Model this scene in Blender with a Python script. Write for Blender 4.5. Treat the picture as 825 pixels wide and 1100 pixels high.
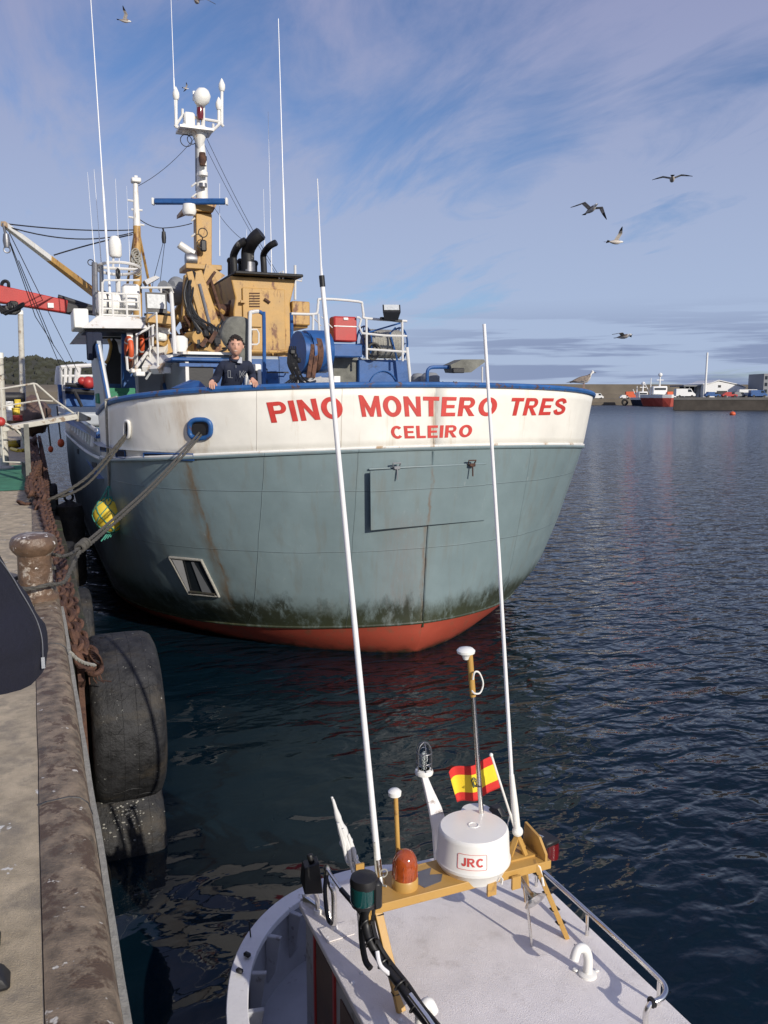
import bpy, bmesh, math, random
from mathutils import Vector, Matrix, noise
R = math.radians
random.seed(7)
for o in list(bpy.data.objects): bpy.data.objects.remove(o)
scn = bpy.context.scene
COL = scn.collection

# ------------------------------------------------------------------ camera, sky, sun, exposure
F = 890.0; YAW = R(23.0); PITCH = R(8.0); CH = 4.1
camd = bpy.data.cameras.new('camera'); cam = bpy.data.objects.new('camera', camd); COL.objects.link(cam)
cam.location = (0, 0, CH); cam.rotation_euler = (R(90) - PITCH, 0, -YAW)
camd.sensor_fit = 'VERTICAL'; camd.sensor_height = 36; camd.lens = 36 * F / 1100
camd.clip_start = .05; camd.clip_end = 6000
scn.camera = cam
SUN_AZ = R(163); SUN_EL = R(23)      # azimuth clockwise from +Y
sd = bpy.data.lights.new('sun', 'SUN'); sd.energy = 4.2; sd.angle = R(.55); sd.color = (1, .93, .82)
so = bpy.data.objects.new('sun', sd); COL.objects.link(so)
sv = Vector((math.sin(SUN_AZ) * math.cos(SUN_EL), math.cos(SUN_AZ) * math.cos(SUN_EL), math.sin(SUN_EL)))
so.rotation_euler = sv.to_track_quat('Z', 'Y').to_euler(); so.location = sv * 60
w = bpy.data.worlds.new('World'); scn.world = w; w.use_nodes = True
nt = w.node_tree; N = nt.nodes; LK = nt.links
N.clear()
def wn(t, **k):
    n = N.new(t)
    for a, b in k.items(): setattr(n, a, b)
    return n
def wmath(op, a, b=None, c=None):
    n = N.new('ShaderNodeMath'); n.operation = op
    for i, v in enumerate((a, b, c)):
        if v is None: continue
        if isinstance(v, (int, float)): n.inputs[i].default_value = v
        else: LK.new(v, n.inputs[i])
    return n.outputs[0]
def wramp(v, a, b, lo=0., hi=1.):
    n = N.new('ShaderNodeMapRange'); n.interpolation_type = 'SMOOTHSTEP'
    LK.new(v, n.inputs[0]); n.inputs[1].default_value = a; n.inputs[2].default_value = b
    n.inputs[3].default_value = lo; n.inputs[4].default_value = hi
    return n.outputs[0]
sky = wn('ShaderNodeTexSky', sky_type='NISHITA', sun_disc=False, sun_elevation=SUN_EL, sun_rotation=SUN_AZ,
         air_density=1.0, dust_density=.6, ozone_density=3.2)
tc = wn('ShaderNodeTexCoord'); sep = wn('ShaderNodeSeparateXYZ'); LK.new(tc.outputs['Generated'], sep.inputs[0])
zz = wmath('ADD', wmath('MAXIMUM', sep.outputs[2], 0.0), .10)
cx = wmath('DIVIDE', sep.outputs[0], zz); cy = wmath('DIVIDE', sep.outputs[1], zz)
cmb = wn('ShaderNodeCombineXYZ'); LK.new(cx, cmb.inputs[0]); LK.new(cy, cmb.inputs[1])
def wnoise(vec, scale, detail, rough, mp=(1, 1, 1), rot=0, dist=0., off=(0, 0, 0)):
    m = wn('ShaderNodeMapping'); LK.new(vec, m.inputs[0]); m.inputs['Scale'].default_value = mp
    m.inputs['Rotation'].default_value = (0, 0, rot); m.inputs['Location'].default_value = off
    n = wn('ShaderNodeTexNoise'); LK.new(m.outputs[0], n.inputs[0]); n.inputs['Scale'].default_value = scale
    n.inputs['Detail'].default_value = detail; n.inputs['Roughness'].default_value = rough
    n.inputs['Distortion'].default_value = dist
    return n.outputs[0]
n1 = wnoise(cmb.outputs[0], .80, 9, .56, (1, .60, 1), R(62), .5, (2.2, .4, 0))
n2 = wnoise(cmb.outputs[0], 2.6, 9, .62, (1, .32, 1), R(70), .9, (4, 2, 0))
n3 = wnoise(cmb.outputs[0], .34, 2, .5, (1, .8, 1), 0, 0, (0.3, 5.2, 0))
cir = wmath('ADD', wmath('MULTIPLY', n1, .50), wmath('MULTIPLY', n2, .50))
cir = wramp(wmath('ADD', cir, wmath('MULTIPLY', wmath('SUBTRACT', n3, .5), .9)), .30, .53, .08, .95)
low = wramp(sep.outputs[2], .0, .36, .62, .0)        # thicker veil towards the horizon
low = wmath('MULTIPLY', low, wramp(wmath('ADD', wmath('MULTIPLY', n1, .5), wmath('MULTIPLY', n2, .5)), .40, .60, .55, 1.2))
cf = wmath('MINIMUM', wmath('ADD', cir, low), .92)
mixc = wn('ShaderNodeMix', data_type='RGBA'); LK.new(cf, mixc.inputs['Factor'])
tint = wn('ShaderNodeMix', data_type='RGBA', blend_type='MULTIPLY'); tint.inputs['Factor'].default_value = 1
LK.new(sky.outputs[0], tint.inputs['A']); tint.inputs['B'].default_value = (.66, .78, .98, 1)
LK.new(tint.outputs['Result'], mixc.inputs['A'])
cc = wn('ShaderNodeMix', data_type='RGBA'); LK.new(wramp(sep.outputs[2], .05, .5), cc.inputs['Factor'])
cc.inputs['A'].default_value = (3.5, 4.25, 5.9, 1); cc.inputs['B'].default_value = (2.5, 2.7, 4.4, 1)
LK.new(cc.outputs['Result'], mixc.inputs['B'])
# low slate-grey stratus bands above the horizon
ang = wmath('ARCTAN2', sep.outputs[0], sep.outputs[1])
cb = wn('ShaderNodeCombineXYZ'); LK.new(wmath('MULTIPLY', ang, 2.6), cb.inputs[0]); LK.new(wmath('MULTIPLY', sep.outputs[2], 24), cb.inputs[1])
nb = wnoise(cb.outputs[0], 1.6, 7, .58, (.8, 1.5, 1), 0, .2, (3.3, .6, 0))
band = wmath('MULTIPLY', wramp(nb, .45, .55), wmath('MULTIPLY', wramp(sep.outputs[2], .115, .05), wramp(ang, .25, .6)))
mixb = wn('ShaderNodeMix', data_type='RGBA'); LK.new(wmath('MULTIPLY', band, .75), mixb.inputs['Factor'])
LK.new(mixc.outputs['Result'], mixb.inputs['A']); mixb.inputs['B'].default_value = (1.75, 2.2, 3.6, 1)
bg = wn('ShaderNodeBackground'); LK.new(mixb.outputs['Result'], bg.inputs[0]); bg.inputs[1].default_value = .118
out = wn('ShaderNodeOutputWorld'); LK.new(bg.outputs[0], out.inputs[0])
scn.view_settings.view_transform = 'Standard'; scn.view_settings.look = 'None'
scn.view_settings.gamma = 1; scn.view_settings.use_curve_mapping = False; scn.view_settings.exposure = 0.0

# ------------------------------------------------------------------ picture-to-place helpers (measuring only)
_f = Vector((math.sin(YAW) * math.cos(PITCH), math.cos(YAW) * math.cos(PITCH), -math.sin(PITCH)))
_r = Vector((math.cos(YAW), -math.sin(YAW), 0)); _u = _r.cross(_f)
CP = Vector((0, 0, CH))
def ray(x, y): return _f + _r * ((x - 412.5) / F) - _u * ((y - 550) / F)
def ax_(x, y, i, v):
    d = ray(x, y); return CP + d * ((v - CP[i]) / d[i])
def A(x, y, Y): return ax_(x, y, 1, Y)
def AZ(x, y, z): return ax_(x, y, 2, z)
def AX(x, y, X): return ax_(x, y, 0, X)

# ------------------------------------------------------------------ materials
def nodes(m): m.use_nodes = True; return m.node_tree.nodes, m.node_tree.links
def lin(c): return (c[0], c[1], c[2], 1)
def M(name, col, rough=.55, metal=0., var=.18, scale=4., bump=.15, bscale=30., stain=None, stain_amt=0., stain_scale=2.5,
      stretch=(1, 1, 1), trans=0., emit=None, coat=0., stain_edge=.06, spec=.5, ior=None, speck=None, speck_t=.7, speck_scale=12):
    m = bpy.data.materials.new(name); n, l = nodes(m); p = n['Principled BSDF']
    p.inputs['Roughness'].default_value = rough; p.inputs['Metallic'].default_value = metal
    p.inputs['Coat Weight'].default_value = coat; p.inputs['Specular IOR Level'].default_value = spec
    if trans: p.inputs['Transmission Weight'].default_value = trans
    if ior: p.inputs['IOR'].default_value = ior
    if emit: p.inputs['Emission Color'].default_value = lin(emit); p.inputs['Emission Strength'].default_value = 1
    t = n.new('ShaderNodeTexCoord')
    def noi(sc, det=6, ro=.6, st=(1, 1, 1), off=0):
        mp = n.new('ShaderNodeMapping'); l.new(t.outputs['Object'], mp.inputs[0]); mp.inputs['Scale'].default_value = st
        mp.inputs['Location'].default_value = (off, off, off)
        q = n.new('ShaderNodeTexNoise'); l.new(mp.outputs[0], q.inputs[0]); q.inputs['Scale'].default_value = sc
        q.inputs['Detail'].default_value = det; q.inputs['Roughness'].default_value = ro
        return q.outputs[0]
    def mix(f, a, b):
        x = n.new('ShaderNodeMix'); x.data_type = 'RGBA'
        if hasattr(f, 'links') or hasattr(f, 'is_linked'): l.new(f, x.inputs['Factor'])
        else: x.inputs['Factor'].default_value = f
        for k, v in (('A', a), ('B', b)):
            if isinstance(v, tuple): x.inputs[k].default_value = lin(v)
            else: l.new(v, x.inputs[k])
        return x.outputs['Result']
    def rng(v, a, b, lo=0., hi=1.):
        x = n.new('ShaderNodeMapRange'); l.new(v, x.inputs[0])
        for i, q in enumerate((a, b, lo, hi)): x.inputs[i + 1].default_value = q
        return x.outputs[0]
    def mth(op, a, b=None):
        x = n.new('ShaderNodeMath'); x.operation = op
        for i, v in enumerate((a, b)):
            if v is None: continue
            if isinstance(v, (int, float)): x.inputs[i].default_value = v
            else: l.new(v, x.inputs[i])
        return x.outputs[0]
    m['api'] = 1
    lo = tuple(c * (1 - var) for c in col); hi = tuple(min(1, c * (1 + var)) for c in col)
    base = noi(scale, 7, .62)
    c = mix(rng(base, .3, .7), lo, hi)
    if stain:
        s = rng(noi(stain_scale, 9, .68, stretch, 3.1), .62 - stain_amt * .3, .62 - stain_amt * .3 + stain_edge)
        c = mix(s, c, stain)
    if speck:
        s = rng(noi(speck_scale, 3, .6, (1, 1, 1), 9.), speck_t, speck_t + .03)
        c = mix(s, c, speck)
    l.new(c, p.inputs['Base Color'])
    if bump:
        b = n.new('ShaderNodeBump'); b.inputs['Strength'].default_value = bump; b.inputs['Distance'].default_value = .02
        l.new(noi(bscale, 6, .65, (1, 1, 1), 5.), b.inputs['Height']); l.new(b.outputs[0], p.inputs['Normal'])
        l.new(rng(base, .25, .75, max(.02, rough - .08), min(1, rough + .1)), p.inputs['Roughness'])
    return m, (n, l, p, noi, mix, rng, mth, c, t)
RUST = (.15, .055, .022)
mt = {}
def mk(name, *a, **k): mt[name] = M(name, *a, **k)[0]
mk('dirtywhite', (.50, .48, .42), .6, var=.15, scale=8, bump=.1, stain=(.25, .18, .12), stain_amt=.2, stain_scale=6)
mk('white', (.74, .73, .69), .4, var=.08, bump=.08, stain=(.40, .28, .17), stain_amt=.17, stretch=(1, 1, .25))
mk('whitepipe', (.66, .65, .62), .35, var=.05, bump=0)
mk('whip', (.80, .80, .80), .4, var=.03, bump=0)
mk('yellow', (.46, .275, .085), .5, var=.16, bump=.12, stain=RUST, stain_amt=.24, stain_scale=3, stretch=(1, 1, .4))
mk('yellow_clean', (.48, .28, .075), .42, var=.08, bump=.06, stain=(.30, .17, .06), stain_amt=.08, stain_scale=9)
mk('blue', (.018, .085, .26), .42, var=.2, bump=.08, stain=(.01, .04, .12), stain_amt=.15)
mk('bluetrim', (.022, .10, .29), .42, var=.2, bump=.1, stain=(.10, .06, .05), stain_amt=.22, stain_scale=5)
mk('grey', (.36, .39, .42), .5, var=.1, bump=.08, stain=(.20, .13, .08), stain_amt=.08, stretch=(1, 1, .2))
mk('black', (.012, .012, .013), .45, var=.3, bump=.05)
mk('soot', (.010, .010, .011), .6, var=.4, bump=.2, stain=(.18, .17, .15), stain_amt=.06)
mk('dark', (.018, .018, .02), .5, var=.4, bump=.1)
mk('rust', (.105, .05, .03), .8, var=.4, bump=.6, bscale=40, stain=(.06, .028, .02), stain_amt=.4, stain_scale=8)
mk('steel', (.78, .76, .72), .24, 1., var=.08, bump=.02, bscale=8)
mk('steel_dull', (.25, .25, .26), .45, .8, var=.15, bump=.1)
mk('red', (.42, .035, .03), .45, var=.12, bump=.06)
mk('farred', (.36, .05, .03), .6, var=.2, scale=.6, bump=0)
mk('orange', (.62, .10, .03), .5, var=.12, bump=.05)
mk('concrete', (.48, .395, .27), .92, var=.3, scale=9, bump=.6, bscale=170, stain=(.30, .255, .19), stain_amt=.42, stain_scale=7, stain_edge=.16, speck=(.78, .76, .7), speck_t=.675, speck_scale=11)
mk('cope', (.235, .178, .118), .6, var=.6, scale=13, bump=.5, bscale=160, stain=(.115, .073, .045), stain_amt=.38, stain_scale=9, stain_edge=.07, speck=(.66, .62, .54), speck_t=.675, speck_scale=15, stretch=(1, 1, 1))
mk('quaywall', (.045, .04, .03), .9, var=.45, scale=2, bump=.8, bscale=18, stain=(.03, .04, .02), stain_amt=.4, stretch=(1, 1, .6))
mk('rubber', (.024, .024, .025), .55, var=.7, scale=7, bump=.7, bscale=26, spec=.3, stain=(.075, .060, .040), stain_amt=.42, stain_scale=3.2, stain_edge=.25, speck=(.34, .34, .31), speck_t=.70, speck_scale=34, stretch=(.4, 1, 1))
mk('rope', (.085, .08, .07), .9, var=.3, scale=30, bump=.6, bscale=120)
mk('rope_light', (.34, .33, .29), .9, var=.25, scale=30, bump=.5, bscale=120)
mk('net', (.05, .25, .19), .8, var=.3, scale=20, bump=.3)
mk('buoy', (.75, .55, .05), .45, var=.1, bump=.1, stain=(.6, .42, .05), stain_amt=.1, stain_scale=6)
mk('tarp', (.15, .15, .13), .85, var=.35, scale=5, bump=1., bscale=5)
mk('greenmat', (.05, .21, .12), .9, var=.25, bump=.4, bscale=60)
mk('glass_dark', (.02, .025, .03), .08, var=.1, bump=0)
mk('lens', (.55, .57, .56), .15, var=.2, bump=0, scale=20)
mk('amber', (.33, .06, .012), .12, var=.3, scale=25, bump=0, coat=.6)
mk('greenlens', (.004, .05, .05), .12, var=.2, bump=0, coat=.5)
mk('redlens', (.13, .008, .01), .12, var=.2, bump=0, coat=.5)
mk('plastic', (.80, .79, .74), .35, var=.03, bump=.02)
mk('navy', (.012, .017, .038), .85, var=.25, bump=.3, bscale=60)
mk('navy_jacket', (.0065, .0075, .019), .9, var=.3, bump=.4, bscale=90)
mk('trousers', (.05, .035, .035), .9, var=.2, bump=.3)
mk('skin', (.58, .32, .22), .5, var=.12, scale=14, bump=.1)
mk('hair', (.022, .016, .013), .7, var=.4, scale=40, bump=.6, bscale=90)
mk('letters', (.55, .045, .035), .5, var=.12, scale=8, bump=.05)
mk('letters_logo', (.60, .08, .07), .5, var=.03, bump=0)
mk('roof', (.80, .755, .73), .65, var=.08, scale=5, bump=.4, bscale=170, stain=(.56, .51, .47), stain_amt=.22, stain_scale=7, stain_edge=.25, speck=(.90, .88, .86), speck_t=.70, speck_scale=60)
mk('boatwhite', (.78, .77, .78), .5, var=.07, bump=.1, stain=(.30, .24, .2), stain_amt=.07, stain_scale=7)
mk('boatgrey', (.38, .39, .42), .55, var=.1, bump=.15, stain=(.2, .19, .19), stain_amt=.15, stain_scale=6)
mk('wood', (.12, .075, .055), .6, var=.25, bump=.2)
mk('flagred', (.62, .03, .025), .8, var=.06, bump=.1); mk('flagyellow', (.85, .62, .03), .8, var=.06, bump=.1)
mk('cloth', (.68, .68, .66), .85, var=.1, bump=.2); mk('crest', (.10, .12, .07), .8, bump=0)
mk('sandwall', (.135, .115, .09), .95, var=.25, scale=.08, bump=0, stain=(.12, .10, .08), stain_amt=.3, stain_scale=.12, stain_edge=.2)
mk('rockdark', (.055, .047, .04), .95, var=.4, scale=.3, bump=0)
mk('asphalt', (.12, .115, .11), .9, var=.2, scale=.5, bump=0)
mk('greybld', (.22, .23, .24), .7, var=.1, scale=.2, bump=0)
mk('farwhite', (.75, .75, .73), .6, var=.05, scale=.3, bump=0)
mk('trees', (.040, .042, .028), .95, var=.5, scale=.03, bump=0)
mk('hillground', (.05, .05, .035), .95, var=.4, scale=.02, bump=0)
mk('feather_brown', (.20, .16, .13), .8, var=.55, scale=28, bump=.2)
mk('feather_dark', (.035, .03, .028), .8, var=.4, scale=20, bump=.1)
mk('feather_pale', (.55, .50, .45), .8, var=.25, scale=26, bump=.2)
mk('feather_white', (.72, .70, .66), .8, var=.1, scale=20, bump=.1)
mk('beak', (.05, .04, .035), .5, bump=0); mk('leg_pink', (.35, .22, .18), .6, bump=0)

# hull paints: plate seams, rust runs and weed are laid down by position on the plating
def hull_mat(name, col, kind):
    m, (n, l, p, noi, mix, rng, mth, c, t) = M(name, col, .42, var=.07, scale=1.6, bump=.05, bscale=3)
    p.inputs['Coat Weight'].default_value = .12; p.inputs['Coat Roughness'].default_value = .25
    sp = n.new('ShaderNodeSeparateXYZ'); l.new(t.outputs['Object'], sp.inputs[0])
    X, Y, Z = sp.outputs; X = mth('ADD', X, 5.5); Y = mth('ADD', Y, 22.0)
    wob = mth('MULTIPLY', mth('SUBTRACT', noi(.8, 3), .5), .05)
    seam = None
    def line(v, v0, wd=.007):
        return rng(mth('ABSOLUTE', mth('SUBTRACT', mth('ADD', v, wob), v0)), wd, 0, 0, 1)
    def stainband(x0, k, z1, wd, nz):   # run of rust below z1, drifting with k
        d = mth('SUBTRACT', X, mth('ADD', x0, mth('MULTIPLY', mth('SUBTRACT', z1, Z), k)))
        d = mth('ADD', d, mth('MULTIPLY', mth('SUBTRACT', noi(2.2, 4), .5), .25))
        f = rng(mth('ABSOLUTE', d), wd, wd * .15, 0, 1)
        f = mth('MULTIPLY', f, rng(Z, z1, z1 - .15, 0, 1))
        return mth('MULTIPLY', f, rng(noi(nz, 6, .7, (3, 3, .25)), .33, .62, 0, 1))
    if kind == 'topsides':
        for z0 in (2.72, 1.78): 
            s = line(Z, z0); seam = s if seam is None else mth('MAXIMUM', seam, s)
        for x0 in (3.05, 3.0 + 1.35, 7.4): seam = mth('MAXIMUM', seam, line(X, x0))
        for y0 in (15.2, 17.5, 20): seam = mth('MAXIMUM', seam, mth('MULTIPLY', line(Y, y0, .01), rng(X, 2., 1.9, 0, 1)))
        c = mix(mth('MULTIPLY', rng(noi(.55, 4, .6, (1, 1, .5), 8.), .45, .7), .45), c, tuple(q * .72 for q in col))
        c = mix(mth('MULTIPLY', rng(noi(2.5, 6, .6, (2.5, 2.5, .12), 2.), .52, .7), .35), c, (.16, .15, .12))
        c = mix(mth('MULTIPLY', stainband(2.0, .31, 3.2, .13, 2.), .6), c, (.155, .10, .045))
        c = mix(mth('MULTIPLY', stainband(2.04, .31, 3.2, .035, 5.), .85), c, (.17, .10, .04))
        c = mix(mth('MULTIPLY', stainband(5.48, -.02, 3.1, .04, 5.), .7), c, (.17, .09, .04))
        c = mix(mth('MULTIPLY', stainband(5.1, .0, 2.4, .5, 8.), .25), c, (.22, .12, .09))
        # weed and grime above the boot top
        wz = mth('ADD', Z, mth('MULTIPLY', noi(1.7, 9, .75, (1, 1, .5), 4.), -1.25))
        g = mth('MULTIPLY', rng(wz, .38, .10, 0, 1), rng(noi(7, 8, .75, (1, 1, .35)), .36, .50, 0, 1))
        c = mix(mth('MULTIPLY', g, .93), c, (.018, .02, .012))
        g2 = rng(mth('ADD', Z, mth('MULTIPLY', noi(1.2, 5, .6), -.6)), .72, .15, 0, 1)
        c = mix(mth('MULTIPLY', g2, .65), c, (.06, .07, .03))
        sc = mth('MULTIPLY', rng(noi(14, 8, .8, (1, 1, .3), 6.), .60, .66, 0, 1), rng(noi(.7, 3, .5), .45, .6, 0, 1)); c = mix(mth('MULTIPLY', sc, .5), c, (.30, .34, .34))
    elif kind == 'bulwark':
        seam = line(X, 5.5, .012)
        for x0 in (2.95, 4.1): seam = mth('MAXIMUM', seam, line(X, x0, .006))
        c = mix(mth('MULTIPLY', rng(noi(2.2, 8, .7, (2.5, 2.5, .12), 2.), .58, .72), .45), c, (.46, .33, .18))
        c = mix(mth('MULTIPLY', stainband(2.0, .15, 4.15, .22, 2.), .5), c, (.42, .27, .13))
        c = mix(mth('MULTIPLY', stainband(5.5, .0, 4.15, .05, 5.), .7), c, (.42, .27, .13))
    elif kind == 'bottom':
        c = mix(rng(mth('ADD', Z, mth('MULTIPLY', noi(2.2, 8, .7, (1, 1, .4)), .55)), .42, .22, 0, .9), c, (.07, .03, .022))
        c = mix(rng(mth('ADD', Z, mth('MULTIPLY', noi(6, 8, .7, (1, 1, .4)), .3)), .22, .14, 0, .9), c, (.02, .022, .012))
        c = mix(mth('MULTIPLY', rng(noi(5, 8, .7, (1, 1, .3)), .55, .66), .5), c, (.14, .12, .07))
    if seam is not None:
        c = mix(mth('MULTIPLY', seam, .45), c, tuple(q * .45 for q in col) if kind != 'bulwark' else (.5, .40, .28))
        b = n.new('ShaderNodeBump'); b.inputs['Strength'].default_value = .6; b.inputs['Distance'].default_value = .012
        hh = mth('ADD', mth('ADD', seam, mth('MULTIPLY', noi(1.1, 3, .5), 3.6)), mth('MULTIPLY', noi(3.2, 2, .5), .5)); l.new(hh, b.inputs['Height']); l.new(b.outputs[0], p.inputs['Normal'])
    l.new(c, p.inputs['Base Color'])
    return m
mt['h_top'] = hull_mat('topside_paint', (.185, .246, .258), 'topsides')
mt['h_bul'] = hull_mat('bulwark_paint', (.80, .775, .70), 'bulwark')
mt['h_bot'] = hull_mat('bottom_paint', (.40, .075, .045), 'bottom')
mt['h_aft'] = hull_mat('aft_bulwark_paint', (.36, .38, .39), 'aft')

# ------------------------------------------------------------------ mesh helpers
def tag(o, label=None, cat=None, group=None, kind=None):
    if label: o['label'] = label
    if cat: o['category'] = cat
    if group: o['group'] = group
    if kind: o['kind'] = kind
    return o
def root_of(o):
    while o.parent: o = o.parent
    return o
class MB:
    def __init__(s): s.v = []; s.f = []; s.m = []; s.cur = 0
    def add(s, vs, fs):
        k = len(s.v); s.v += [Vector(v) for v in vs]
        s.f += [tuple(i + k for i in f) for f in fs]; s.m += [s.cur] * len(fs); return s
    def frame(s, a, b, up=None):
        d = (Vector(b) - Vector(a)).normalized()
        u = Vector(up) if up else (Vector((0, 0, 1)) if abs(d.z) < .95 else Vector((0, 1, 0)))
        x = d.cross(u).normalized(); return d, x, x.cross(d).normalized()
    def box(s, c, size, rz=0, bev=0.):
        c = Vector(c); hx, hy, hz = [q / 2 for q in size]; m = Matrix.Rotation(rz, 3, 'Z')
        if bev:
            b = min(bev, hx * .9, hy * .9, hz * .9); vs = []
            for sx in (-1, 1):
                for sy in (-1, 1):
                    for sz in (-1, 1):
                        vs += [(sx * (hx - b), sy * (hy - b), sz * hz), (sx * (hx - b), sy * hy, sz * (hz - b)), (sx * hx, sy * (hy - b), sz * (hz - b))]
            bm = bmesh.new(); [bm.verts.new(v) for v in vs]; bmesh.ops.convex_hull(bm, input=bm.verts)
            bm.verts.index_update()
            s.add([c + m @ v.co for v in bm.verts], [tuple(v.index for v in f.verts) for f in bm.faces]); bm.free(); return s
        vs = [c + m @ Vector((x * hx, y * hy, z * hz)) for x in (-1, 1) for y in (-1, 1) for z in (-1, 1)]
        return s.add(vs, [(0, 1, 3, 2), (4, 6, 7, 5), (0, 4, 5, 1), (2, 3, 7, 6), (0, 2, 6, 4), (1, 5, 7, 3)])
    def hull(s, pts):
        bm = bmesh.new(); [bm.verts.new(v) for v in pts]; r = bmesh.ops.convex_hull(bm, input=bm.verts)
        bmesh.ops.delete(bm, geom=[v for v in bm.verts if not v.link_faces], context='VERTS'); bm.verts.index_update()
        s.add([v.co.copy() for v in bm.verts], [tuple(v.index for v in f.verts) for f in bm.faces]); bm.free(); return s
    def bar(s, a, b, w, h=None, w2=None, h2=None, up=None):
        h = h or w; w2 = w2 or w; h2 = h2 or (h if w2 == w else h * w2 / w); a = Vector(a); b = Vector(b); d, x, z = s.frame(a, b, up)
        vs = [a + x * (i * w / 2) + z * (j * h / 2) for i, j in ((-1, -1), (1, -1), (1, 1), (-1, 1))] + \
             [b + x * (i * w2 / 2) + z * (j * h2 / 2) for i, j in ((-1, -1), (1, -1), (1, 1), (-1, 1))]
        return s.add(vs, [(3, 2, 1, 0), (4, 5, 6, 7), (0, 1, 5, 4), (1, 2, 6, 5), (2, 3, 7, 6), (3, 0, 4, 7)])
    def tube(s, pts, r, seg=8, r2=None, cap=True, smooth_pts=0):
        P = [Vector(p) for p in pts]
        if smooth_pts: P = catmull(P, smooth_pts)
        n = len(P); rr = [r + ((r2 if r2 is not None else r) - r) * i / (n - 1) for i in range(n)] if not isinstance(r, (list, tuple)) else r
        d0 = (P[1] - P[0]).normalized(); u = Vector((0, 0, 1)) if abs(d0.z) < .9 else Vector((1, 0, 0))
        x = d0.cross(u).normalized(); vs = []
        for i in range(n):
            d = (P[min(i + 1, n - 1)] - P[max(i - 1, 0)]).normalized()
            x = (x - d * x.dot(d)).normalized(); y = d.cross(x)
            vs += [P[i] + (x * math.cos(2 * math.pi * k / seg) + y * math.sin(2 * math.pi * k / seg)) * rr[i] for k in range(seg)]
        fs = [(i * seg + k, i * seg + (k + 1) % seg, (i + 1) * seg + (k + 1) % seg, (i + 1) * seg + k) for i in range(n - 1) for k in range(seg)]
        if cap: fs += [tuple(range(seg))[::-1], tuple((n - 1) * seg + k for k in range(seg))]
        return s.add(vs, fs)
    def lathe(s, prof, c, seg=24, axis=(0, 0, 1), cap=True):
        c = Vector(c); z = Vector(axis).normalized(); u = Vector((1, 0, 0)) if abs(z.x) < .9 else Vector((0, 1, 0))
        x = (u - z * u.dot(z)).normalized(); y = z.cross(x); vs = []
        for r, h in prof: vs += [c + z * h + (x * math.cos(2 * math.pi * k / seg) + y * math.sin(2 * math.pi * k / seg)) * max(r, .0005) for k in range(seg)]
        n = len(prof); fs = [(i * seg + k, i * seg + (k + 1) % seg, (i + 1) * seg + (k + 1) % seg, (i + 1) * seg + k) for i in range(n - 1) for k in range(seg)]
        if cap: fs += [tuple(range(seg))[::-1], tuple((n - 1) * seg + k for k in range(seg))]
        return s.add(vs, fs)
    def ball(s, c, r, sc=(1, 1, 1), seg=16, rings=9):
        return s.lathe([(math.sin(math.pi * i / rings) * r * sc[0], -math.cos(math.pi * i / rings) * r * sc[2]) for i in range(rings + 1)], c, seg)
    def torus(s, c, r, t, axis=(0, 0, 1), seg=24, ts=8, sx=1., up=None):
        c = Vector(c); z = Vector(axis).normalized(); u = Vector(up) if up else (Vector((1, 0, 0)) if abs(z.x) < .9 else Vector((0, 1, 0)))
        x = (u - z * u.dot(z)).normalized(); y = z.cross(x); vs = []
        for i in range(seg):
            a = 2 * math.pi * i / seg; e = x * math.cos(a) * sx + y * math.sin(a); en = (x * math.cos(a) + y * math.sin(a) * sx).normalized()
            for k in range(ts):
                b = 2 * math.pi * k / ts; vs.append(c + e * r + en * (t * math.cos(b)) + z * (t * math.sin(b)))
        fs = [(i * ts + k, ((i + 1) % seg) * ts + k, ((i + 1) % seg) * ts + (k + 1) % ts, i * ts + (k + 1) % ts) for i in range(seg) for k in range(ts)]
        return s.add(vs, fs)
    def slab(s, pts, off):     # polygon extruded by off
        off = Vector(off); n = len(pts); vs = [Vector(p) for p in pts] + [Vector(p) + off for p in pts]
        return s.add(vs, [tuple(range(n))[::-1], tuple(range(n, 2 * n))] + [(i, (i + 1) % n, n + (i + 1) % n, n + i) for i in range(n)])
    def build(s, name, mat, parent=None, smooth=None, loc=None, bevel=0.):
        me = bpy.data.meshes.new(name); o = bpy.data.objects.new(name, me); COL.objects.link(o)
        if parent: org = root_of(parent).location.copy(); o.parent = parent
        else:
            if loc is None:
                lo = Vector([min(v[i] for v in s.v) for i in range(3)]); hi = Vector([max(v[i] for v in s.v) for i in range(3)])
                loc = Vector(((lo.x + hi.x) / 2, (lo.y + hi.y) / 2, lo.z))
            org = Vector(loc); o.location = org
        me.from_pydata([v - org for v in s.v], [], s.f)
        mats = mat if isinstance(mat, (list, tuple)) else [mat]
        for q in mats: me.materials.append(mt[q] if isinstance(q, str) else q)
        for i, pl in enumerate(me.polygons): pl.material_index = s.m[i]
        bm = bmesh.new(); bm.from_mesh(me); bmesh.ops.recalc_face_normals(bm, faces=bm.faces); bm.to_mesh(me); bm.free()
        if smooth is None: smooth = True
        if smooth:
            for pl in me.polygons: pl.use_smooth = True
            me.set_sharp_from_angle(angle=R(38))
        if bevel:
            b = o.modifiers.new('bevel', 'BEVEL'); b.width = bevel; b.segments = 2; b.limit_method = 'ANGLE'
        return o
def catmull(P, n):
    out = []
    for i in range(len(P) - 1):
        a, b, c, d = P[max(i - 1, 0)], P[i], P[i + 1], P[min(i + 2, len(P) - 1)]
        for k in range(n):
            t = k / n
            out.append(.5 * ((2 * b) + (c - a) * t + (2 * a - 5 * b + 4 * c - d) * t * t + (3 * b - a - 3 * c + d) * t ** 3))
    out.append(P[-1]); return out
def empty(name, loc, label, cat, group=None):
    o = bpy.data.objects.new(name, None); COL.objects.link(o); o.location = loc; o.empty_display_size = .2
    return tag(o, label, cat, group)
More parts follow.
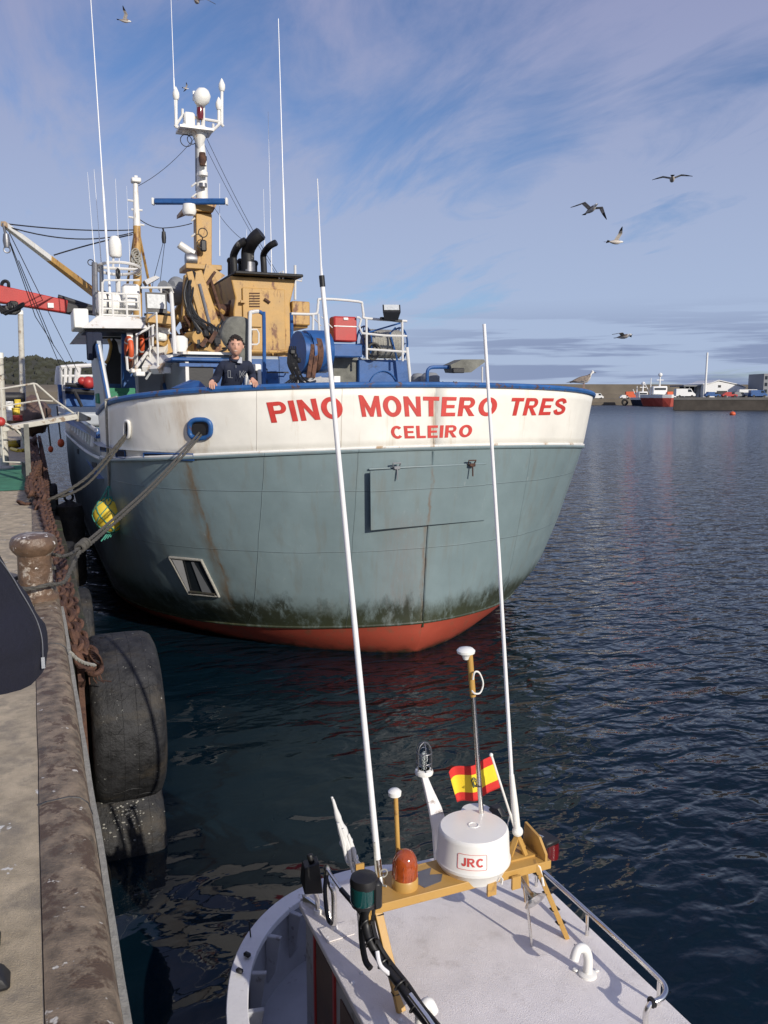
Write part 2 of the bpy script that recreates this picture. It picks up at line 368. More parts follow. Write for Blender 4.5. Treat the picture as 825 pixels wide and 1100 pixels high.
def sag(a, b, d, n=14):
    a = Vector(a); b = Vector(b); return [a.lerp(b, i / n) - Vector((0, 0, d * 4 * (i / n) * (1 - i / n))) for i in range(n + 1)]
def copy_tree(o, parent=None):
    c = o.copy(); COL.objects.link(c); c.parent = parent
    for ch in list(o.children): copy_tree(ch, c)
    return c
# ------------------------------------------------------------------ water
def water_mat():
    m = bpy.data.materials.new('water'); n, l = nodes(m); p = n['Principled BSDF']
    p.inputs['Base Color'].default_value = (.0022, .0095, .0165, 1); p.inputs['Roughness'].default_value = .035
    p.inputs['IOR'].default_value = 1.333
    t = n.new('ShaderNodeTexCoord')
    def noi(sc, det, ro, st, rot=0, dist=0.):
        mp = n.new('ShaderNodeMapping'); l.new(t.outputs['Object'], mp.inputs[0]); mp.inputs['Scale'].default_value = st
        mp.inputs['Rotation'].default_value = (0, 0, rot)
        q = n.new('ShaderNodeTexNoise'); l.new(mp.outputs[0], q.inputs[0]); q.inputs['Scale'].default_value = sc
        q.inputs['Detail'].default_value = det; q.inputs['Roughness'].default_value = ro; q.inputs['Distortion'].default_value = dist
        return q.outputs[0]
    def mth(op, a, b):
        x = n.new('ShaderNodeMath'); x.operation = op
        for i, v in enumerate((a, b)):
            if isinstance(v, (int, float)): x.inputs[i].default_value = v
            else: l.new(v, x.inputs[i])
        return x.outputs[0]
    sp = n.new('ShaderNodeSeparateXYZ'); l.new(t.outputs['Object'], sp.inputs[0])
    # wind ripples build up away from the shelter of quay and boats
    d = mth('ADD', sp.outputs[0], mth('MULTIPLY', sp.outputs[1], .22))
    r = n.new('ShaderNodeMapRange'); r.interpolation_type = 'SMOOTHSTEP'; l.new(mth('ADD', d, mth('MULTIPLY', noi(.35, 3, .5, (1, 1, 1)), 3.)), r.inputs[0])
    for i, v in enumerate((4.5, 9.5, .06, 1.)): r.inputs[i + 1].default_value = v
    swell = noi(.9, 1, .4, (1, 1.5, 1), R(-25), .5)
    rip = noi(1.75, 2, .5, (1, 1.7, 1), R(-30), .5)
    fine = noi(6, 2, .5, (1, 1.4, 1), R(10), .2)
    h = mth('ADD', mth('MULTIPLY', swell, .075), mth('MULTIPLY', r.outputs[0], mth('ADD', mth('MULTIPLY', rip, .13), mth('MULTIPLY', fine, .020))))
    rr = n.new('ShaderNodeMapRange'); l.new(sp.outputs[1], rr.inputs[0])
    for i, v in enumerate((15, 200, .03, .36)): rr.inputs[i + 1].default_value = v
    l.new(rr.outputs[0], p.inputs['Roughness'])      # ripples too small to resolve far out
    b = n.new('ShaderNodeBump'); b.inputs['Strength'].default_value = 1.; b.inputs['Distance'].default_value = 1.
    l.new(h, b.inputs['Height']); l.new(b.outputs[0], p.inputs['Normal'])
    return m
mt['water'] = water_mat()
b = MB(); b.add([(-1500, -200, 0), (3500, -200, 0), (3500, 4500, 0), (-1500, 4500, 0)], [(0, 1, 2, 3)])
tag(b.build('water', 'water', loc=(0, 0, 0), smooth=False), kind='structure')

# ------------------------------------------------------------------ near quay
QZ = 2.5
def profile_strip(prof, ys, name, mat, wob=0.):
    b = MB(); n = len(prof); vs = []
    for y in ys:
        for (x, z) in prof:
            d = (noise.noise(Vector((x * 3, y * 1.3, z * 3))) + .6 * noise.noise(Vector((x * 9, y * 4, z * 9)))) * wob
            vs.append((x + d, y, z + d * .7))
    b.add(vs, [(i * n + k, i * n + k + 1, (i + 1) * n + k + 1, (i + 1) * n + k) for i in range(len(ys) - 1) for k in range(n - 1)])
    return tag(b.build(name, mat, loc=(0, 0, 0)), kind='structure')
ysf = [-3 + .12 * i for i in range(240)] + [26 + 2 * i for i in range(36)]
profile_strip([(-45, QZ), (-3, QZ), (-.6, QZ), (-.3, QZ), (-.052, QZ)], ysf, 'quay', 'concrete', .002)
profile_strip([(-.05, QZ - .05), (-.05, QZ + .006), (-.02, QZ + .014), (.06, QZ + .016), (.10, QZ + .006), (.128, QZ - .02), (.142, QZ - .07), (.145, QZ - .12)], ysf, 'quay_coping', 'cope', .0025)
for i_, yj in enumerate((1.1, 3.35, 5.6, 8.3, 10.6, 12.9, 15.2)):
    bj = MB(); bj.tube([(-.052, yj, QZ + .004), (-.02, yj, QZ + .0115), (.06, yj + .004, QZ + .0135), (.10, yj, QZ + .004), (.128, yj, QZ - .022), (.142, yj, QZ - .072)], .006, 6); tag(bj.build('coping_joint', 'dark'), kind='structure')
profile_strip([(.146, QZ - .10), (.165, QZ - .10), (.172, QZ - .14), (.160, QZ - .4)], ysf, 'quay_lip', 'rope_light', .004)
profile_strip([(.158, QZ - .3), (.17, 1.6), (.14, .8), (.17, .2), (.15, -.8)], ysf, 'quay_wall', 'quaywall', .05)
b = MB(); b.add([(-45, 97.9, -1), (.15, 97.9, -1), (.15, 97.9, QZ - .01), (-45, 97.9, QZ - .01)], [(0, 1, 2, 3)])
tag(b.build('quay_end_wall', 'quaywall', smooth=False), kind='structure')
b = MB(); b.add([(-3.2, 15.3, QZ + .008), (-.14, 15.3, QZ + .008), (-.14, 20.9, QZ + .008), (-3.2, 20.9, QZ + .008)], [(0, 1, 2, 3)])
tag(b.build('painted_ground_patch', 'greenmat', smooth=False), kind='structure')

# vertical timber rubbing strips bolted to the quay face
b = MB()
for i in range(24):
    y = 7.3 + i * .9; b.bar((.30, y, 1.62 + .03 * math.sin(i * 2.1)), (.30, y + .88, 1.62 + .03 * math.sin(i * 2.1 + 1)), .24, .34)
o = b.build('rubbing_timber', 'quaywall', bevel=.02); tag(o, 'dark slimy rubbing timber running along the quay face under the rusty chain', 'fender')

# ------------------------------------------------------------------ far shore
def far(px, dist, z=0.):   # point at horizontal view depth dist on image column px
    d = ray(px, 425); h = Vector((d.x, d.y, 0)); return Vector((d.x / (h @ Vector((_f.x, _f.y, 0)).normalized()) * dist, d.y / (h @ Vector((_f.x, _f.y, 0)).normalized()) * dist, z))
def zpx(py, dist): return CH + (425 - py) / F * dist
# wooded hill
b = MB(); cols = []; rid = [(-260, 376), (-100, 380), (0, 385), (40, 383), (60, 387), (105, 392), (200, 396), (330, 402), (460, 409), (520, 413)]
def ridge(px):
    for (a, ya), (c, yc) in zip(rid, rid[1:]):
        if a <= px <= c: return ya + (yc - ya) * (px - a) / (c - a)
    return rid[-1][1]
nx = 70; ny = 8
for i in range(nx + 1):
    px = -260 + 780 * i / nx
    for j in range(ny + 1):
        dd = 820 + 230 * j / ny; top = zpx(ridge(px) + 4, 1000)
        z = -1 + (top + 1) * math.sin(min(1, j / 6) * math.pi / 2) + 1.5 * noise.noise(Vector((i * .4, j * .5, 0)))
        b.add([far(px, dd, z if j < 7 else top * .9)], [])
b.f = [(i * (ny + 1) + j, i * (ny + 1) + j + 1, (i + 1) * (ny + 1) + j + 1, (i + 1) * (ny + 1) + j) for i in range(nx) for j in range(ny)]; b.m = [0] * len(b.f)
hillv = [v.copy() for v in b.v]
tag(b.build('hills', 'hillground'), kind='structure')
b = MB(); rnd = random.Random(3)
for k in range(3400):
    i = rnd.uniform(0, nx - 1); j = rnd.uniform(0, 6.9); ii, jj = int(i), int(j); v = hillv[ii * (ny + 1) + jj].lerp(hillv[(ii + 1) * (ny + 1) + jj + 1], rnd.random())
    v = v.lerp(hillv[ii * (ny + 1) + jj + 1], rnd.random() * .5); h = rnd.uniform(3, 5.5); r = h * rnd.uniform(.6, .9)
    top = [(math.cos(a) * r * rnd.uniform(.7, 1.1), math.sin(a) * r * rnd.uniform(.7, 1.1), h * rnd.uniform(.35, .6)) for a in (0, 1.25, 2.5, 3.8, 5)]
    low = [(math.cos(a) * r * .8, math.sin(a) * r * .8, -1) for a in (0, 1.25, 2.5, 3.8, 5)]
    vs = [v + Vector(q) for q in low + top] + [v + Vector((rnd.uniform(-.3, .3) * r, 0, h))]
    b.add(vs, [(q, (q + 1) % 5, 5 + (q + 1) % 5, 5 + q) for q in range(5)] + [(5 + q, 5 + (q + 1) % 5, 10) for q in range(5)])
tag(b.build('woodland', 'trees', smooth=False, loc=(0, 0, 0)), 'dark woodland covering the low hill behind the quay', 'woodland', kind='stuff')

# breakwater: two-step harbour wall with a roadway
def prism_far(prof, pxa, da, pxb, db, name, mat, bk=None, seg=24):
    b = MB(); n = len(prof)
    for i in range(seg + 1):
        t = i / seg; P0 = far(pxa, da).lerp(far(pxb, db), t); back = (far(pxb, db) - far(pxa, da)).cross(Vector((0, 0, 1))).normalized() * -1
        if back.y < 0: back = -back
        if bk: back = bk
        for (u, z) in prof: b.v.append(P0 + back * u + Vector((0, 0, z)))
    b.f = [(i * n + k, i * n + k + 1, (i + 1) * n + k + 1, (i + 1) * n + k) for i in range(seg) for k in range(n - 1)] + [tuple(range(n)), tuple(seg * n + k for k in range(n))]; b.m = [0] * len(b.f)
    return b.build(name, mat, loc=(0, 0, 0))
tag(prism_far([(0, -2), (0, 1.2), (2.5, 1.3), (2.6, 2.7), (12, 2.8), (12.1, -2)], 430, 345, 1050, 390, 'breakwater_quay', 'sandwall'), 'low sandy stone quay shelf at the foot of the long breakwater', 'quay')
tag(prism_far([(0, -2), (0, 4.6), (1.5, 4.7), (1.6, 9.3), (6, 9.4), (6.1, -2)], 415, 372, 1060, 420, 'breakwater', 'sandwall'), 'long sandy brown harbour breakwater wall across the bay', 'breakwater')
tag(prism_far([(0, -2), (.5, 2.2), (4, 2.6), (4.2, 6.0), (9, 9.6), (16, 9.8), (16, -2)], -220, 420, 140, 430, 'sea_wall', 'sandwall'), 'brown stone sea wall below the wooded hill behind the quay', 'sea wall')
# dark quay to the right
DQ = 232
tag(prism_far([(0, -2), (0, 3.35), (34, 3.5), (34, -2)], 724, DQ + 4, 1000, DQ - 4, 'fish_dock', 'rockdark', bk=far(722, 1.)), 'dark walled fish dock with a white warehouse on it', 'dock')
tag(prism_far([(-.15, 2.9), (-.15, 3.62), (34, 3.62), (34, 2.9)], 724, DQ + 4, 1000, DQ - 4, 'dock_apron', 'asphalt', bk=far(722, 1.)), kind='structure')
def rig(name, px, dist, label, cat, group=None, z=0.):
    return empty(name, far(px, dist, z), label, cat, group)
def fp(px, py, dist): return far(px, dist, zpx(py, dist))
DX = (far(800, DQ) - far(720, DQ)).normalized(); DZ = math.atan2(DX.y, DX.x)
def fbox(b, px0, px1, y0, y1, dist, depth):
    a = fp(px0, y1, dist); c = fp(px1, y1, dist); back = Vector((-DX.y, DX.x, 0)); h = (y1 - y0) / F * dist
    return b.slab([a, c, c + back * depth, a + back * depth], (0, 0, h))
# warehouse
wr = rig('warehouse', 775, 244, 'white warehouse with shallow gabled roof and dark doorways on the dock', 'warehouse', z=3.62); D = 244
b = MB(); back = Vector((-DX.y, DX.x, 0))
pl = [fp(755.5, 427.6, D), fp(800, 427.6, D), fp(800, 417, D), fp(793, 414.5, D), fp(771, 410, D), fp(763, 412.5, D), fp(755.5, 413, D)]
b.slab(pl, back * 16); b.build('wall', 'farwhite', wr, smooth=False)
b = MB(); rl = [fp(754, 413.4, D), fp(763, 412.2, D), fp(771, 409.3, D), fp(794, 414, D), fp(801, 416.8, D), fp(801, 416.2, D), fp(794, 413.3, D), fp(771, 408.5, D), fp(763, 411.4, D), fp(754, 412.6, D)]
b.slab([q - back * .3 for q in rl], back * 16.6); b.build('roof', 'farwhite', wr, smooth=False)
for x0, x1, y0, y1 in ((758, 761, 421, 427.5), (770, 781, 420, 427.3), (787, 791, 421, 427.3), (771, 774, 414, 416.5)):
    b = MB(); fbox(b, x0, x1, y0, y1, D - .08, .2); b.build('doorway', 'dark', wr, smooth=False)
sh = rig('open_shed', 742, 246, 'low dark open-sided shed beside the white warehouse', 'shed', z=3.62)
b = MB(); fbox(b, 734, 755, 414, 415.4, 246, 12); b.build('roof', 'greybld', sh, smooth=False)
b = MB(); fbox(b, 737, 755, 415.5, 427, 250, 6); b.build('wall', 'dark', sh, smooth=False)
for px in (735, 740, 746, 751):
    b = MB(); fbox(b, px, px + .6, 415.4, 427.4, 246.2, .3); b.build('post', 'greybld', sh, smooth=False)
ch = MB(); ch.tube([fp(757.2, 427.6, 240), fp(757.5, 380, 240)], .32, 10, .26)
tag(ch.build('flue_pole', 'farwhite'), 'tall thin white pole standing in front of the warehouse', 'pole')
ob = rig('harbour_office', 824, 236, 'grey harbour building at the right edge with rows of windows', 'building', z=3.62)
b = MB(); fbox(b, 819.5, 850, 402, 427.6, 236, 10); b.build('wall', 'greybld', ob, smooth=False)
for r in range(3):
    for c in range(3):
        b = MB(); fbox(b, 821 + c * 5, 823.5 + c * 5, 404.5 + r * 7, 408 + r * 7, 235.9, .2); b.build('window', 'glass_dark', ob, smooth=False)
# vehicles on dock and breakwater
def far_van(px, dist, base, L, H, mat, label, cat, cab=True, dir=1, kind='van'):
    P = far(px, dist, base); r = empty('parked_van' if kind == 'van' else 'parked_car', P, label, cat, 'vehicles on the far docks')
    e = DX * dir; s = Vector((-DX.y, DX.x, 0)); W = 1.8
    def pt(u, z): return P + e * u + Vector((0, 0, z)) - s * W / 2
    if kind == 'van': prof = [(-L / 2, .35), (L / 2, .35), (L / 2, .9), (L * .38, H * .58), (L * .26, H), (-L / 2, H)]
    else: prof = [(-L / 2, .3), (L / 2, .3), (L / 2, .75), (L * .25, .9), (L * .08, H), (-L * .28, H), (-L * .42, .9), (-L / 2, .8)]
    b = MB(); b.slab([pt(*q) for q in prof], s * W); b.build('body', mat, r, smooth=False)
    b = MB(); b.slab([pt(L * .10, H * .62) - s * .02, pt(L * .33, H * .62) - s * .02, pt(L * .24, H * .93) - s * .02, pt(L * .10, H * .93) - s * .02], s * (W + .04)); b.build('window', 'glass_dark', r, smooth=False)
    for u in (-L * .32, L * .32):
        for q in (0, W):
            b = MB(); b.lathe([(.32, -.1), (.32, .1)], P + e * u + s * (q - W / 2) + Vector((0, 0, .33)), 12, s); b.build('wheel', 'black', r)
    return r
far_van(735.5, 238, 3.62, 5.5, 2.4, 'farwhite', 'white van parked at the left end of the dark dock', 'van')
far_van(765, 236, 3.62, 4.2, 1.5, 'blue', 'blue car parked before the warehouse left doorway', 'car', kind='car')
far_van(783, 236, 3.62, 4.2, 1.45, 'red', 'red car parked before the wide warehouse doorway', 'car', kind='car')
far_van(805, 238, 3.62, 6.5, 2.2, 'farwhite', 'long white van parked right of the warehouse', 'van')
far_van(814, 235, 3.62, 4.6, 2.0, 'blue', 'blue van parked by the grey building', 'van')
far_van(793, 237, 3.62, 4.1, 1.5, 'greybld', 'grey car parked at the warehouse right corner', 'car', kind='car')
far_van(679, 352, 2.75, 5.5, 3.0, 'orange', 'orange truck parked on the breakwater quay', 'truck')
far_van(671, 352, 2.75, 4.2, 1.6, 'farwhite', 'white car parked on the breakwater quay left of the orange truck', 'car', kind='car')
far_van(641, 352, 2.75, 5.5, 2.3, 'farwhite', 'white van parked on the quay beside the gull, at the trawler bow edge', 'van')
# far boats
def far_boat(px, dist, Lpx, hullmat, label, name, tall, wide):
    P = far(px, dist); r = empty(name, P, label, 'fishing boat', 'fishing boats moored across the harbour'); k = dist / F
    def q(dx, dz, dy=0): return P + DX * dx * k + Vector((0, 0, dz * k)) + back * dy * k
    def hullpart(z0, z1, s0, s1, nm, m):
        b = MB(); st = [(-1, .55), (-.7, .8), (-.2, 1), (.4, 1), (.8, .7), (1, .15)]
        rows = []
        for (z, s) in ((z0, s0), (z1, s1)):
            row = []
            for t, wv in st: row.append(q(t * Lpx / 2 * s * .35, z, 8 - t * wide) + DX * (wv * wide * .5 * s) * k)
            for t, wv in st[::-1]: row.append(q(t * Lpx / 2 * s * .35, z, 8 - t * wide) - DX * (wv * wide * .5 * s) * k)
            rows += row
        n = len(st) * 2
        b.add(rows, [(i, (i + 1) % n, n + (i + 1) % n, n + i) for i in range(n)] + [tuple(range(n, 2 * n))]); b.build(nm, m, r, smooth=False)
    hullpart(-.5, 9 * tall, .72, 1, 'hull', hullmat); hullpart(9 * tall + .02, 12.5 * tall, 1, 1.04, 'bulwark', 'farwhite')
    b = MB(); b.box(q(0, 17 * tall, 9), (9 * k * wide / 14, 6 * k, 9 * k * tall), DZ, .3); wh = b.build('wheelhouse', 'farwhite', r)
    b = MB(); b.box(q(0, 18.5 * tall, 5.9), (7 * k * wide / 14, .3, 2 * k * tall), DZ); b.build('window', 'glass_dark', wh)
    b = MB(); b.tube([q(0, 21 * tall, 9), q(.3, 33 * tall, 9)], .35, 8, .2); b.ball(q(.3, 33.5 * tall, 9), .8); b.box(q(.3, 28 * tall, 9), (2.6, .3, .3), DZ); b.build('mast', 'farwhite', r)
    b = MB(); b.tube([q(-5 * wide / 14, 12 * tall, 12), q(-5 * wide / 14, 30 * tall, 12)], .25, 8, .15); b.tube([q(-5 * wide / 14, 13 * tall, 12), q(-9 * wide / 14, 25 * tall, 12)], .15, 6); b.build('derrick', 'farwhite', r)
    b = MB(); b.box(q(6 * wide / 14, 14 * tall, 7), (2.2, 2, 1.2), DZ, .1); b.build('net_drum', 'orange', r)
far_boat(711, 318, 38, 'farred', 'red hulled fishing boat moored at the end of the dark dock', 'fishing_boat', 1.0, 24)
far_boat(693, 338, 26, 'navy', 'dark blue hulled boat with white house moored left of the red fishing boat', 'fishing_boat', .7, 15)
P = far(788, 178, .25); b = MB(); b.ball(P, .62, (1, 1, .8)); 
rb = empty('mooring_buoy', P, 'orange mooring buoy floating before the dark dock', 'buoy'); b.build('float', 'orange', rb); b = MB(); b.torus(P + Vector((0, 0, .58)), .12, .03, (0, 1, 0), 12, 6); b.build('ring', 'steel_dull', rb)
P = AX(671, 431, 0) if False else far(671.5, 344, 0); b = MB(); b.torus(P + Vector((0, 0, 1.4)), 1.0, .45, DX.cross(Vector((0, 0, 1))), 18, 8)
tag(b.build('tyre_fender', 'rubber'), 'small dark tyre hanging on the sandy far quay left of the blue boat', 'tyre')
# ------------------------------------------------------------------ TRAWLER hull surface
XC = 5.5
def itp(z, zs, vs):
    if z <= zs[0]: return vs[0]
    for a, b_, c, d in zip(zs, zs[1:], vs, vs[1:]):
        if z <= b_: return c + (d - c) * (z - a) / (b_ - a)
    return vs[-1]
ZK = [-1, 0, .45, .9, 1.8, 3.25, 4.3]
HP = dict(L=[7.2, 6.5, 5.7, 5.0, 4.4, 3.7, 3.5], p=[2, 2, 2.08, 2.15, 2.25, 2.4, 2.5], q=[1.25, 1.33, 1.46, 1.6, 1.78, 2.0, 2.2], B=[3.9, 4.2, 4.32, 4.42, 4.48, 4.52, 4.57])
def y0(z): return itp(z, [-.6, -.08, .25, .6, 1.8, 3.1, 4.3], [12.3, 11.78, 11.5, 11.38, 11.27, 11.09, 11.05])
def hb(s, z):
    L, p, q, B = (itp(z, ZK, HP[k]) for k in ('L', 'p', 'q', 'B'))
    t = min(1, max(0, 1 - s / L)); v = B * (1 - t ** p) ** (1 / q)
    if s > 20: v *= 1 - .10 * ((s - 20) / 7) ** 2 * (1.4 if z < 1 else 1)
    return v
def zrail(s): return 4.255 - .10 * s if s < 5 else 3.755
def zknk(s): return 2.75 + .57 * math.exp(-s / 5.0)
def zred(s): return .13 + .45 * math.exp(-s / 3.2)
ZAFT = 3.38; SBRK = 4.65; SEND = 27.5
SS = [0, .004, .015, .03, .06, .1, .15, .2, .27, .35, .45, .55, .68, .82, 1, 1.2, 1.4, 1.65, 1.9, 2.2, 2.5, 2.8, 3.1, 3.4, 3.7, 4.0, 4.3, SBRK]
SA = [SBRK, 5.2, 6, 7, 8, 10, 12, 14, 16, 18, 20, 21, 22, 23, 24, 25, 26, 27, SEND]
def sb(sgn, s): return 1 if sgn > 0 else 1 - .036 * min(1, max(0, s - .8) / 2.4)
def hpt(sgn, s, z, off=0.): return Vector((XC + sgn * (hb(s, z) * sb(sgn, s) + off), y0(z) + s - off * .3, z))
def hull_surf(sl, zlo, zhi, nz, name, mat, parent, thick=0., off=0., close_stern=False):
    b = MB()
    for sgn in (-1, 1):
        k = len(b.v)
        for s in sl:
            for j in range(nz + 1):
                z = zlo(s) + (zhi(s) - zlo(s)) * j / nz; b.v.append(hpt(sgn, s, z, off))
        n = nz + 1
        b.f += [(k + i * n + j, k + i * n + j + 1, k + (i + 1) * n + j + 1, k + (i + 1) * n + j) for i in range(len(sl) - 1) for j in range(nz)]
    if close_stern:
        n = nz + 1; m = len(sl) * n
        b.f += [((len(sl) - 1) * n + j, (len(sl) - 1) * n + j + 1, m + (len(sl) - 1) * n + j + 1, m + (len(sl) - 1) * n + j) for j in range(nz)]
    b.m = [0] * len(b.f)
    o = b.build(name, mat, parent)
    if thick:
        md = o.modifiers.new('thickness', 'SOLIDIFY'); md.thickness = thick; md.offset = -1
    return o
tr = empty('trawler', (XC, 22, 0), 'large steel trawler with grey-green hull, white bulwark and red bottom, moored bow-on along the quay', 'trawler')
SF = sorted(set(SS + SA))
hull_surf(SF, lambda s: -.7, zred, 8, 'hull_bottom', 'h_bot', tr, close_stern=True)
hull_surf(SF, zred, zknk, 12, 'hull_topside', 'h_top', tr, close_stern=True)
hull_surf(SS, zknk, zrail, 6, 'bow_bulwark', 'h_bul', tr, thick=.03)
hull_surf(SA, zknk, lambda s: ZAFT, 4, 'aft_bulwark', 'h_aft', tr, thick=.03, close_stern=True)
def along(sl, zf, sgn, off=0., dz=0.): return [hpt(sgn, s, zf(s), off) + Vector((0, 0, dz)) for s in sl]
def strake(sl, zf, r, name, mat, off=0., seg=8, sx=None):
    b = MB(); b.tube(along(sl[::-1], zf, -1, off) + along(sl[1:], zf, 1, off), r, seg); return b.build(name, mat, tr)
strake(SS, lambda s: zrail(s), .045, 'rail_cap', 'bluetrim')
strake(SS, lambda s: zknk(s), .030, 'rubbing_strake', 'h_top', .012)
strake(SS, lambda s: zknk(s) + .035, .022, 'strake_edge', 'white', .008)
for sgn in (-1, 1):
    b = MB(); b.tube(along(SA, zknk, sgn, .02), .035, 8); b.build('rubbing_strake', 'white', tr)
    b = MB(); b.tube(along(SA, lambda s: ZAFT, sgn, 0), .04, 8); b.build('rail_cap', 'bluetrim', tr)
b = MB()
for sgn in (-1, 1): b.tube(along(SF, zred, sgn, .006), .022, 6)
b.build('boot_line', 'h_top', tr)
b = MB(); b.tube([hpt(1, 0, z) + Vector((0, -.008, 0)) for z in (3.28, 2.6, 1.8, 1.2, .7, .5)], .018, 6); b.build('stem_bar', 'h_top', tr)
# decks
b = MB(); 
for i in range(len(SS) - 1):
    a, c = SS[i], SS[i + 1]; z = 3.28
    b.add([(XC - hb(a, z) + .02, y0(z) + a, z), (XC + hb(a, z) - .02, y0(z) + a, z), (XC + hb(c, z) - .02, y0(z) + c, z), (XC - hb(c, z) + .02, y0(z) + c, z)], [(0, 1, 2, 3)])
b.build('fore_deck', 'grey', tr)
b = MB(); b.add([(XC - 4.45, 15.6, 2.62), (XC + 4.45, 15.6, 2.62), (XC + 4.0, 38.3, 2.62), (XC - 4.0, 38.3, 2.62)], [(0, 1, 2, 3)]); b.build('main_deck', 'blue', tr)

def hit(px, py, off=0.):
    d = ray(px, py); lo = None; t = 9.0
    def g(t):
        P = CP + d * t; s = P.y - y0(P.z)
        return -1 if s < 0 else hb(s, P.z) * sb(P.x - XC, s) - abs(P.x - XC)
    while t < 40:
        if g(t) > 0: lo = t; break
        t += .03
    if lo is None: return None
    a, c = lo - .03, lo
    for _ in range(30):
        m = (a + c) / 2
        if g(m) > 0: c = m
        else: a = m
    P = CP + d * c
    return P + hnorm(P) * off if off else P
def hnorm(P):
    sg = 1 if P.x > XC else -1; s = max(.02, P.y - y0(P.z)); e = .03
    ta = hpt(sg, s + e, P.z) - hpt(sg, max(.0, s - e), P.z); tb = hpt(sg, s, P.z + e) - hpt(sg, s, P.z - e)
    n = ta.cross(tb).normalized()
    if n.y > 0 and abs(n.y) > .05 or (abs(n.y) <= .05 and n.x * sg < 0): n = -n
    return n
def patch(quad, off, name, mat, nu=8, nv=4, thick=.02, parent=None, label=None):
    b = MB(); q = [Vector(p) for p in quad]; n = nv + 1
    for i in range(nu + 1):
        for j in range(nv + 1):
            u, v = i / nu, j / nv; p = (q[0] * (1 - u) + q[1] * u) * (1 - v) + (q[3] * (1 - u) + q[2] * u) * v
            b.v.append(hit(p.x, p.y, off(u) if callable(off) else off))
    b.f = [(i * n + j, i * n + j + 1, (i + 1) * n + j + 1, (i + 1) * n + j) for i in range(nu) for j in range(nv)]; b.m = [0] * len(b.f)
    m0 = len(b.v); b.v += [p - hnorm(p) * thick for p in b.v]; b.f += [tuple(m0 + k for k in f)[::-1] for f in b.f[:]]
    ring = [i * n for i in range(nu + 1)] + [nu * n + j for j in range(1, nv + 1)] + [i * n + nv for i in range(nu - 1, -1, -1)] + [j for j in range(nv - 1, 0, -1)]
    b.f += [(a, c, m0 + c, m0 + a) for a, c in zip(ring, ring[1:] + ring[:1])]; b.m = [0] * len(b.f)
    o = b.build(name, mat, parent or tr)
    if label: o['label'] = label
    return o
def framed(pts, r, name, mat, off=.01, parent=None, closed=True):
    P = [hit(x, y, off) for x, y in pts]; b = MB()
    if closed: P = P + [P[0]]
    b.tube(P, r, 8); return b.build(name, mat, parent or tr)
def polyline(pts, n):
    o = []
    for (a, c), (d, e) in zip(pts, pts[1:] + pts[:1]): o += [(a + (d - a) * i / n, c + (e - c) * i / n) for i in range(n)]
    return o
# big plate door on the bow, hinged at the top
dq = [(396, 504), (520, 498), (520, 558), (397, 567)]
pd = patch(dq, lambda u: .115 - .08 * u, 'bow_hatch', 'h_top', 12, 6, .028)
framed(polyline([(396, 503.5), (520.5, 497.5)], 6)[:7], .014, 'hinge_rail', 'h_top', .03, pd, False)
for hx, hy in ((424, 501), (503.5, 498)):
    P = hit(hx, hy, .10); b = MB(); b.box(P, (.10, .04, .05), 0, .01); b.tube([P + Vector((0, -.01, 0)), P + Vector((.0, -.02, -.17))], .011, 6); b.tube([P + Vector((-.05, .04, .0)), P + Vector((-.06, 0, .07)), P + Vector((.06, 0, .07)), P + Vector((.05, .04, 0))], .012, 6); b.build('hinge', 'greybld' if hx < 450 else 'rust', pd)
# fairleads
def fairlead(cx, cy, rx, ry, hole='dark', mat='bluetrim'):
    pts = [(cx + rx * (abs(math.cos(a)) ** .7) * (1 if math.cos(a) > 0 else -1), cy + ry * (abs(math.sin(a)) ** .7) * (1 if math.sin(a) > 0 else -1)) for a in [2 * math.pi * i / 28 for i in range(28)]]
    P = [hit(x, y, .02) for x, y in pts]; b = MB(); b.tube(P + [P[0]], .036 if rx > 8 else .025, 10); f = b.build('fairlead', mat, tr)
    b = MB(); b.v = [p + hnorm(p) * -.012 for p in P] ; b.v.append(sum(b.v, Vector()) / len(b.v)); n = len(P); b.f = [(i, (i + 1) % n, n) for i in range(n)]; b.m = [0] * n; b.build('fairlead_opening', hole, f)
fairlead(215.5, 460.5, 11.5, 10.0)
fairlead(137.5, 461, 2.6, 9, mat='white')
# port-side fairlead peeking past the shoulder
b = MB(); P = hpt(1, 2.55, 3.85, .03); b.torus(P, .19, .05, hpt(1, 2.55, 3.85, 1) - P, 24, 10, 1.3, up=(0, 1, 0)); b.build('fairlead', 'bluetrim', tr)
# freeing ports above the strake
for q in ([(155, 486.5), (208, 487.5), (209, 494), (156, 492)], [(125, 483), (135, 484), (136, 492), (126, 491)], [(109, 478.5), (115, 479), (115, 485), (109, 484.5)]):
    p_ = patch(q, .014, 'freeing_port', 'navy', 8, 2, .012)
    framed(polyline(q, 4), .010, 'port_rim', 'blue', .018, p_)
for q in ([(83, 482), (85, 482.5), (85, 488), (83, 487)], [(99, 496), (104, 497), (104, 503), (99, 502)]): patch(q, .012, 'scupper', 'dark', 2, 2, .012)
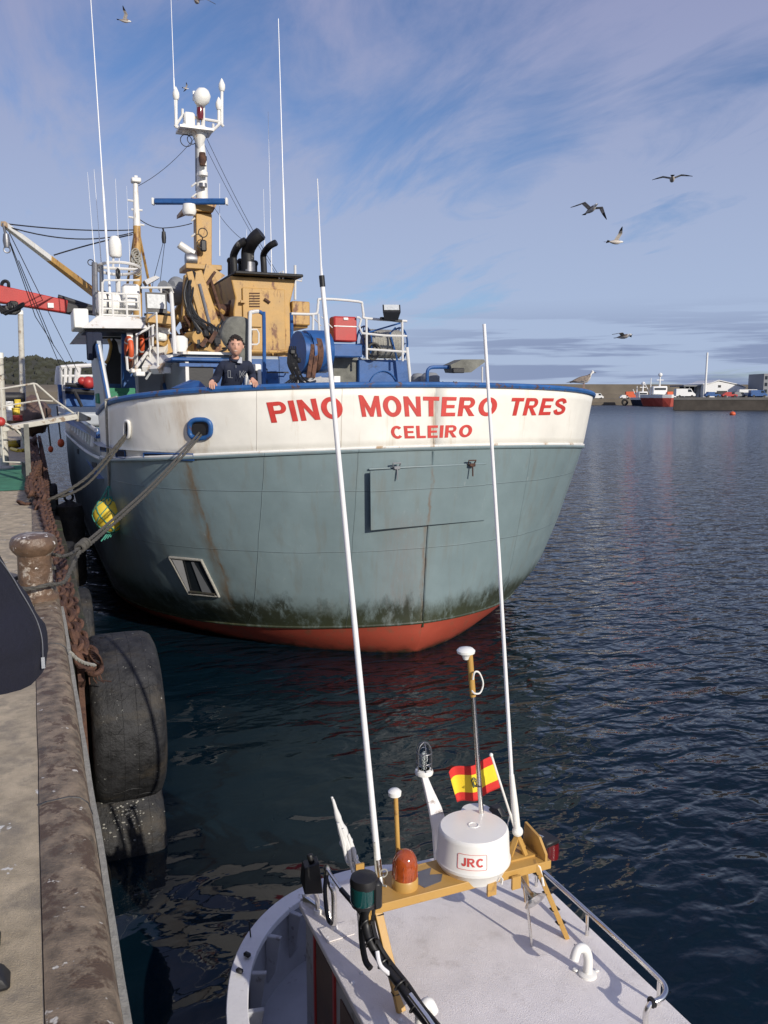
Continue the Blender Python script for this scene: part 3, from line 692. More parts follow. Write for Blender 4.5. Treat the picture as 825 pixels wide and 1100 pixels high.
# anchor pocket: frame, dark recess plate and anchor
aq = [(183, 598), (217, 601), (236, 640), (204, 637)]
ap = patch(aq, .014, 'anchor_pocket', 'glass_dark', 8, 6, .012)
framed(polyline(aq, 6), .022, 'pocket_frame', 'rope_light', .02, ap)
b = MB(); C4 = [hit(*p, .03) for p in ((186, 600), (197, 601), (205, 633), (204, 635))]; b.slab(C4, (0, -.01, 0)); b.build('anchor_fluke', 'white', ap, smooth=False)
b = MB(); C5 = [hit(*p, .022) for p in ((206, 603), (209, 603), (228, 636), (218, 635))]; b.slab(C5, (0, -.006, 0)); b.build('recess_web', 'greybld', ap, smooth=False)
b = MB(); b.tube([hit(205, 634.5, .03), hit(232, 637.5, .03)], .02, 8); b.build('weed_edge', 'quaywall', ap)
# draught scuffs
# ------------------------------------------------------------------ ship's name, laid on the curved plating
def bez_text(txt):
    c = bpy.data.curves.new('text', 'FONT'); c.body = txt; c.size = 1; c.offset = .035; c.resolution_u = 6; c.space_character = 1.1
    o = bpy.data.objects.new('text', c); COL.objects.link(o); dg = bpy.context.evaluated_depsgraph_get()
    me = bpy.data.meshes.new_from_object(o.evaluated_get(dg)); bpy.data.objects.remove(o); return me
def glyphs(ch):
    def rect(a, c, d, e): return [(a, d), (c, d), (c, e), (a, e)]
    def ring(cx, cy, ox, oy, ix, iy, a0, a1, n=18):
        o = []
        for i in range(n):
            t, u = R(a0 + (a1 - a0) * i / n), R(a0 + (a1 - a0) * (i + 1) / n)
            o.append([(cx + ox * math.cos(t), cy + oy * math.sin(t)), (cx + ox * math.cos(u), cy + oy * math.sin(u)), (cx + ix * math.cos(u), cy + iy * math.sin(u)), (cx + ix * math.cos(t), cy + iy * math.sin(t))])
        return o
    if ch == 'I': return [rect(0, .235, 0, 1)], .235
    if ch == 'T': return [rect(0, .74, .80, 1), rect(.25, .49, 0, .797)], .74
    if ch == 'L': return [rect(0, .235, 0, 1), rect(.237, .64, 0, .19)], .64
    if ch == 'E': return [rect(0, .235, 0, 1), rect(.237, .68, .81, 1), rect(.237, .63, .42, .59), rect(.237, .70, 0, .19)], .70
    if ch in 'PR':
        o = [rect(0, .235, 0, 1), rect(.237, .46, .81, 1), rect(.237, .46, .41, .58)] + ring(.462, .705, .295, .295, .09, .125, -90, 90, 12)
        if ch == 'R': o.append([(.30, .407), (.53, .407), (.83, 0), (.56, 0)]); return o, .83
        return o, .757
    if ch == 'N': return [rect(0, .22, 0, 1), rect(.58, .80, 0, 1), [(.222, 1), (.578, .37), (.578, 0), (.222, .63)]], .80
    if ch == 'M': return [rect(0, .21, 0, 1), rect(.75, .96, 0, 1), [(.212, 1), (.48, .40), (.48, 0), (.40, 0), (.212, .52)], [(.748, 1), (.748, .52), (.56, 0), (.482, 0), (.482, .40)]], .96
    if ch == 'O': return ring(.44, .5, .44, .515, .20, .31, 0, 360, 32), .88
    if ch == 'C': return ring(.42, .5, .42, .515, .19, .31, 42, 318, 28), .77
    if ch == 'J': return [rect(.30, .52, .30, 1)] + ring(.27, .298, .25, .31, .035, .11, 180, 360, 14), .52
    if ch == 'S':
        P = catmull([Vector((x, y, 0)) for x, y in ((.60, .70), (.50, .87), (.33, .91), (.15, .83), (.13, .68), (.27, .57), (.46, .48), (.60, .36), (.57, .17), (.38, .09), (.20, .13), (.10, .31))], 4); o = []; W = []
        for i, p in enumerate(P): t = (P[min(i + 1, len(P) - 1)] - P[max(i - 1, 0)]).normalized(); W.append(((p.x - t.y * .10, p.y + t.x * .10), (p.x + t.y * .10, p.y - t.x * .10)))
        for (a, c), (d, e) in zip(W, W[1:]): o.append([a, c, e, d])
        return o, .72
def glyph_bm(txt, gap=.13):
    bm = bmesh.new(); x = 0
    for ch in txt:
        g, wd = glyphs(ch)
        for poly in g: bm.faces.new([bm.verts.new((x + px, py, 0)) for px, py in poly])
        x += wd + gap
    bmesh.ops.triangulate(bm, faces=bm.faces); return bm
def arc_for(px, z):   # signed station along the rail whose image column is px at height z
    lo, hi = -2.2, 2.2
    def col(a):
        P = hpt(1 if a > 0 else -1, abs(a) ** 2 / 2.2, z); d = P - CP; return 412.5 + F * (d @ _r) / (d @ _f)
    for _ in range(40):
        m = (lo + hi) / 2
        if col(m) < px: lo = m
        else: hi = m
    return (lo + hi) / 2
def lettering(txt, px0, px1, ztop, zbot, name):
    bm = glyph_bm(txt); me = bpy.data.meshes.new(name); xs = [v.co.x for v in bm.verts]; ys = [v.co.y for v in bm.verts]; x0, x1, ya, yb = min(xs), max(xs), min(ys), max(ys)
    for k in range(1, 60):
        bmesh.ops.bisect_plane(bm, geom=bm.verts[:] + bm.edges[:] + bm.faces[:], plane_co=(x0 + (x1 - x0) * k / 60, 0, 0), plane_no=(1, 0, 0))
    tab = [arc_for(px0 + (px1 - px0) * k / 40, (ztop(px0) + zbot(px0)) / 2) for k in range(41)]
    for v in bm.verts:
        u = (v.co.x - x0) / (x1 - x0) * 40; k = min(39, int(u)); a = tab[k] + (tab[k + 1] - tab[k]) * (u - k); px = px0 + (px1 - px0) * u / 40
        t = (v.co.y - ya) / (yb - ya); z = zbot(px) + (ztop(px) - zbot(px)) * t
        P = hpt(1 if a > 0 else -1, a * a / 2.2, z); v.co = P + hnorm(P) * .006 - tr.location
    bm.to_mesh(me); bm.free(); me.materials.clear(); me.materials.append(mt['letters'])
    o = bpy.data.objects.new(name, me); COL.objects.link(o); o.parent = tr; return o
def zt(px): return 4.01 + (px - 290) * .00105 if px < 390 else 4.105 - (px - 390) * .00022
def zb(px): return 3.715 + (px - 290) * .0008 if px < 390 else 3.795 - (px - 390) * .00005
lettering('PINO', 289, 369, zt, zb, 'ship_name_lettering')
lettering('MONTERO', 387, 534, zt, zb, 'ship_name_lettering')
lettering('TRES', 548, 608, zt, zb, 'ship_name_lettering')
lettering('CELEIRO', 420, 507, lambda p: 3.665, lambda p: 3.475, 'home_port_lettering')

# ------------------------------------------------------------------ deckhouse
YF = 15.7
def front(b, x0, y0_, x1, y1_, Y, depth): # box whose front face is the picture rectangle at distance Y
    a = A(x0, y1_, Y); c = A(x1, y0_, Y); return b.box(((a.x + c.x) / 2, Y + depth / 2, (a.z + c.z) / 2), (abs(c.x - a.x), depth, abs(c.z - a.z)))
hx0 = A(199, 400, YF).x; hx1 = A(439, 400, YF).x; hz = A(199, 381, YF).z
b = MB(); b.box(((hx0 + hx1) / 2, YF + 4.5, (2.62 + hz) / 2), (hx1 - hx0, 9, hz - 2.62), 0, .03); dh = b.build('deckhouse', 'grey', tr)
b = MB(); front(b, 201, 386, 300, 416, YF - .02, .1); front(b, 300, 384, 358, 416, YF - .02, .1); b.build('front_panel', 'blue', dh)
b = MB(); front(b, 204, 391, 229, 417, YF - .06, .05); b.build('engine_hatch', 'dark', dh)
b = MB(); front(b, 200, 386, 202.6, 418, YF - .10, .09); b.build('corner_post', 'whitepipe', dh)
b = MB(); a = A(190, 390, YF - .12); c = A(243, 380, YF - .12); b.box(((a.x + c.x) / 2, YF + .3, (a.z + c.z) / 2 - .02), (c.x - a.x + .2, .9, .07), 0, .02); b.box(((a.x + c.x) / 2, YF - .05, (a.z + c.z) / 2 - .12), (c.x - a.x - .1, .12, .06)); b.build('roof_lip', 'blue', dh)
b = MB(); front(b, 264, 391, 281, 417, YF - .14, .12); o = b.build('locker_door', 'white', dh, bevel=.03)
b = MB(); front(b, 275, 398, 276.6, 412, YF - .17, .05); b.build('handle', 'dark', o)
b = MB(); front(b, 355, 370, 389.5, 383, YF - .5, 1.4); b.build('ledge', 'blue', dh, bevel=.02)
b = MB(); front(b, 358, 384, 384, 412, YF - .02, .1); b.build('recess_panel', 'tarp', dh)
b = MB(); front(b, 359, 404, 365.5, 412, YF - .5, .4); b.build('vent_box', 'plastic', dh)
b = MB(); front(b, 385.5, 387, 439.5, 413, YF - .12, 1.6); b.build('store_locker', 'blue', dh, bevel=.02)
cc_ = A(412, 420, YF - .15); b = MB(); b.tube([cc_ + Vector((math.cos(t) * .33, 0, math.sin(t) * .4)) for t in [R(12 * i) for i in range(16)]], .010, 6); b.build('welded_arc', 'bluetrim', dh)
for hx_, hy_ in ((286, 400), (286, 413)):
    P = A(hx_, hy_, YF - .12); b = MB(); b.tube([P + Vector((0, .05, .08)), P + Vector((0, -.06, .05)), P + Vector((0, -.06, 0)), P + Vector((.42, -.06, 0)), P + Vector((.42, .05, 0))], .014, 6); b.build('grab_rail', 'dark', dh)
for wy in (18.3, 20.4): # oval portholes on the quay side
    pts = [Vector((hx0 - .012, wy + .34 * math.cos(t), 3.98 + .36 * math.sin(t) * (1 if True else 0))) for t in [2 * math.pi * i / 24 for i in range(24)]]
    b = MB(); b.tube(pts + [pts[0]], .05, 8); f = b.build('porthole', 'blue', dh); b = MB(); b.slab(pts, (-.008, 0, 0)); b.build('glass', 'glass_dark', f)
b = MB(); b.box((hx0 + .4, YF + 4.4, hz + .03), (.9, 9, .05)); b.build('deck_edge', 'white', dh)
P = A(437, 398, 15.0); b = MB(); b.tube([A(437, 373, 15.2), A(441, 412, 15.2)], .035, 8); b.build('guard_post', 'whitepipe', tr)

# ------------------------------------------------------------------ funnel casing
YS = 17.6
fx = [A(x, 350, YS).x for x in (241, 251, 262, 310, 318)]; zt_ = A(280, 298, YS).z; zb_ = hz
fn = None; b = MB()
side = [(0, 0), (0, .62), (.04, .9), (.12, 1.05), (.14, 1.45), (.08, 1.62), (.0, zt_ - zb_)]
X0, X1 = A(252, 350, YS).x, A(311, 350, YS).x
pr = [(X0 - .02, zb_), (X1 + .05, zb_), (X1 + .05, zb_ + .9), (X1 + .02, zb_ + 1.2), (X1 + .16, zt_), (X0 - .07, zt_), (X0 + .03, zt_ - .45), (X0 - .02, zb_ + 1.0)]
b.slab([Vector((x, YS, z)) for x, z in pr], (0, 3.0, 0)); fn = b.build('funnel_casing', 'yellow', tr, smooth=False, bevel=.03)
b = MB(); front(b, 262, 311, 306, 383, YS - .05, .06); b.build('casing_door', 'yellow', fn, bevel=.015)
b = MB(); front(b, 267, 335, 281, 351, YS - .09, .05); b.build('lower_panel', 'yellow', fn, bevel=.01)
b = MB()
for k in range(6): a = A(268, 315 + k * 2.8, YS - .06); c = A(279, 315 + k * 2.8, YS - .06); b.bar(a, c, .03, .02)
b.build('louvre', 'rust', fn)
b = MB(); a = A(268, 313.5, YS - .055); c = A(279.5, 330, YS - .055); b.box(((a.x + c.x) / 2, YS - .052, (a.z + c.z) / 2), (c.x - a.x, .01, a.z - c.z)); b.build('louvre_back', 'yellow', fn)
for x_, y_ in ((261, 324), (261, 352)): P = A(x_, y_, YS - .09); b = MB(); b.box(P, (.10, .06, .05)); b.build('hinge', 'yellow', fn)
b = MB(); b.bar(A(284, 321, YS - .08), A(290, 325, YS - .08), .05, .04); b.build('handle', 'rust', fn)
b = MB(); b.tube([A(262, 377, YS - .2), A(300, 378, YS - .2), A(318, 375, YS - .2)], .035, 8); b.tube([A(292, 377, YS - .2), A(294, 384, YS - .2)], .02, 6); b.build('pipe_run', 'yellow', fn)
a = A(262, 300, YS); c = A(318, 297, YS)
b = MB(); b.box(((X0 + X1) / 2 + .12, YS + 1.4, zt_ + .05), (X1 - X0 + .26, 3.3, .06), 0, .015); b.build('soot_plate', 'soot', fn)
def exhaust(pts, rpx, Y, name='exhaust_pipe'):
    r = rpx / F * Y * .97; P = [A(x, y, Y) + Vector((0, -.10 * i, 0)) * (1 if i > 2 else 0) for i, (x, y) in enumerate(pts)]
    b = MB(); b.tube([P[0] - Vector((0, 0, .05)), P[0] + Vector((0, 0, .10))], r * 1.22, 18); b.tube(catmull(P, 5), r, 18, r * 1.04); o = b.build(name, 'soot', fn)
    d = (P[-1] - P[-2]).normalized(); b = MB(); b.lathe([(r * .95, .012), (.01, .012)], P[-1], 18, d, cap=False); b.build('pipe_mouth', 'black', o); return o
exhaust([(252, 300), (251.3, 285), (251, 274), (253, 266), (259, 262)], 3.9, YS + .6)
exhaust([(267, 299), (266.3, 282), (266.5, 269), (269, 260), (275, 254.5)], 7.0, YS + .4)
exhaust([(284, 299), (283.3, 284), (283.2, 273), (285.5, 267), (291, 264)], 3.4, YS + .5)
b = MB(); b.tube([A(267, 296, YS + .4), A(267, 282, YS + .4)], 15 / F * YS / 2 * .96, 18); b.build('heat_shield', 'steel_dull', fn)
for px, y1 in ((247, 280), (258, 281), (274, 283)):
    b = MB(); b.tube([A(px, 300, YS + .8), A(px, y1, YS + .8)], .05, 8); b.ball(A(px, y1, YS + .8), .07); b.build('vent_pipe', 'soot', fn)
b = MB(); front(b, 314, 324, 333, 349, YS + .4, 1.6); front(b, 312, 346, 331, 352, YS + .5, 1.4); b.build('side_locker', 'yellow', tr, bevel=.03)
b = MB(); b.tube([A(317, 322, YS + 1.2), A(317, 285, YS + 1.2)], .03, 8); b.tube([A(313, 300, YS + 1.2), A(324, 302, YS + 1.2), A(324, 296, YS + 1.2)], .02, 6); b.tube([A(322, 326, YS + 1.2), A(345, 350, YS + .2)], .012, 6); b.build('aerial_post', 'whitepipe', tr)
b = MB(); b.tube([A(300, 300, YS), A(300, 293, YS), A(304, 291, YS), A(304, 300, YS)], .02, 6); b.build('hoop', 'whitepipe', fn)

# ------------------------------------------------------------------ main mast
YM = 20.0
def col(b, pts, Y, ddepth=None):      # stack of picture rows (xl, xr, y) into a square-section column
    rows = []
    for xl, xr, y in pts:
        a = A(xl, y, Y); c = A(xr, y, Y); wv = (c.x - a.x); cx_ = (a.x + c.x) / 2; h = wv / 2 if ddepth is None else ddepth / 2
        rows.append([(cx_ - wv / 2, Y - h, a.z), (cx_ + wv / 2, Y - h, a.z), (cx_ + wv / 2, Y + h, a.z), (cx_ - wv / 2, Y + h, a.z)])
    vs = [v for r in rows for v in r]; n = len(rows)
    b.add(vs, [(i * 4 + k, i * 4 + (k + 1) % 4, (i + 1) * 4 + (k + 1) % 4, (i + 1) * 4 + k) for i in range(n - 1) for k in range(4)] + [(3, 2, 1, 0), tuple((n - 1) * 4 + k for k in range(4))])
b = MB(); col(b, [(203, 235, 392), (205, 233, 330), (209, 229, 298), (210, 226, 288), (209, 226, 230)], YM); ms = b.build('main_mast', 'yellow', tr, smooth=False, bevel=.02)
b = MB(); col(b, [(196, 234, 291), (196, 234, 285.5)], YM - .2, .9); b.build('mast_platform', 'yellow', ms, bevel=.015)
b = MB(); col(b, [(208, 226, 229), (203, 231, 218), (203, 231, 215)], YM, .6); b.build('mast_platform', 'yellow', ms, bevel=.01)
b = MB(); b.slab([A(196, 228, YM - .1), A(209, 223, YM - .1), A(209, 217, YM - .1), A(207, 217, YM - .1), A(196, 224, YM - .1)], (0, .8, 0)); b.build('radar_bracket', 'yellow', ms, smooth=False)
b = MB(); b.tube([A(217, 218, YM), A(216.5, 170, YM), A(214, 140, YM)], [.145, .115, .08], 16); um = b.build('upper_mast', 'white', ms)
b = MB(); b.tube([A(211.5, 205, YM), A(211, 140, YM)], .035, 8)
b.build('mast_cable', 'steel_dull', um)
for y_ in (196, 208, 233, 250): b = MB(); b.tube([A(211, y_, YM), A(206, y_ + 4, YM - .3)], .022, 6); b.build('mast_step', 'whitepipe', um)
for y_, wd, m in ((187, 5, 'white'), (170, 4, 'dark'), (176, 4, 'white'), (199, 4, 'steel_dull')):
    P = A(218, y_, YM - .22); b = MB(); b.lathe([(wd / F * YM, -.04), (wd / F * YM, .04)], P, 12); b.build('lamp_bracket' if m != 'dark' else 'mast_lamp', m, um)
b = MB(); b.lathe([(.07, -.14), (.09, 0), (.07, .14)], A(217.5, 171, YM - .25), 12); b.build('signal_lamp', 'rust', um)
b = MB(); b.lathe([(.04, -.4), (.2, .0), (.20, .07)], A(214, 141, YM - .05), 12); b.box(A(209, 141, YM - .05), (.75, .6, .05)); b.build('top_platform', 'white', um)
b = MB(); b.tube([A(188, 136, YM), A(196, 124, YM), A(236, 131, YM), A(240, 136, YM)], .035, 8); b.tube([A(188, 136, YM), A(204, 139, YM), A(228, 141, YM), A(238, 131, YM)], .035, 8); b.tube([A(196, 124, YM), A(196, 117, YM)], .03, 8); b.tube([A(229, 139, YM), A(229, 133, YM)], .03, 8); b.build('crosstree', 'whitepipe', um)
for px, yt, yb in ((189, 101, 134), (235, 112, 134), (238.3, 92, 133)):
    b = MB(); b.tube([A(px, yb, YM), A(px, yt + 4, YM)], .035, 8); b.lathe([(.05, -.12), (.075, -.06), (.075, .02), (.03, .12), (.005, .16)], A(px, yt, YM), 12); b.build('satellite_receiver', 'plastic', um)
b = MB(); b.tube([A(213, 140, YM), A(213, 112, YM)], .04, 8); b.tube([A(218, 140, YM), A(218, 112, YM)], .05, 8); b.build('dome_post', 'whitepipe', um)
b = MB(); b.lathe([(.07, -.12), (.08, 0), (.07, .12)], A(215, 122, YM - .1), 12); b.build('red_lamp', 'redlens', um)
b = MB(); b.lathe([(.08, -.20), (.15, -.14), (.19, -.02), (.16, .11), (.08, .18), (.01, .20)], A(217, 104, YM - .1), 20, (.5, 0, .85)); b.build('radome', 'plastic', um)
b = MB(); b.bar(A(208, 98, YM), A(208, 108, YM), .04); b.bar(A(208, 99, YM), A(213, 101, YM), .05); b.build('wind_vane', 'whitepipe', um)
b = MB(); b.box(A(203, 130, YM), (.24, .24, .34), 0, .04); b.ball(A(200, 138, YM), .13); b.build('instrument_box', 'plastic', um)
b = MB(); b.torus(A(200, 151, YM), .13, .01, (0, 1, 0), 16, 5); b.torus(A(206, 150, YM), .10, .01, (0, 1, 0), 16, 5); b.build('cable_loop', 'dark', um)
b = MB(); b.box(A(204, 216.5, YM - .35), (1.62, .11, .13), -YAW, .03); rs = b.build('radar_scanner', 'blue', ms)
P = A(204, 216.5, YM - .35)
for sx in (-1, 1): b = MB(); b.box(P + Vector((sx * .83 * math.cos(YAW), -sx * .83 * math.sin(YAW), 0)), (.05, .13, .15), -YAW, .01); b.build('end_cap', 'plastic', rs)
b = MB(); b.lathe([(.13, -.3), (.16, -.22), (.14, -.07)], A(203, 216, YM - .35), 14); b.build('radar_motor', 'plastic', rs)
b = MB(); b.tube([A(193, 263, YM - .4), A(208, 273, YM - .4)], .09, 12); b.lathe([(.08, 0), (.09, .02)], A(193, 263, YM - .45), 12, (-.7, 0, .5)); b.build('searchlight', 'whitepipe', ms)
b = MB(); b.lathe([(.14, -.12), (.16, .0), (.12, .13)], A(205, 279, YM - .5), 14, (1, 0, 0)); b.build('siren', 'steel_dull', ms)
b = MB(); b.box(A(218.5, 264, YM - .35), (.14, .1, .26), 0, .03); b.torus(A(218, 250, YM - .4), .10, .012, (0, 1, 0), 14, 5); b.build('deck_lamp', 'dark', ms)
b = MB(); b.torus(A(216, 262, YM - .38), .09, .01, (0, 1, 0), 14, 5); b.build('cable_coil', 'dark', ms)

# ------------------------------------------------------------------ knuckle-boom crane, folded
YC = 17.2
b = MB(); b.lathe([(.5, -.1), (.5, .05), (.34, .1), (.30, .75)], Vector((A(222, 384, YC + .6).x, YC + .6, hz + .1)), 20); cr = b.build('deck_crane', 'yellow', tr)
b = MB(); b.bar(A(209, 292, YC), A(232, 366, YC), .26, .22, .34, .26); b.build('outer_boom', 'yellow', cr, bevel=.02)
b = MB(); b.bar(A(203, 292, YC - .25), A(222, 362, YC - .25), .12, .12); b.build('boom_cylinder', 'yellow', cr, bevel=.01)
b = MB(); b.tube([A(214, 305, YC - .28), A(226, 352, YC - .3)], .035, 8); b.build('cylinder_rod', 'steel_dull', cr)
b = MB(); b.bar(A(203, 296, YC + .2), A(200, 348, YC + .2), .2, .22); b.bar(A(200, 346, YC + .2), A(214, 368, YC + .2), .22, .22); b.build('inner_boom', 'yellow', cr, bevel=.02)
b = MB(); b.bar(A(203, 318, YC + .9), A(184, 350, YC + .9), .32, .24, .2, .18); b.build('stay_arm', 'yellow', cr, bevel=.02)
b = MB(); b.slab([A(222, 283, YC + .4), A(242, 296, YC + .4), A(222, 311, YC + .4), A(217, 303, YC + .4)], (0, .12, 0)); b.build('gusset_plate', 'yellow', cr, smooth=False)
b = MB(); b.bar(A(221, 307, YC + .3), A(231, 292, YC + .3), .07, .05); b.build('gusset_link', 'rust', cr)
b = MB(); b.bar(A(226, 345, YC - .1), A(240, 372, YC - .1), .3, .2, .2, .16); b.build('lower_link', 'yellow', cr, bevel=.02)
b = MB(); b.lathe([(.22, -.3), (.22, -.26), (.13, -.25), (.13, .25), (.22, .26), (.22, .3)], A(234, 333, YC + .9), 18, (1, 0, 0)); b.build('winch_drum', 'rust', cr)
b = MB(); b.lathe([(.13, -.2), (.13, .2)], A(208, 363, YC - .3), 16, (.3, -1, 0)); b.lathe([(.05, -.22), (.05, -.2)], A(208, 363, YC - .3), 12, (.3, -1, 0)); b.build('slewing_motor', 'yellow', cr)
b = MB(); b.box(A(224, 372, YC - .1), (.75, .5, .34), .2, .05); b.box(A(212, 374, YC), (.5, .5, .3), -.2, .05); b.build('crane_base', 'yellow', cr)
b = MB(); rr_ = random.Random(5)
for k in range(9): # hydraulic hoses
    x = 199 + k * .8; b.tube([A(x + 4, 291 + k % 3, YC - .1 - .05 * (k % 4)), A(x + rr_.uniform(-3, 4), 315, YC - .35), A(x + rr_.uniform(-1, 8), 338, YC - .4), A(214 + k * 2.2, 356 + rr_.uniform(-4, 4), YC - .45), A(216 + k * 2, 372, YC - .3)], .022, 6, smooth_pts=4)
b.build('hydraulic_hoses', 'black', cr)
b = MB()
for k in range(16): P = A(216 + rr_.uniform(-4, 18), 362 + rr_.uniform(-8, 9), YC - .45); b.box(P, (rr_.uniform(.05, .16), .1, rr_.uniform(.05, .16)), rr_.uniform(0, 1), .02)
b.build('valve_block', 'dark', cr)
b = MB()
for k in range(12):
    P = A(203 - k * .9 + (k % 2) * 2, 330 + k * 3.6, YC + .1); b.torus(P, .085, .025, (1, .4 * (k % 2), .3), 12, 6)
b.build('lifting_chain', 'rust', cr)
b = MB(); b.lathe([(.12, 0), (.16, .1), (.16, .25), (.10, .3)], A(193, 378, 16.4), 14); b.build('bucket', 'plastic', cr)
b = MB(); b.bar(A(232, 352, YC - .2), A(243, 369, YC - .2), .10, .10); b.bar(A(225, 368, YC - .5), A(232, 356, YC - .5), .08, .08); b.bar(A(216, 372, YC - .5), A(222, 364, YC - .5), .08, .08); b.build('claw', 'rust', cr)
rj = random.Random(21); b = MB()
for k in range(14):
    P = A(rj.uniform(203, 240), rj.uniform(358, 380), YC - .3 + rj.uniform(-.2, .3)); b.tube([P, P + Vector((rj.uniform(-.3, .3), rj.uniform(-.1, .1), rj.uniform(-.1, .35))), P + Vector((rj.uniform(-.4, .4), rj.uniform(-.1, .1), rj.uniform(-.2, .1)))], .018, 5, smooth_pts=4)
b.build('loose_hoses', 'dark', cr)
for (x0, y0_, x1, y1_, r_) in ((226, 300, 240, 345, .035), (212, 300, 199, 352, .03), (206, 300, 218, 372, .025), (231, 330, 240, 336, .05), (184, 352, 200, 378, .06), (190, 340, 206, 352, .05)):
    b = MB(); b.tube([A(x0, y0_, YC + .35), A(x1, y1_, YC + .2)], r_, 8); b.build('hydraulic_pipe', 'rust' if r_ < .04 else 'yellow', cr)
b = MB()
for (x0, y0_, x1, y1_, YY1) in ((214, 142, 148, 200, 19), (219, 142, 302, 300, YS + 2), (213, 142, 300, 300, YS + 3), (227, 218, 268, 262, YS + 1)): b.tube(sag(A(x0, y0_, YM), A(x1, y1_, YY1), .12, 10), .006, 4)
b.build('mast_stay', 'dark', ms)
# ------------------------------------------------------------------ wheelhouse on the quay side
YW = 17.0
wl = A(91, 357, YW); wr_ = A(159, 351, YW); zr0 = A(120, 352, YW).z; zr1 = A(120, 338, YW).z
b = MB(); xl, xr = wl.x - .05, wr_.x
b.hull([(xl, YW - .1, zr0 - .03), (xr, YW - .1, zr0), (xl + .32, YW + .28, zr1), (xr - .12, YW + .28, zr1), (xl + .32, YW + 5.2, zr1), (xr - .12, YW + 5.2, zr1), (xl, YW + 5.4, zr0 - .03), (xr, YW + 5.4, zr0)])
whs = b.build('wheelhouse_roof', 'white', tr, smooth=False, bevel=.015)
b = MB(); b.box((xl + .0, YW + .6, (zr0 + zr1) / 2 + .04), (.27, 1.1, zr1 - zr0 + .12), 0, .02); b.build('roof_wing', 'white', whs)
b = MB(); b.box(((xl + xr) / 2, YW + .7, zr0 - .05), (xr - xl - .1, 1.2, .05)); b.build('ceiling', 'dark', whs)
# leaning side screen
b = MB(); Y_ = 15.9; b.slab([A(96, 366, 18.6), A(104, 366, 16.6), A(116, 433, Y_), A(103, 440, 17.9)], (.07, .02, 0)); sc_ = b.build('side_screen', 'grey', tr, smooth=False)
b = MB(); b.bar(A(104, 371, 16.5), A(116.5, 432, Y_ - .06), .05, .10); b.build('blue_edge', 'blue', sc_)
b = MB(); b.bar(A(106, 371, 16.45), A(118, 432, Y_ - .10), .035, .05); b.build('white_edge', 'whitepipe', sc_)
b = MB(); b.box(A(96.5, 372, 16.9) , (.12, .16, .52), 0, .02); b.box(A(104, 371, 16.95), (.2, .2, .48), 0, .02); b.build('navigation_light_box', 'navy', sc_)
# house walls behind the screen
xb = A(147, 400, 18.4).x
b = MB(); b.box((xb + .45, 20.4, (3.2 + zr0) / 2), (.9, 4.4, zr0 - 3.2)); hw = b.build('wheelhouse_wall', 'grey', tr, smooth=False)
b = MB(); b.slab([A(131, 356, 17.5), A(140, 354, 17.5), A(147, 429, 17.5), A(131, 429, 17.5)], (.0, .2, 0)); b.build('passage_panel', 'blue', hw, smooth=False)
b = MB(); b.bar(A(138.5, 353, 17.2), A(143.5, 400, 17.2), .11, .09); b.build('corner_pillar', 'white', hw)
b = MB(); b.slab([A(106, 353, 19.5), A(134, 353, 19.5), A(134, 365, 19.5), A(120, 363.5, 19.5), A(106, 364, 19.5)], (0, .1, 0)); b.slab([A(114, 395, 19.5), A(116, 385, 19.5), A(119, 368, 19.5), A(122, 363, 19.5), A(126, 368, 19.5), A(128, 378, 19.5), A(134, 386, 19.5), A(134, 416, 19.5), A(114, 416, 19.5)], (0, .1, 0)); b.build('passage_bulkhead', 'dark', hw, smooth=False)
b = MB(); b.tube([A(116.5, 364, 19.4), A(119, 372, 19.4), A(116, 386, 19.4), A(113, 390, 19.4)], .035, 8, smooth_pts=4); b.build('window_frame', 'yellow_clean', hw)
b = MB(); b.box(A(125, 424, 17.8), (.62, 1.2, .26)); b.box(A(118, 428, 17.4), (.5, .7, .2)); b.build('step', 'greenmat', hw, bevel=.02)
b = MB(); b.box(A(122, 415.5, 18.2), (.6, .1, .12)); b.build('step_edge', 'blue', hw)
b = MB(); b.tube([A(131, 380, 17.3), A(132, 414, 17.3)], .02, 6); b.build('grab_rail', 'blue', hw)
# upper side house with windows, behind the stair
b = MB(); b.slab([Vector((xb + .1, 18.0, 4.95)), Vector((xb + .1, 23, 4.95)), Vector((xb + .1, 23, 5.7)), Vector((xb + .1, 18, 5.7))], (.4, 0, 0)); uh = b.build('upper_house', 'white', tr, smooth=False)
def railing(pts, h, rails, name, mat='whitepipe', r=.02, posts=None, parent=None):
    b = MB()
    for k in range(rails): b.tube([Vector(p) + Vector((0, 0, h * (k + 1) / rails)) for p in pts], r, 6)
    for p in pts: b.tube([Vector(p), Vector(p) + Vector((0, 0, h))], r, 6)
    return b.build(name, mat, parent or tr)
railing([(xb + .1, y, hz) for y in (15.9, 17, 18, 19, 20, 21.5)], .75, 2, 'side_railing', r=.018)
for i, (x0, x1, y0_, y1_) in enumerate(((148, 152, 358, 380), (153.5, 157, 357, 378), (158.5, 161.5, 356, 376))):
    b = MB(); front(b, x0, y0_, x1, y1_, 17.9, .08); f = b.build('window', 'glass_dark', uh, smooth=False)
b = MB(); front(b, 146, 354, 163, 382, 17.99, .3); b.build('wall', 'white', uh, smooth=False)
b = MB(); b.bar(A(161, 397, 16.6), A(173, 372, 17.6), .3, .12); b.bar(A(146, 395, 16.4), A(163, 372, 17.3), .05, .05); b.bar(A(168, 399, 16.4), A(181, 384, 16.6), .3, .14); st_ = b.build('stairway', 'white', tr, smooth=False, bevel=.01)
for q in ((141, 396, 152, 400.5, 16.4), (146, 399, 156, 404, 16.2), (171, 394, 184, 401, 16.3), (171, 391, 182, 393, 16.4)): b = MB(); front(b, *q, .4); b.build('deck_box', 'white', tr, bevel=.02)
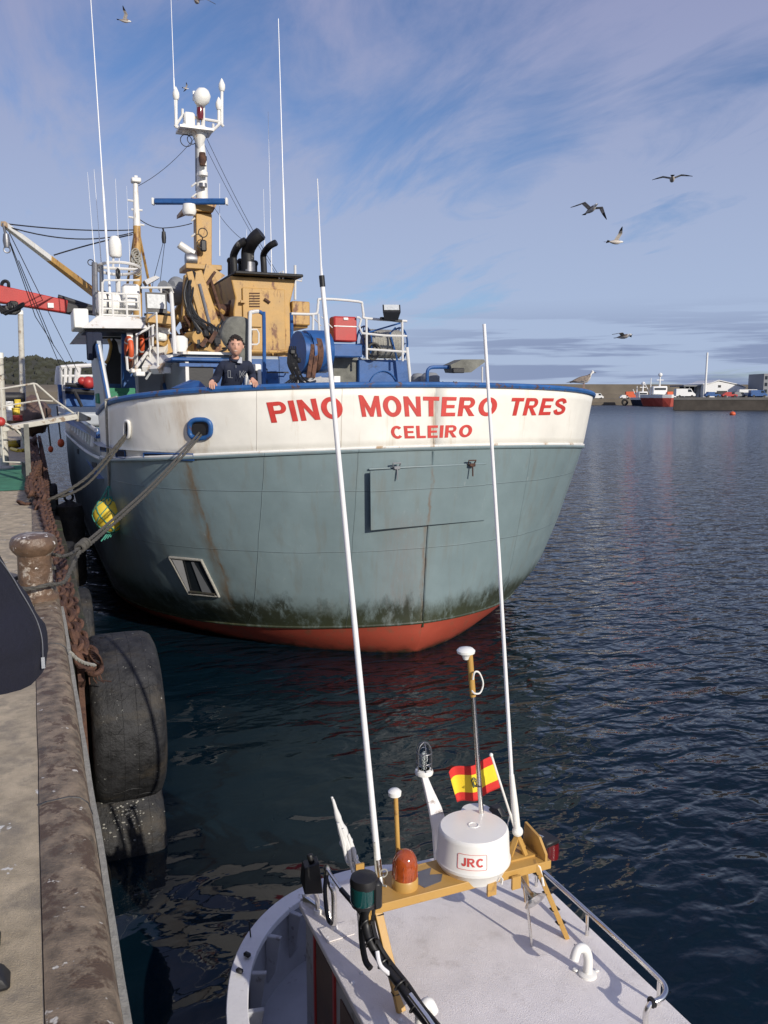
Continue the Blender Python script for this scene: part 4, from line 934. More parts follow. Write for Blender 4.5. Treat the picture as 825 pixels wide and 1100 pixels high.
for ax in ((147, 398, 147, 358, 17), (164, 372, 164, 349, 16.8), (169.5, 400, 169.5, 368, 16.4), (166, 349, 146, 360, 16.9)): b = MB(); b.tube([A(ax[0], ax[1], ax[4]), A(ax[2], ax[3], ax[4])], .022, 6); b.build('stair_rail', 'whitepipe', tr)
b = MB(); b.tube([A(188, 381, 16.0), A(186, 345, 16.4), A(184, 316, 16.8), A(182.5, 314, 16.8)], .04, 8)
b.build('lamp_stanchion', 'whitepipe', tr); b = MB()
b.tube([A(136, 383, 16.6), A(137, 397, 16.6), A(140, 399, 16.6)], .025, 6)
b.build('grab_rail', 'whitepipe', tr)
b = MB(); b.lathe([(.14, -.35), (.17, -.3), (.17, .3), (.14, .35)], A(174, 353, 17.5), 16, (.3, .1, 1)); b.bar(A(170, 352, 17.6), A(180, 380, 17.6), .22, .2); b.build('davit_column', 'yellow', tr)
b = MB()
for k in range(7): P = A(168 + (k % 4) * 3.2, 348 + k * 2.3, 17.3); b.box(P, (.18, .16, .16), k, .03)
b.build('stowed_gear', 'plastic', tr)
b = MB(); b.bar(A(157, 342, 17.0), A(186, 345, 17.0), .25, .16); b.bar(A(157, 348, 17.2), A(186, 352, 17.0), .05, .05); b.build('yellow_girder', 'yellow', tr, bevel=.01)
# life rings
def life_ring(px, py, Y, ax, label):
    c = A(px, py, Y); t = empty('life_ring', c, label, 'life ring', 'life rings by the wheelhouse')
    b = MB(); b.torus(c, .205, .05, ax, 28, 10); rg = b.build('ring', 'orange', t)
    b = MB(); z = Vector(ax).normalized(); x = z.cross(Vector((0, 0, 1))).normalized(); y = z.cross(x)
    for k in range(4):
        a = math.pi / 4 + k * math.pi / 2; d = x * math.cos(a) + y * math.sin(a); tt = z.cross(d); b.lathe([(.052, -.018), (.052, .018)], c + d * .205, 12, tt)
    b.build('band', 'whitepipe', t)
life_ring(138.5, 375, 16.9, (-1, -.1, 0), 'orange life ring hanging on the wheelhouse corner beside the dark passage')
life_ring(150, 369, 17.7, (-1, -.12, 0), 'orange life ring before the white window wall, right of the other one')
b = MB(); c = A(139, 388, 16.9)
for k in range(5): b.torus(c + Vector((0, .02 * k, .03 * k)), .13, .022, (-1, -.4, .1 * k), 16, 6)
o = b.build('rope_coil', 'rust'); tag(o, 'dark reddish rope coil hanging under the corner life ring', 'rope coil')

# roof railing and gear
zt1 = zr1; Yr = 17.35
def RP(px, Y, z): d = ray(px, 350); d = Vector((d.x / d.y, 1, 0)); return Vector((d.x * Y, Y, z))
b = MB(); H_ = A(120, 315, Yr).z - zt1
cor = [RP(104, 18.9, zt1), RP(108, Yr, zt1), RP(122, Yr, zt1), RP(137, Yr, zt1), RP(151, Yr, zt1)]
for k in (.0, .33, .66, 1): b.tube([p + Vector((0, 0, H_ * max(k, .06))) for p in cor], .018, 6)
for p in cor: b.tube([p, p + Vector((0, 0, H_))], .022, 6)
b.tube([A(110, 305, Yr), A(112, 301, Yr), A(150, 301, Yr)], .02, 6); b.tube([A(110, 345, Yr), A(110, 303, Yr)], .022, 6)
b.tube([A(151, 309, Yr), A(184, 309, Yr), A(186, 315, Yr)], .022, 6); b.tube([A(173, 309, Yr), A(173, 318, Yr)], .02, 6)
b.build('roof_railing', 'whitepipe', whs)
b = MB(); b.box(A(140.5, 319, Yr + .3), (.33, .3, .48), 0, .04); o = b.build('electrical_box', 'plastic', whs)
b = MB(); b.tube([A(102.5, 338, Yr + .5), A(101.5, 282, Yr + .5)], .055, 8); b.tube([A(109.5, 340, Yr + .5), A(109, 285, Yr + .5)], .04, 8); b.build('aerial_stanchion', 'steel_dull', whs)
b = MB(); b.torus(A(97.5, 282, Yr + .5), .055, .01, (0, 1, 0), 14, 5); b.build('df_loop', 'dark', whs)
P = A(127, 288.5, Yr + .7); b = MB(); b.torus(P, .42, .03, (0, .15, 1), 28, 6, 1.0); b.tube([P + Vector((-.42, 0, .0)), P + Vector((.42, 0, 0))], .03, 6); b.build('aerial_ring', 'whitepipe', whs)
b = MB(); b.tube([A(127.5, 338, Yr + .7), A(126.5, 287, Yr + .7)], .05, 8); b.tube([A(121.5, 288, Yr + .7), A(121.8, 270, Yr + .7)], .025, 6); b.build('dome_mast', 'whitepipe', whs)
b = MB(); b.lathe([(.10, -.24), (.125, -.2), (.128, 0), (.115, .09), (.075, .16), (.01, .18)], A(123.5, 263, Yr + .7), 20); b.build('satellite_dome', 'plastic', whs)
b = MB(); b.torus(A(127, 294, Yr + .5), .09, .022, (.8, -.3, 0), 14, 6); b.build('horn_loop', 'dark', whs)
# liferaft
c = A(122.5, 327, Yr + .5); lr = empty('liferaft_canister', c - Vector((0, 0, .25)), 'white liferaft canister on the wheelhouse roof behind the rail', 'liferaft')
b = MB(); b.lathe([(.05, -.36), (.18, -.34), (.235, -.26), (.24, -.015), (.25, -.012), (.25, .012), (.24, .015), (.235, .26), (.18, .34), (.05, .36)], c, 22, (1, .2, 0)); b.build('canister', 'plastic', lr)
b = MB()
for k in (-.18, .18): b.torus(c + Vector((k, k * .2, 0)), .245, .012, (1, .2, 0), 22, 5)
b.build('strap', 'dark', lr)
# floodlight facing forward
def flood(cx_, cy_, wpx, hpx, Y, tilt, parent, mat='lens', name='floodlight', yaw=0.):
    k = Y / F * 1.02; P = A(cx_, cy_, Y); w_, h_ = wpx * k, hpx * k
    m = Matrix.Rotation(yaw, 3, 'Z') @ Matrix.Rotation(tilt, 3, 'X')
    def T(x, y, z): return P + m @ Vector((x, y, z))
    b = MB(); b.hull([T(sx * w_ / 2, -.04, sz * h_ / 2) for sx in (-1, 1) for sz in (-1, 1)] + [T(sx * w_ * .38, .2, sz * h_ * .36) for sx in (-1, 1) for sz in (-1, 1)]); o = b.build('floodlight', 'dark', parent, smooth=False)
    b = MB(); b.slab([T(-w_ * .42, -.05, -h_ * .3), T(w_ * .42, -.05, -h_ * .3), T(w_ * .42, -.05, h_ * .4), T(-w_ * .42, -.05, h_ * .4)], m @ Vector((0, -.01, 0))); b.build('lamp_glass', mat, o, smooth=False)
    return o
flood(167.5, 325.5, 21, 20, Yr - .1, R(-6), tr)
b = MB(); b.tube([A(158, 336, Yr), A(158, 318, Yr), A(178, 318, Yr), A(178, 338, Yr)], .018, 6); b.tube([A(155, 338, Yr), A(184, 338, Yr)], .03, 6); b.build('lamp_bracket', 'dark', tr)
b = MB(); b.lathe([(.16, -.05), (.2, 0), (.2, .12), (.12, .25), (.12, .5)], A(190, 319, 17.8), 16, (-.6, -.6, .3)); b.lathe([(.19, 0), (.21, .02), (.21, .10), (.10, .2)], A(191, 309, 17.9), 16, (-.7, -.6, .1)); b.build('ventilator', 'greybld', tr)
# secondary mast (yellow with white top)
YA = 19.0
b = MB(); b.tube([A(148, 340, YA), A(147, 243, YA)], [.10, .078], 12); am = b.build('aft_mast', 'yellow', tr)
b = MB(); b.tube([A(147, 243, YA), A(145.5, 197, YA)], [.078, .05], 12); am2 = b.build('mast_top', 'white', am)
b = MB(); b.box(A(146, 194, YA), (.2, .2, .1), 0, .02); b.box(A(146, 191, YA), (.06, .06, .08)); 
b.build('mast_head_light', 'whitepipe', am2)
for x0, x1, y_ in ((137, 144, 215), (141, 153, 225), (138, 144, 233), (149, 155, 241)): b = MB(); b.tube([A(x0, y_, YA), A(x1, y_ + 1, YA)], .022, 6); b.build('mast_step', 'whitepipe', am2)
b = MB(); b.tube([A(145, 250, YA), A(134, 325, YA + .8)], .03, 6); b.tube([A(149, 250, YA), A(163, 318, YA + .8)], .03, 6); b.build('mast_stay', 'yellow', am)
b = MB()
for k in range(9): b.torus(A(145.5 + (k % 3) * 1.2, 272 + k * 2.4, YA - .14), .10, .016, (.3 * (k % 3) - .3, -1, .2), 12, 5, .8)
o = b.build('rope_bundle', 'rope_light'); tag(o, 'pale rope bundle tied to the yellow mast above the wheelhouse', 'rope')
b = MB(); b.slab([A(155, 301, YA - .4), A(167, 296, YA - .4), A(172, 298, YA - .4), A(158, 306, YA - .4)], (0, .35, 0)); b.build('lamp_hood', 'steel_dull', am, smooth=False)
# derrick boom with its cables
tip = A(3, 240, 16.0); mid = A(50, 276, 17.4); foot = A(103, 316, 19.0); jn = tip.lerp(foot, .44)
b = MB(); b.bar(jn, foot, .11, .11, .14, .14); dk = b.build('derrick_boom', 'yellow', tr, bevel=.01)
b = MB(); b.bar(tip, jn, .085, .085, .11, .11); b.build('boom_end', 'white', dk, bevel=.01)
b = MB(); b.tube([tip + Vector((0, 0, 0)), tip + Vector((.03, 0, -.2))], .02, 6); b.lathe([(.045, -.11), (.06, 0), (.045, .11)], tip + Vector((.04, 0, -.28)), 12); b.torus(tip + Vector((.04, 0, -.43)), .05, .012, (0, 1, 0), 12, 5); b.build('hook_block', 'steel_dull', dk)
b = MB(); mt_ = A(143, 247, YA)
b.tube(sag(tip, mt_, .05), .012, 5); b.tube(sag(tip + Vector((0, 0, -.03)), mt_ + Vector((0, 0, -.05)), .18), .012, 5); b.tube(sag(A(58, 274, 17.5), A(142, 252, YA), -.02), .014, 5)
b.tube([tip, A(38, 340, 17.5), A(75, 398, 24)], .008, 5); b.tube([tip, A(33, 318, 17), A(64, 392, 22), A(68, 400, 26)], .008, 5); b.tube([A(20, 280, 17), A(58, 372, 20)], .008, 5)
b.tube([A(10, 250, 16.4), A(84, 400, 26)], .008, 5)
b.build('rigging', 'dark', dk)
b = MB(); b.tube(sag(A(149, 235, YA), A(175, 245, YA), .05, 6) + sag(A(175, 245, YA), A(206, 240, YM), .02, 6), .010, 5); b.tube([A(175, 245, YA), A(176, 250, YA)], .02, 6); b.lathe([(.04, -.12), (.05, 0), (.04, .12)], A(176, 255, YA), 10); b.tube([A(175.5, 260, YA), A(165, 300, YA), A(163, 312, YA)], .006, 4); b.tube([A(177, 260, YA), A(171, 312, YA)], .006, 4); b.build('halyard_block', 'dark', am)

# whip aerials
def whip(x0, y0_, x1, y1_, Y, r, parent=tr, base=.0, mat='whip', name='whip_aerial'):
    a = A(x0, y0_, Y); c = A(x1, y1_, Y); b = MB(); b.tube([a, a.lerp(c, .35), a.lerp(c, .37), c], [r, r * .8, r * .5, r * .3], 7); return b.build(name, mat, parent)
whip(118, 315, 97, -8, Yr + .2, .026)
whip(102, 284, 94, 185, Yr + .5, .009); whip(109, 286, 101, 182, Yr + .5, .011); whip(128.5, 290, 124, 192, Yr + .7, .009); whip(140, 292, 136, 200, Yr + .7, .006)
whip(188.5, 134, 183.5, -6, YM, .018)
whip(307, 298, 299, 20, YS + 1.5, .026); whip(292, 298, 288, 120, YS + 2, .013); whip(285, 290, 283, 203, YS + 2, .010); whip(236, 275, 236, 197, YM - .4, .012); whip(265, 262, 265, 246, YS + 2, .008)

# ------------------------------------------------------------------ deck rails, winch, reel, lamps on the fore end
YD = 14.6
b = MB(); b.tube([A(268.5, 414, YD + .6), A(268.5, 342, YD + .6), A(271, 335.5, YD + .6), A(278, 334.5, YD + .6)], .035, 8, smooth_pts=3); b.tube([A(269, 354, YD + .6), A(276, 354, YD + .6), A(278, 358, YD + .6), A(278, 368, YD + .6), A(276, 370, YD + .6), A(269, 370, YD + .6)], .016, 6); b.build('gate_rail', 'whitepipe', tr)
b = MB(); b.tube([A(278, 334.5, YD + .6), A(282, 337, YD + .6), A(283.5, 342, YD + .6), A(284, 418, YD + .6)], .035, 8, smooth_pts=3); b.tube([A(313, 336, 15.5), A(313.5, 372, 15.5)], .035, 8); b.build('gate_rail', 'blue', tr)
Yq = 15.2
b = MB()
b.tube([A(313, 337, Yq), A(337, 337.5, Yq), A(341, 334, Yq), A(342, 325, Yq), A(346, 321, Yq), A(385, 324, Yq), A(389, 328, Yq), A(390.5, 338, Yq), A(394, 342, Yq), A(437, 345, Yq)], .025, 8, smooth_pts=3)
b.tube([A(336.5, 337, Yq), A(336, 360, Yq)], .024, 8); b.tube([A(393.5, 342, Yq), A(394, 386, Yq)], .024, 8); b.tube([A(432, 345, Yq), A(432.5, 388, Yq)], .024, 8)
b.tube([A(383, 341, Yq), A(388, 343, Yq), A(389, 358, Yq), A(437, 361, Yq)], .022, 6, smooth_pts=2); b.tube([A(394, 375, Yq), A(437, 378, Yq)], .022, 6)
b.tube([A(342, 337, Yq), A(343, 355, Yq)], .02, 6); b.tube([A(345, 340, Yq), A(357, 352, Yq)], .01, 6)
b.build('fore_railing', 'whitepipe', tr)
# floodlight on the railing
fl = flood(420.5, 333, 20, 12, 14.9, R(-42), tr, yaw=R(-20))
b = MB(); b.bar(A(409, 342, 15.1), A(431, 345, 15.1), .10, .05); b.tube([A(414, 342, 15.1), A(417, 336, 15.0)], .02, 6); b.build('lamp_mount', 'dark', fl)
# blue net winch
Yn = 14.0
cw = A(325, 378, Yn)
b = MB(); axn = Vector((1, .12, 0)).normalized()
def wheel(b, c, r, th): b.lathe([(r * .2, -th / 2), (r, -th / 2), (r, th / 2), (r * .2, th / 2)], c, 28, axn)
cA = A(321, 379, Yn); cB = A(345, 378, Yn + .1)
wheel(b, cA, .37, .05); wheel(b, cA + axn * .16, .37, .05); b.lathe([(.34, 0), (.34, .16)], cA, 26, axn); nw = b.build('net_winch', 'blue', tr)
b = MB(); b.lathe([(.12, -.3), (.36, -.28), (.37, -.1), (.37, .12), (.36, .14), (.12, .16)], cB - axn * .05, 26, axn); b.build('winch_barrel', 'blue', nw)
b = MB(); b.lathe([(.35, -.02), (.35, .07)], cA + axn * .24, 26, axn); b.build('brake_band', 'rust', nw)
for dx in (0, 5): b = MB(); b.bar(A(331 + dx, 406, Yn - .35), A(336 + dx, 370, Yn - .3), .07, .05); b.build('brake_lever', 'rust', nw)
b = MB()
for k in range(10): b.tube([A(311 + k * .7, 372 + k % 3 * 3, Yn - .4), A(309 + k * 1.1, 390, Yn - .45), A(314 + k * 1.2, 404 + k % 4, Yn - .45), A(306 + k * 3.2, 412, Yn - .4)], .014, 5, smooth_pts=4)
for k in range(7): b.box(A(314 + (k % 3) * 3, 378 + k * 4.5, Yn - .42), (.1, .08, .09), k, .02)
b.build('hydraulic_hoses', 'black', nw)
b = MB(); b.bar(A(316, 408, Yn), A(352, 409, Yn), .3, .1); b.bar(A(317, 413, Yn - .3), A(345, 405, Yn - .3), .03, .03); b.build('winch_bed', 'steel_dull', nw)
# rope reel
cr_ = A(410, 369.5, 15.9); ax2 = Vector((1, .1, 0)).normalized()
rr = None; b = MB(); wd = .36
prof = [(.04, -wd)] + [q for k in range(13) for q in ((.27, -wd + .058 * k), (.292, -wd + .029 + .058 * k))] + [(.27, wd), (.04, wd)]
b.lathe(prof, cr_, 24, ax2, cap=False)
rw = b.build('rope_reel', 'rope_light', tr)
b = MB()
for sx, mm in ((-1, 0), (1, 0)): b.torus(cr_ + ax2 * sx * (wd + .05), .34, .018, ax2, 24, 6); [b.tube([cr_ + ax2 * sx * (wd + .05), cr_ + ax2 * sx * (wd + .05) + Vector((0, math.cos(a) * .34, math.sin(a) * .34))], .014, 5) for a in [k * math.pi / 4 for k in range(8)]]
b.tube([A(427, 388, 15.6), A(419, 358, 15.6), A(425, 352, 15.6)], .02, 6); b.tube([A(396, 357, 15.4), A(430, 347, 15.4)], .018, 6)
b.build('reel_frame', 'blue', rw)
b = MB(); b.torus(A(400, 378, 15.5), .15, .022, (.2, -1, .1), 20, 6, .9); b.torus(A(402, 376, 15.45), .13, .02, (-.2, -1, .1), 20, 6); b.torus(A(393, 366, 15.5), .14, .02, (.9, -.5, .1), 20, 6, .9); b.build('loose_turns', 'rope', rw)
# red box on the ledge
c = A(368.5, 354, 15.4); k = 15.4 / F
rbx = empty('red_case', c - Vector((0, 0, .24)), 'square red case standing on the blue deckhouse ledge', 'case')
b = MB(); b.box(c, (26 * k * 1.05, .3, 27.5 * k), 0, .03); bx = b.build('shell', 'red', rbx)
b = MB(); b.box(c + Vector((0, -.152, .05)), (26 * k * 1.06, .012, .02)); b.box(c + Vector((0, -.16, .19)), (.10, .02, .05), 0, .008); b.build('latch', 'white', rbx)
# tarpaulin covered gear behind the man
b = MB(); pts = []; rt = random.Random(9)
Yt = 15.3; outl = [(236, 356), (240, 342), (251, 336), (267, 337), (273, 350), (274, 374), (273, 398), (262, 402), (254, 380), (240, 368)]
rows = [(0, .75), (.08, .95), (.4, 1.0), (.6, .8), (.75, .3)]
cx_, cy_ = 256, 362
for dy, s in rows:
    for x, y in outl: pts.append(A(cx_ + (x - cx_) * s, cy_ + (y - cy_) * s, Yt) + Vector((rt.uniform(-.06, .06), dy * .7 + rt.uniform(-.04, .04), rt.uniform(-.06, .06))))
n = len(outl); b.add(pts, [(i * n + k, i * n + (k + 1) % n, (i + 1) * n + (k + 1) % n, (i + 1) * n + k) for i in range(len(rows) - 1) for k in range(n)] + [tuple(range(n)), tuple((len(rows) - 1) * n + k for k in range(n))])
o = b.build('tarpaulin_cover', 'tarp'); tag(o, 'grey tarpaulin bundle covering gear behind the man on the bow', 'tarpaulin'); md = o.modifiers.new('s', 'SUBSURF'); md.levels = 1; md.render_levels = 1
# bow lamp on its blue bracket
Yb = 11.75; b = MB(); b.tube([A(459, 411, Yb), A(459, 400, Yb), A(461, 396, Yb), A(466, 394.5, Yb), A(485, 394.5, Yb)], .028, 8, smooth_pts=3); bl = b.build('bow_lamp_bracket', 'blue', tr)
b = MB(); b.hull([A(484, 392, Yb - .1), A(497, 386, Yb - .1), A(520, 386, Yb), A(521, 389, Yb), A(506, 400, Yb - .1), A(487, 401, Yb - .1)] + [p + Vector((0, .28, .0)) for p in (A(484, 392, Yb - .1), A(497, 386, Yb - .1), A(520, 386, Yb), A(506, 399, Yb - .1), A(487, 400, Yb - .1))]); b.build('lamp_housing', 'tarp', bl, smooth=False)
b = MB(); b.box(A(492, 398, Yb - .12), (.2, .06, .08), 0, .01); b.build('lamp_glass', 'dark', bl)
b = MB(); b.tube([A(518, 412, 12.1), A(518, 394, 12.1)], .014, 6); b.build('bow_staff', 'whitepipe', tr)
b = MB(); b.lathe([(.16, 0), (.16, .1), (.1, .16), (.01, .17)], A(462, 411, 12.6), 16); b.lathe([(.12, 0), (.12, .1), (.08, .15), (.01, .16)], A(449, 411, 12.9), 16); b.build('bollard_head', 'greybld', tr)
b = MB(); b.hull([A(183, 417, 13.2), A(190, 416, 13.2), A(198, 411, 13.2), A(222, 417, 12.8), A(214, 409, 13.0), A(204, 408, 13.2), A(210, 409, 13.8), A(222, 416, 13.6), A(186, 417, 14)]); b.build('mooring_bitt', 'blue', tr)
# stanchion row inside the aft bulwark
for i, px in enumerate(range(76, 103, 3)):
    y1_ = 452 + (px - 76) * .72; Yp = itp(px, [76, 103], [24, 15.9]); b = MB(); b.tube([A(px, y1_ + 8 + (px - 76) * .1, Yp), A(px + 1, y1_ - 1, Yp)], .055, 8); b.build('bulwark_stanchion', 'whitepipe', tr)
b = MB(); b.tube([A(70, 447, 26), A(88, 452, 20), A(103, 462, 15.9)], .04, 6); b.build('inner_rail', 'white', tr)
b = MB(); b.slab([A(68, 452, 26), A(103, 471, 15.95), A(103, 462, 15.95), A(70, 447, 26)], (.12, 0, 0)); b.build('inner_bulwark', 'blue', tr, smooth=False)
# stern gallows and works, blue
Yg = 30.
b = MB(); front(b, 69, 417, 104, 437, Yg, 3); front(b, 73, 409, 92, 417, Yg + .3, 2); b.slab([A(62, 413, Yg - .2), A(66, 413, Yg - .2), A(68, 436, Yg - .2), A(64, 436, Yg - .2)], (0, .5, 0)); sg_ = b.build('stern_house', 'blue', tr, bevel=.03)
b = MB()
for x_ in (62, 65, 70, 75, 84): b.tube([A(x_, 414, Yg), A(x_ + .5, 395, Yg)], .06, 8)
b.tube([A(61, 413, Yg), A(62, 398, Yg), A(66, 394.5, Yg), A(98, 392.5, Yg)], .07, 8, smooth_pts=2); b.tube([A(62, 404, Yg), A(100, 404, Yg)], .05, 8); b.tube([A(66.5, 413, Yg), A(66.5, 440, Yg)], .13, 8); b.tube([A(84, 395, Yg), A(82, 412, Yg)], .1, 8); b.build('stern_railing', 'whitepipe', sg_)
b = MB(); b.tube([A(70, 413, Yg - .3), A(100, 416, Yg - .3)], .08, 6); b.tube([A(70, 420, Yg - .3), A(104, 422, Yg - .3)], .1, 6); b.tube([A(80, 420, Yg - .4), A(88, 437, Yg - .4)], .06, 6); b.build('stern_gear', 'dark', sg_)
b = MB(); P = A(95, 411, Yg - .5); b.ball(P, .21); b.ball(P + Vector((-.2, 0, .05)), .14)
o = b.build('float_bundle', 'red'); tag(o, 'red float bundle lying on the blue stern of the trawler', 'float')
b = MB(); front(b, 63, 436.5, 69, 444, 28, .5); b.build('stern_box', 'plastic', tr)

# ------------------------------------------------------------------ fender buoy in a net, hanging off the bow
rp = hit(118, 433); bc = hit(118.5, 553) ; bc = bc + (CP - bc).normalized() * .36 + Vector((0, 0, 0)); rad = 17 / F * (bc - CP).length
bc = A(118.5, 553, bc.y)
fb = empty('fender_buoy', bc - Vector((0, 0, rad)), 'round yellow fender buoy in a green net hanging against the trawler bow', 'fender')
b = MB(); b.ball(bc, rad, (1, 1, 1.06), 24, 14); b.build('float', 'buoy', fb)
b = MB()
for k in range(7):
    for sgn in (-1, 1):
        a0 = k * 2 * math.pi / 7; pts = []
        for i in range(13):
            th = math.pi * i / 12; a_ = a0 + sgn * th * .9; rr2 = rad * 1.025
            pts.append(bc + Vector((rr2 * math.sin(th) * math.cos(a_), rr2 * math.sin(th) * math.sin(a_), rr2 * 1.06 * math.cos(th))))
        b.tube(pts, .009, 5)
topp = bc + Vector((0, 0, rad * 1.06))
for k in range(7): a_ = k * .9; b.tube([bc + Vector((rad * .55 * math.cos(a_), rad * .55 * math.sin(a_), rad * .9)), topp + Vector((0, 0, rad * .75))], .011, 5)
for k in range(4): b.tube([bc - Vector((.03 * k - .05, 0, rad)), bc - Vector((.05 * k + .02, .02, rad * 1.35 + .02 * k))], .012, 5)
b.build('net', 'net', fb)
b = MB(); up_ = hit(118, 433, .06); b.tube([topp + Vector((0, 0, rad * .7)), Vector((up_.x, up_.y, up_.z - .1)), Vector((up_.x, up_.y, up_.z + .05)), hit(122, 431, .05) + Vector((.1, .05, .07))], .022, 6); b.build('hanging_rope', 'rope_light', fb)
# ------------------------------------------------------------------ small white boat below the quay
XB = 2.08
nb_ = empty('small_boat', (XB, 3, 0), 'small white boat with grey cabin roof and yellow equipment rack in the foreground', 'boat')
gun = [(0.80, 1.0), (0.79, 2.2), (0.80, 3.4), (0.85, 4.2), (0.93, 4.6), (1.06, 4.92), (1.25, 5.18), (1.50, 5.38), (1.8, 5.49), (2.1, 5.52), (2.4, 5.46), (2.68, 5.28), (2.9, 5.0), (3.05, 4.7), (3.16, 4.3), (3.24, 3.8), (3.28, 3.2), (3.30, 2.2), (3.30, 1.0)]
gp = catmull([Vector((x, y, 0)) for x, y in gun], 4)
def offs(P, d):
    o = []
    for i, p in enumerate(P):
        t = (P[min(i + 1, len(P) - 1)] - P[max(i - 1, 0)]).normalized(); n = Vector((t.y, -t.x, 0)); o.append(p + n * d)   # towards the inside
    return o
def strip(A_, za, B_, zb_, name, mat, parent, thick=0):
    b = MB(); n = len(A_)
    b.v = [Vector((p.x, p.y, za)) for p in A_] + [Vector((p.x, p.y, zb_)) for p in B_]; b.f = [(i, i + 1, n + i + 1, n + i) for i in range(n - 1)]; b.m = [0] * len(b.f)
    o = b.build(name, mat, parent)
    if thick: md = o.modifiers.new('thickness', 'SOLIDIFY'); md.thickness = thick; md.offset = 0
    return o
b = MB(); b.v = [Vector((p.x, p.y, z)) for row, z in ((offs(gp, -.015), .47), (offs(gp, -.015), .505), (offs(gp, .115), .51), (offs(gp, .115), .46)) for p in row]; n = len(gp)
b.f = [(k * n + i, k * n + i + 1, ((k + 1) % 4) * n + i + 1, ((k + 1) % 4) * n + i) for k in range(4) for i in range(n - 1)]; b.m = [0] * len(b.f); b.build('gunwale', 'boatwhite', nb_, bevel=.006)
def loft(profile, name, mat):
    b = MB(); R_ = [offs(gp, d) for d, z in profile]; n = len(gp)
    for (d, z), row in zip(profile, R_): b.v += [Vector((p.x, p.y, z)) for p in row]
    b.f = [(k * n + i, k * n + i + 1, (k + 1) * n + i + 1, (k + 1) * n + i) for k in range(len(profile) - 1) for i in range(n - 1)]; b.m = [0] * len(b.f)
    return b.build(name, mat, nb_)
loft([(.01, .49), (.03, .3), (.10, .05), (.25, -.3)], 'hull', 'boatwhite')
loft([(.095, .49), (.10, .25), (.12, .0)], 'inner_bulwark', 'boatgrey')
b = MB(); ins = offs(gp, .115); b.v = [Vector((p.x, p.y, .02)) for p in ins]; b.f = [tuple(range(len(ins)))]; b.m = [0]; b.build('fore_deck', 'boatgrey', nb_)
for k in (9, 14, 18, 23, 27, 31):
    p = offs(gp, .10)[k]; q = offs(gp, .21)[k]; r_ = offs(gp, .15)[k]
    b = MB(); t = (gp[k + 1] - gp[k]).normalized() * .035
    b.slab([p + Vector((0, 0, .48)), q + Vector((0, 0, .48)), r_.lerp(q, .3) + Vector((0, 0, .22)), p + Vector((0, 0, .1))], t); b.build('frame', 'boatgrey', nb_, smooth=False, bevel=.006)
for (x, y) in ((1.02, 4.72), (1.10, 4.85)):
    b = MB(); b.box((x, y, .53), (.035, .05, .03), .6, .01); b.build('eyelet', 'dark', nb_)
b = MB(); b.tube([(1.17, 5.04, .51), (1.165, 5.05, .62)], .005, 5); b.build('pin', 'dark', nb_)
b = MB(); b.lathe([(.05, 0), (.05, .02), (.028, .03), (.028, .2), (.04, .21), (.04, .24), (.005, .25)], (1.05, 4.05, .03), 14); b.build('mooring_post', 'boatwhite', nb_)
b = MB()
for k in range(5): b.torus((1.07 + .01 * k, 4.25, .06 + .02 * k), .07, .012, (.1 * k, .2, 1), 18, 6)
o = b.build('rope_coil', 'rope'); tag(o, 'small rope coil lying on the fore deck of the small white boat', 'rope coil')
b = MB(); b.tube([(1.28, 4.1, .04), (1.30, 4.1, .18), (1.36, 4.02, .21)], .022, 8, smooth_pts=3); b.build('deck_pipe', 'boatwhite', nb_)
# cabin
RX0, RX1, RY1 = 1.37, 2.885, 4.68
b = MB(); b.box(((RX0 + RX1) / 2, (RY1 + .9) / 2 - .03, .49), (RX1 - RX0 - .10, RY1 - .9 - .1, .93)); cb_ = b.build('cabin', 'boatgrey', nb_, smooth=False)
for y in (4.4, 4.05): b = MB(); b.box((RX0 + .045, y, .45), (.02, .025, .84)); b.build('door_edge', 'red', cb_)
b = MB(); b.box((RX0 + .046, 4.22, .45), (.012, .3, .8)); b.box((RX0 + .046, 3.7, .6), (.012, .5, .35)); b.build('side_door', 'wood', cb_)
def roofpt(x, y): 
    u = (x - (RX0 + RX1) / 2) / ((RX1 - RX0) / 2); return .985 + .022 * (1 - u * u)
b = MB(); nx_, ny_ = 16, 24; vs = []
for i in range(nx_ + 1):
    for j in range(ny_ + 1):
        x = RX0 + (RX1 - RX0) * i / nx_; yc = .9 + (RY1 - .9) * j / ny_
        e = abs(2 * i / nx_ - 1); y = yc - (.10 * e ** 6 * (j / ny_) ** 4); vs.append((x, y, roofpt(x, y)))
n = ny_ + 1; b.add(vs, [(i * n + j, i * n + j + 1, (i + 1) * n + j + 1, (i + 1) * n + j) for i in range(nx_) for j in range(ny_)])
ro = b.build('roof', 'roof', nb_); md = ro.modifiers.new('thickness', 'SOLIDIFY'); md.thickness = .045; md.offset = -1
md = ro.modifiers.new('bevel', 'BEVEL'); md.width = .008; md.segments = 2; md.limit_method = 'ANGLE'
rv = random.Random(4)
for (px, py) in ((379, 1054), (388, 1044), (353, 982), (365, 1003), (352, 1006), (430, 1095)):
    P = AZ(px, py, 1.0); b = MB(); b.lathe([(.012, -.005), (.011, .006), (.005, .01)], (P.x, P.y, roofpt(P.x, P.y) + .002), 10); b.build('bolt', 'boatwhite', ro)
b = MB(); c = AZ(362, 1000, 1.0); b.box((c.x, c.y, roofpt(c.x, c.y) + .004), (.17, .13, .006), .05); b.build('pad', 'roof', ro)
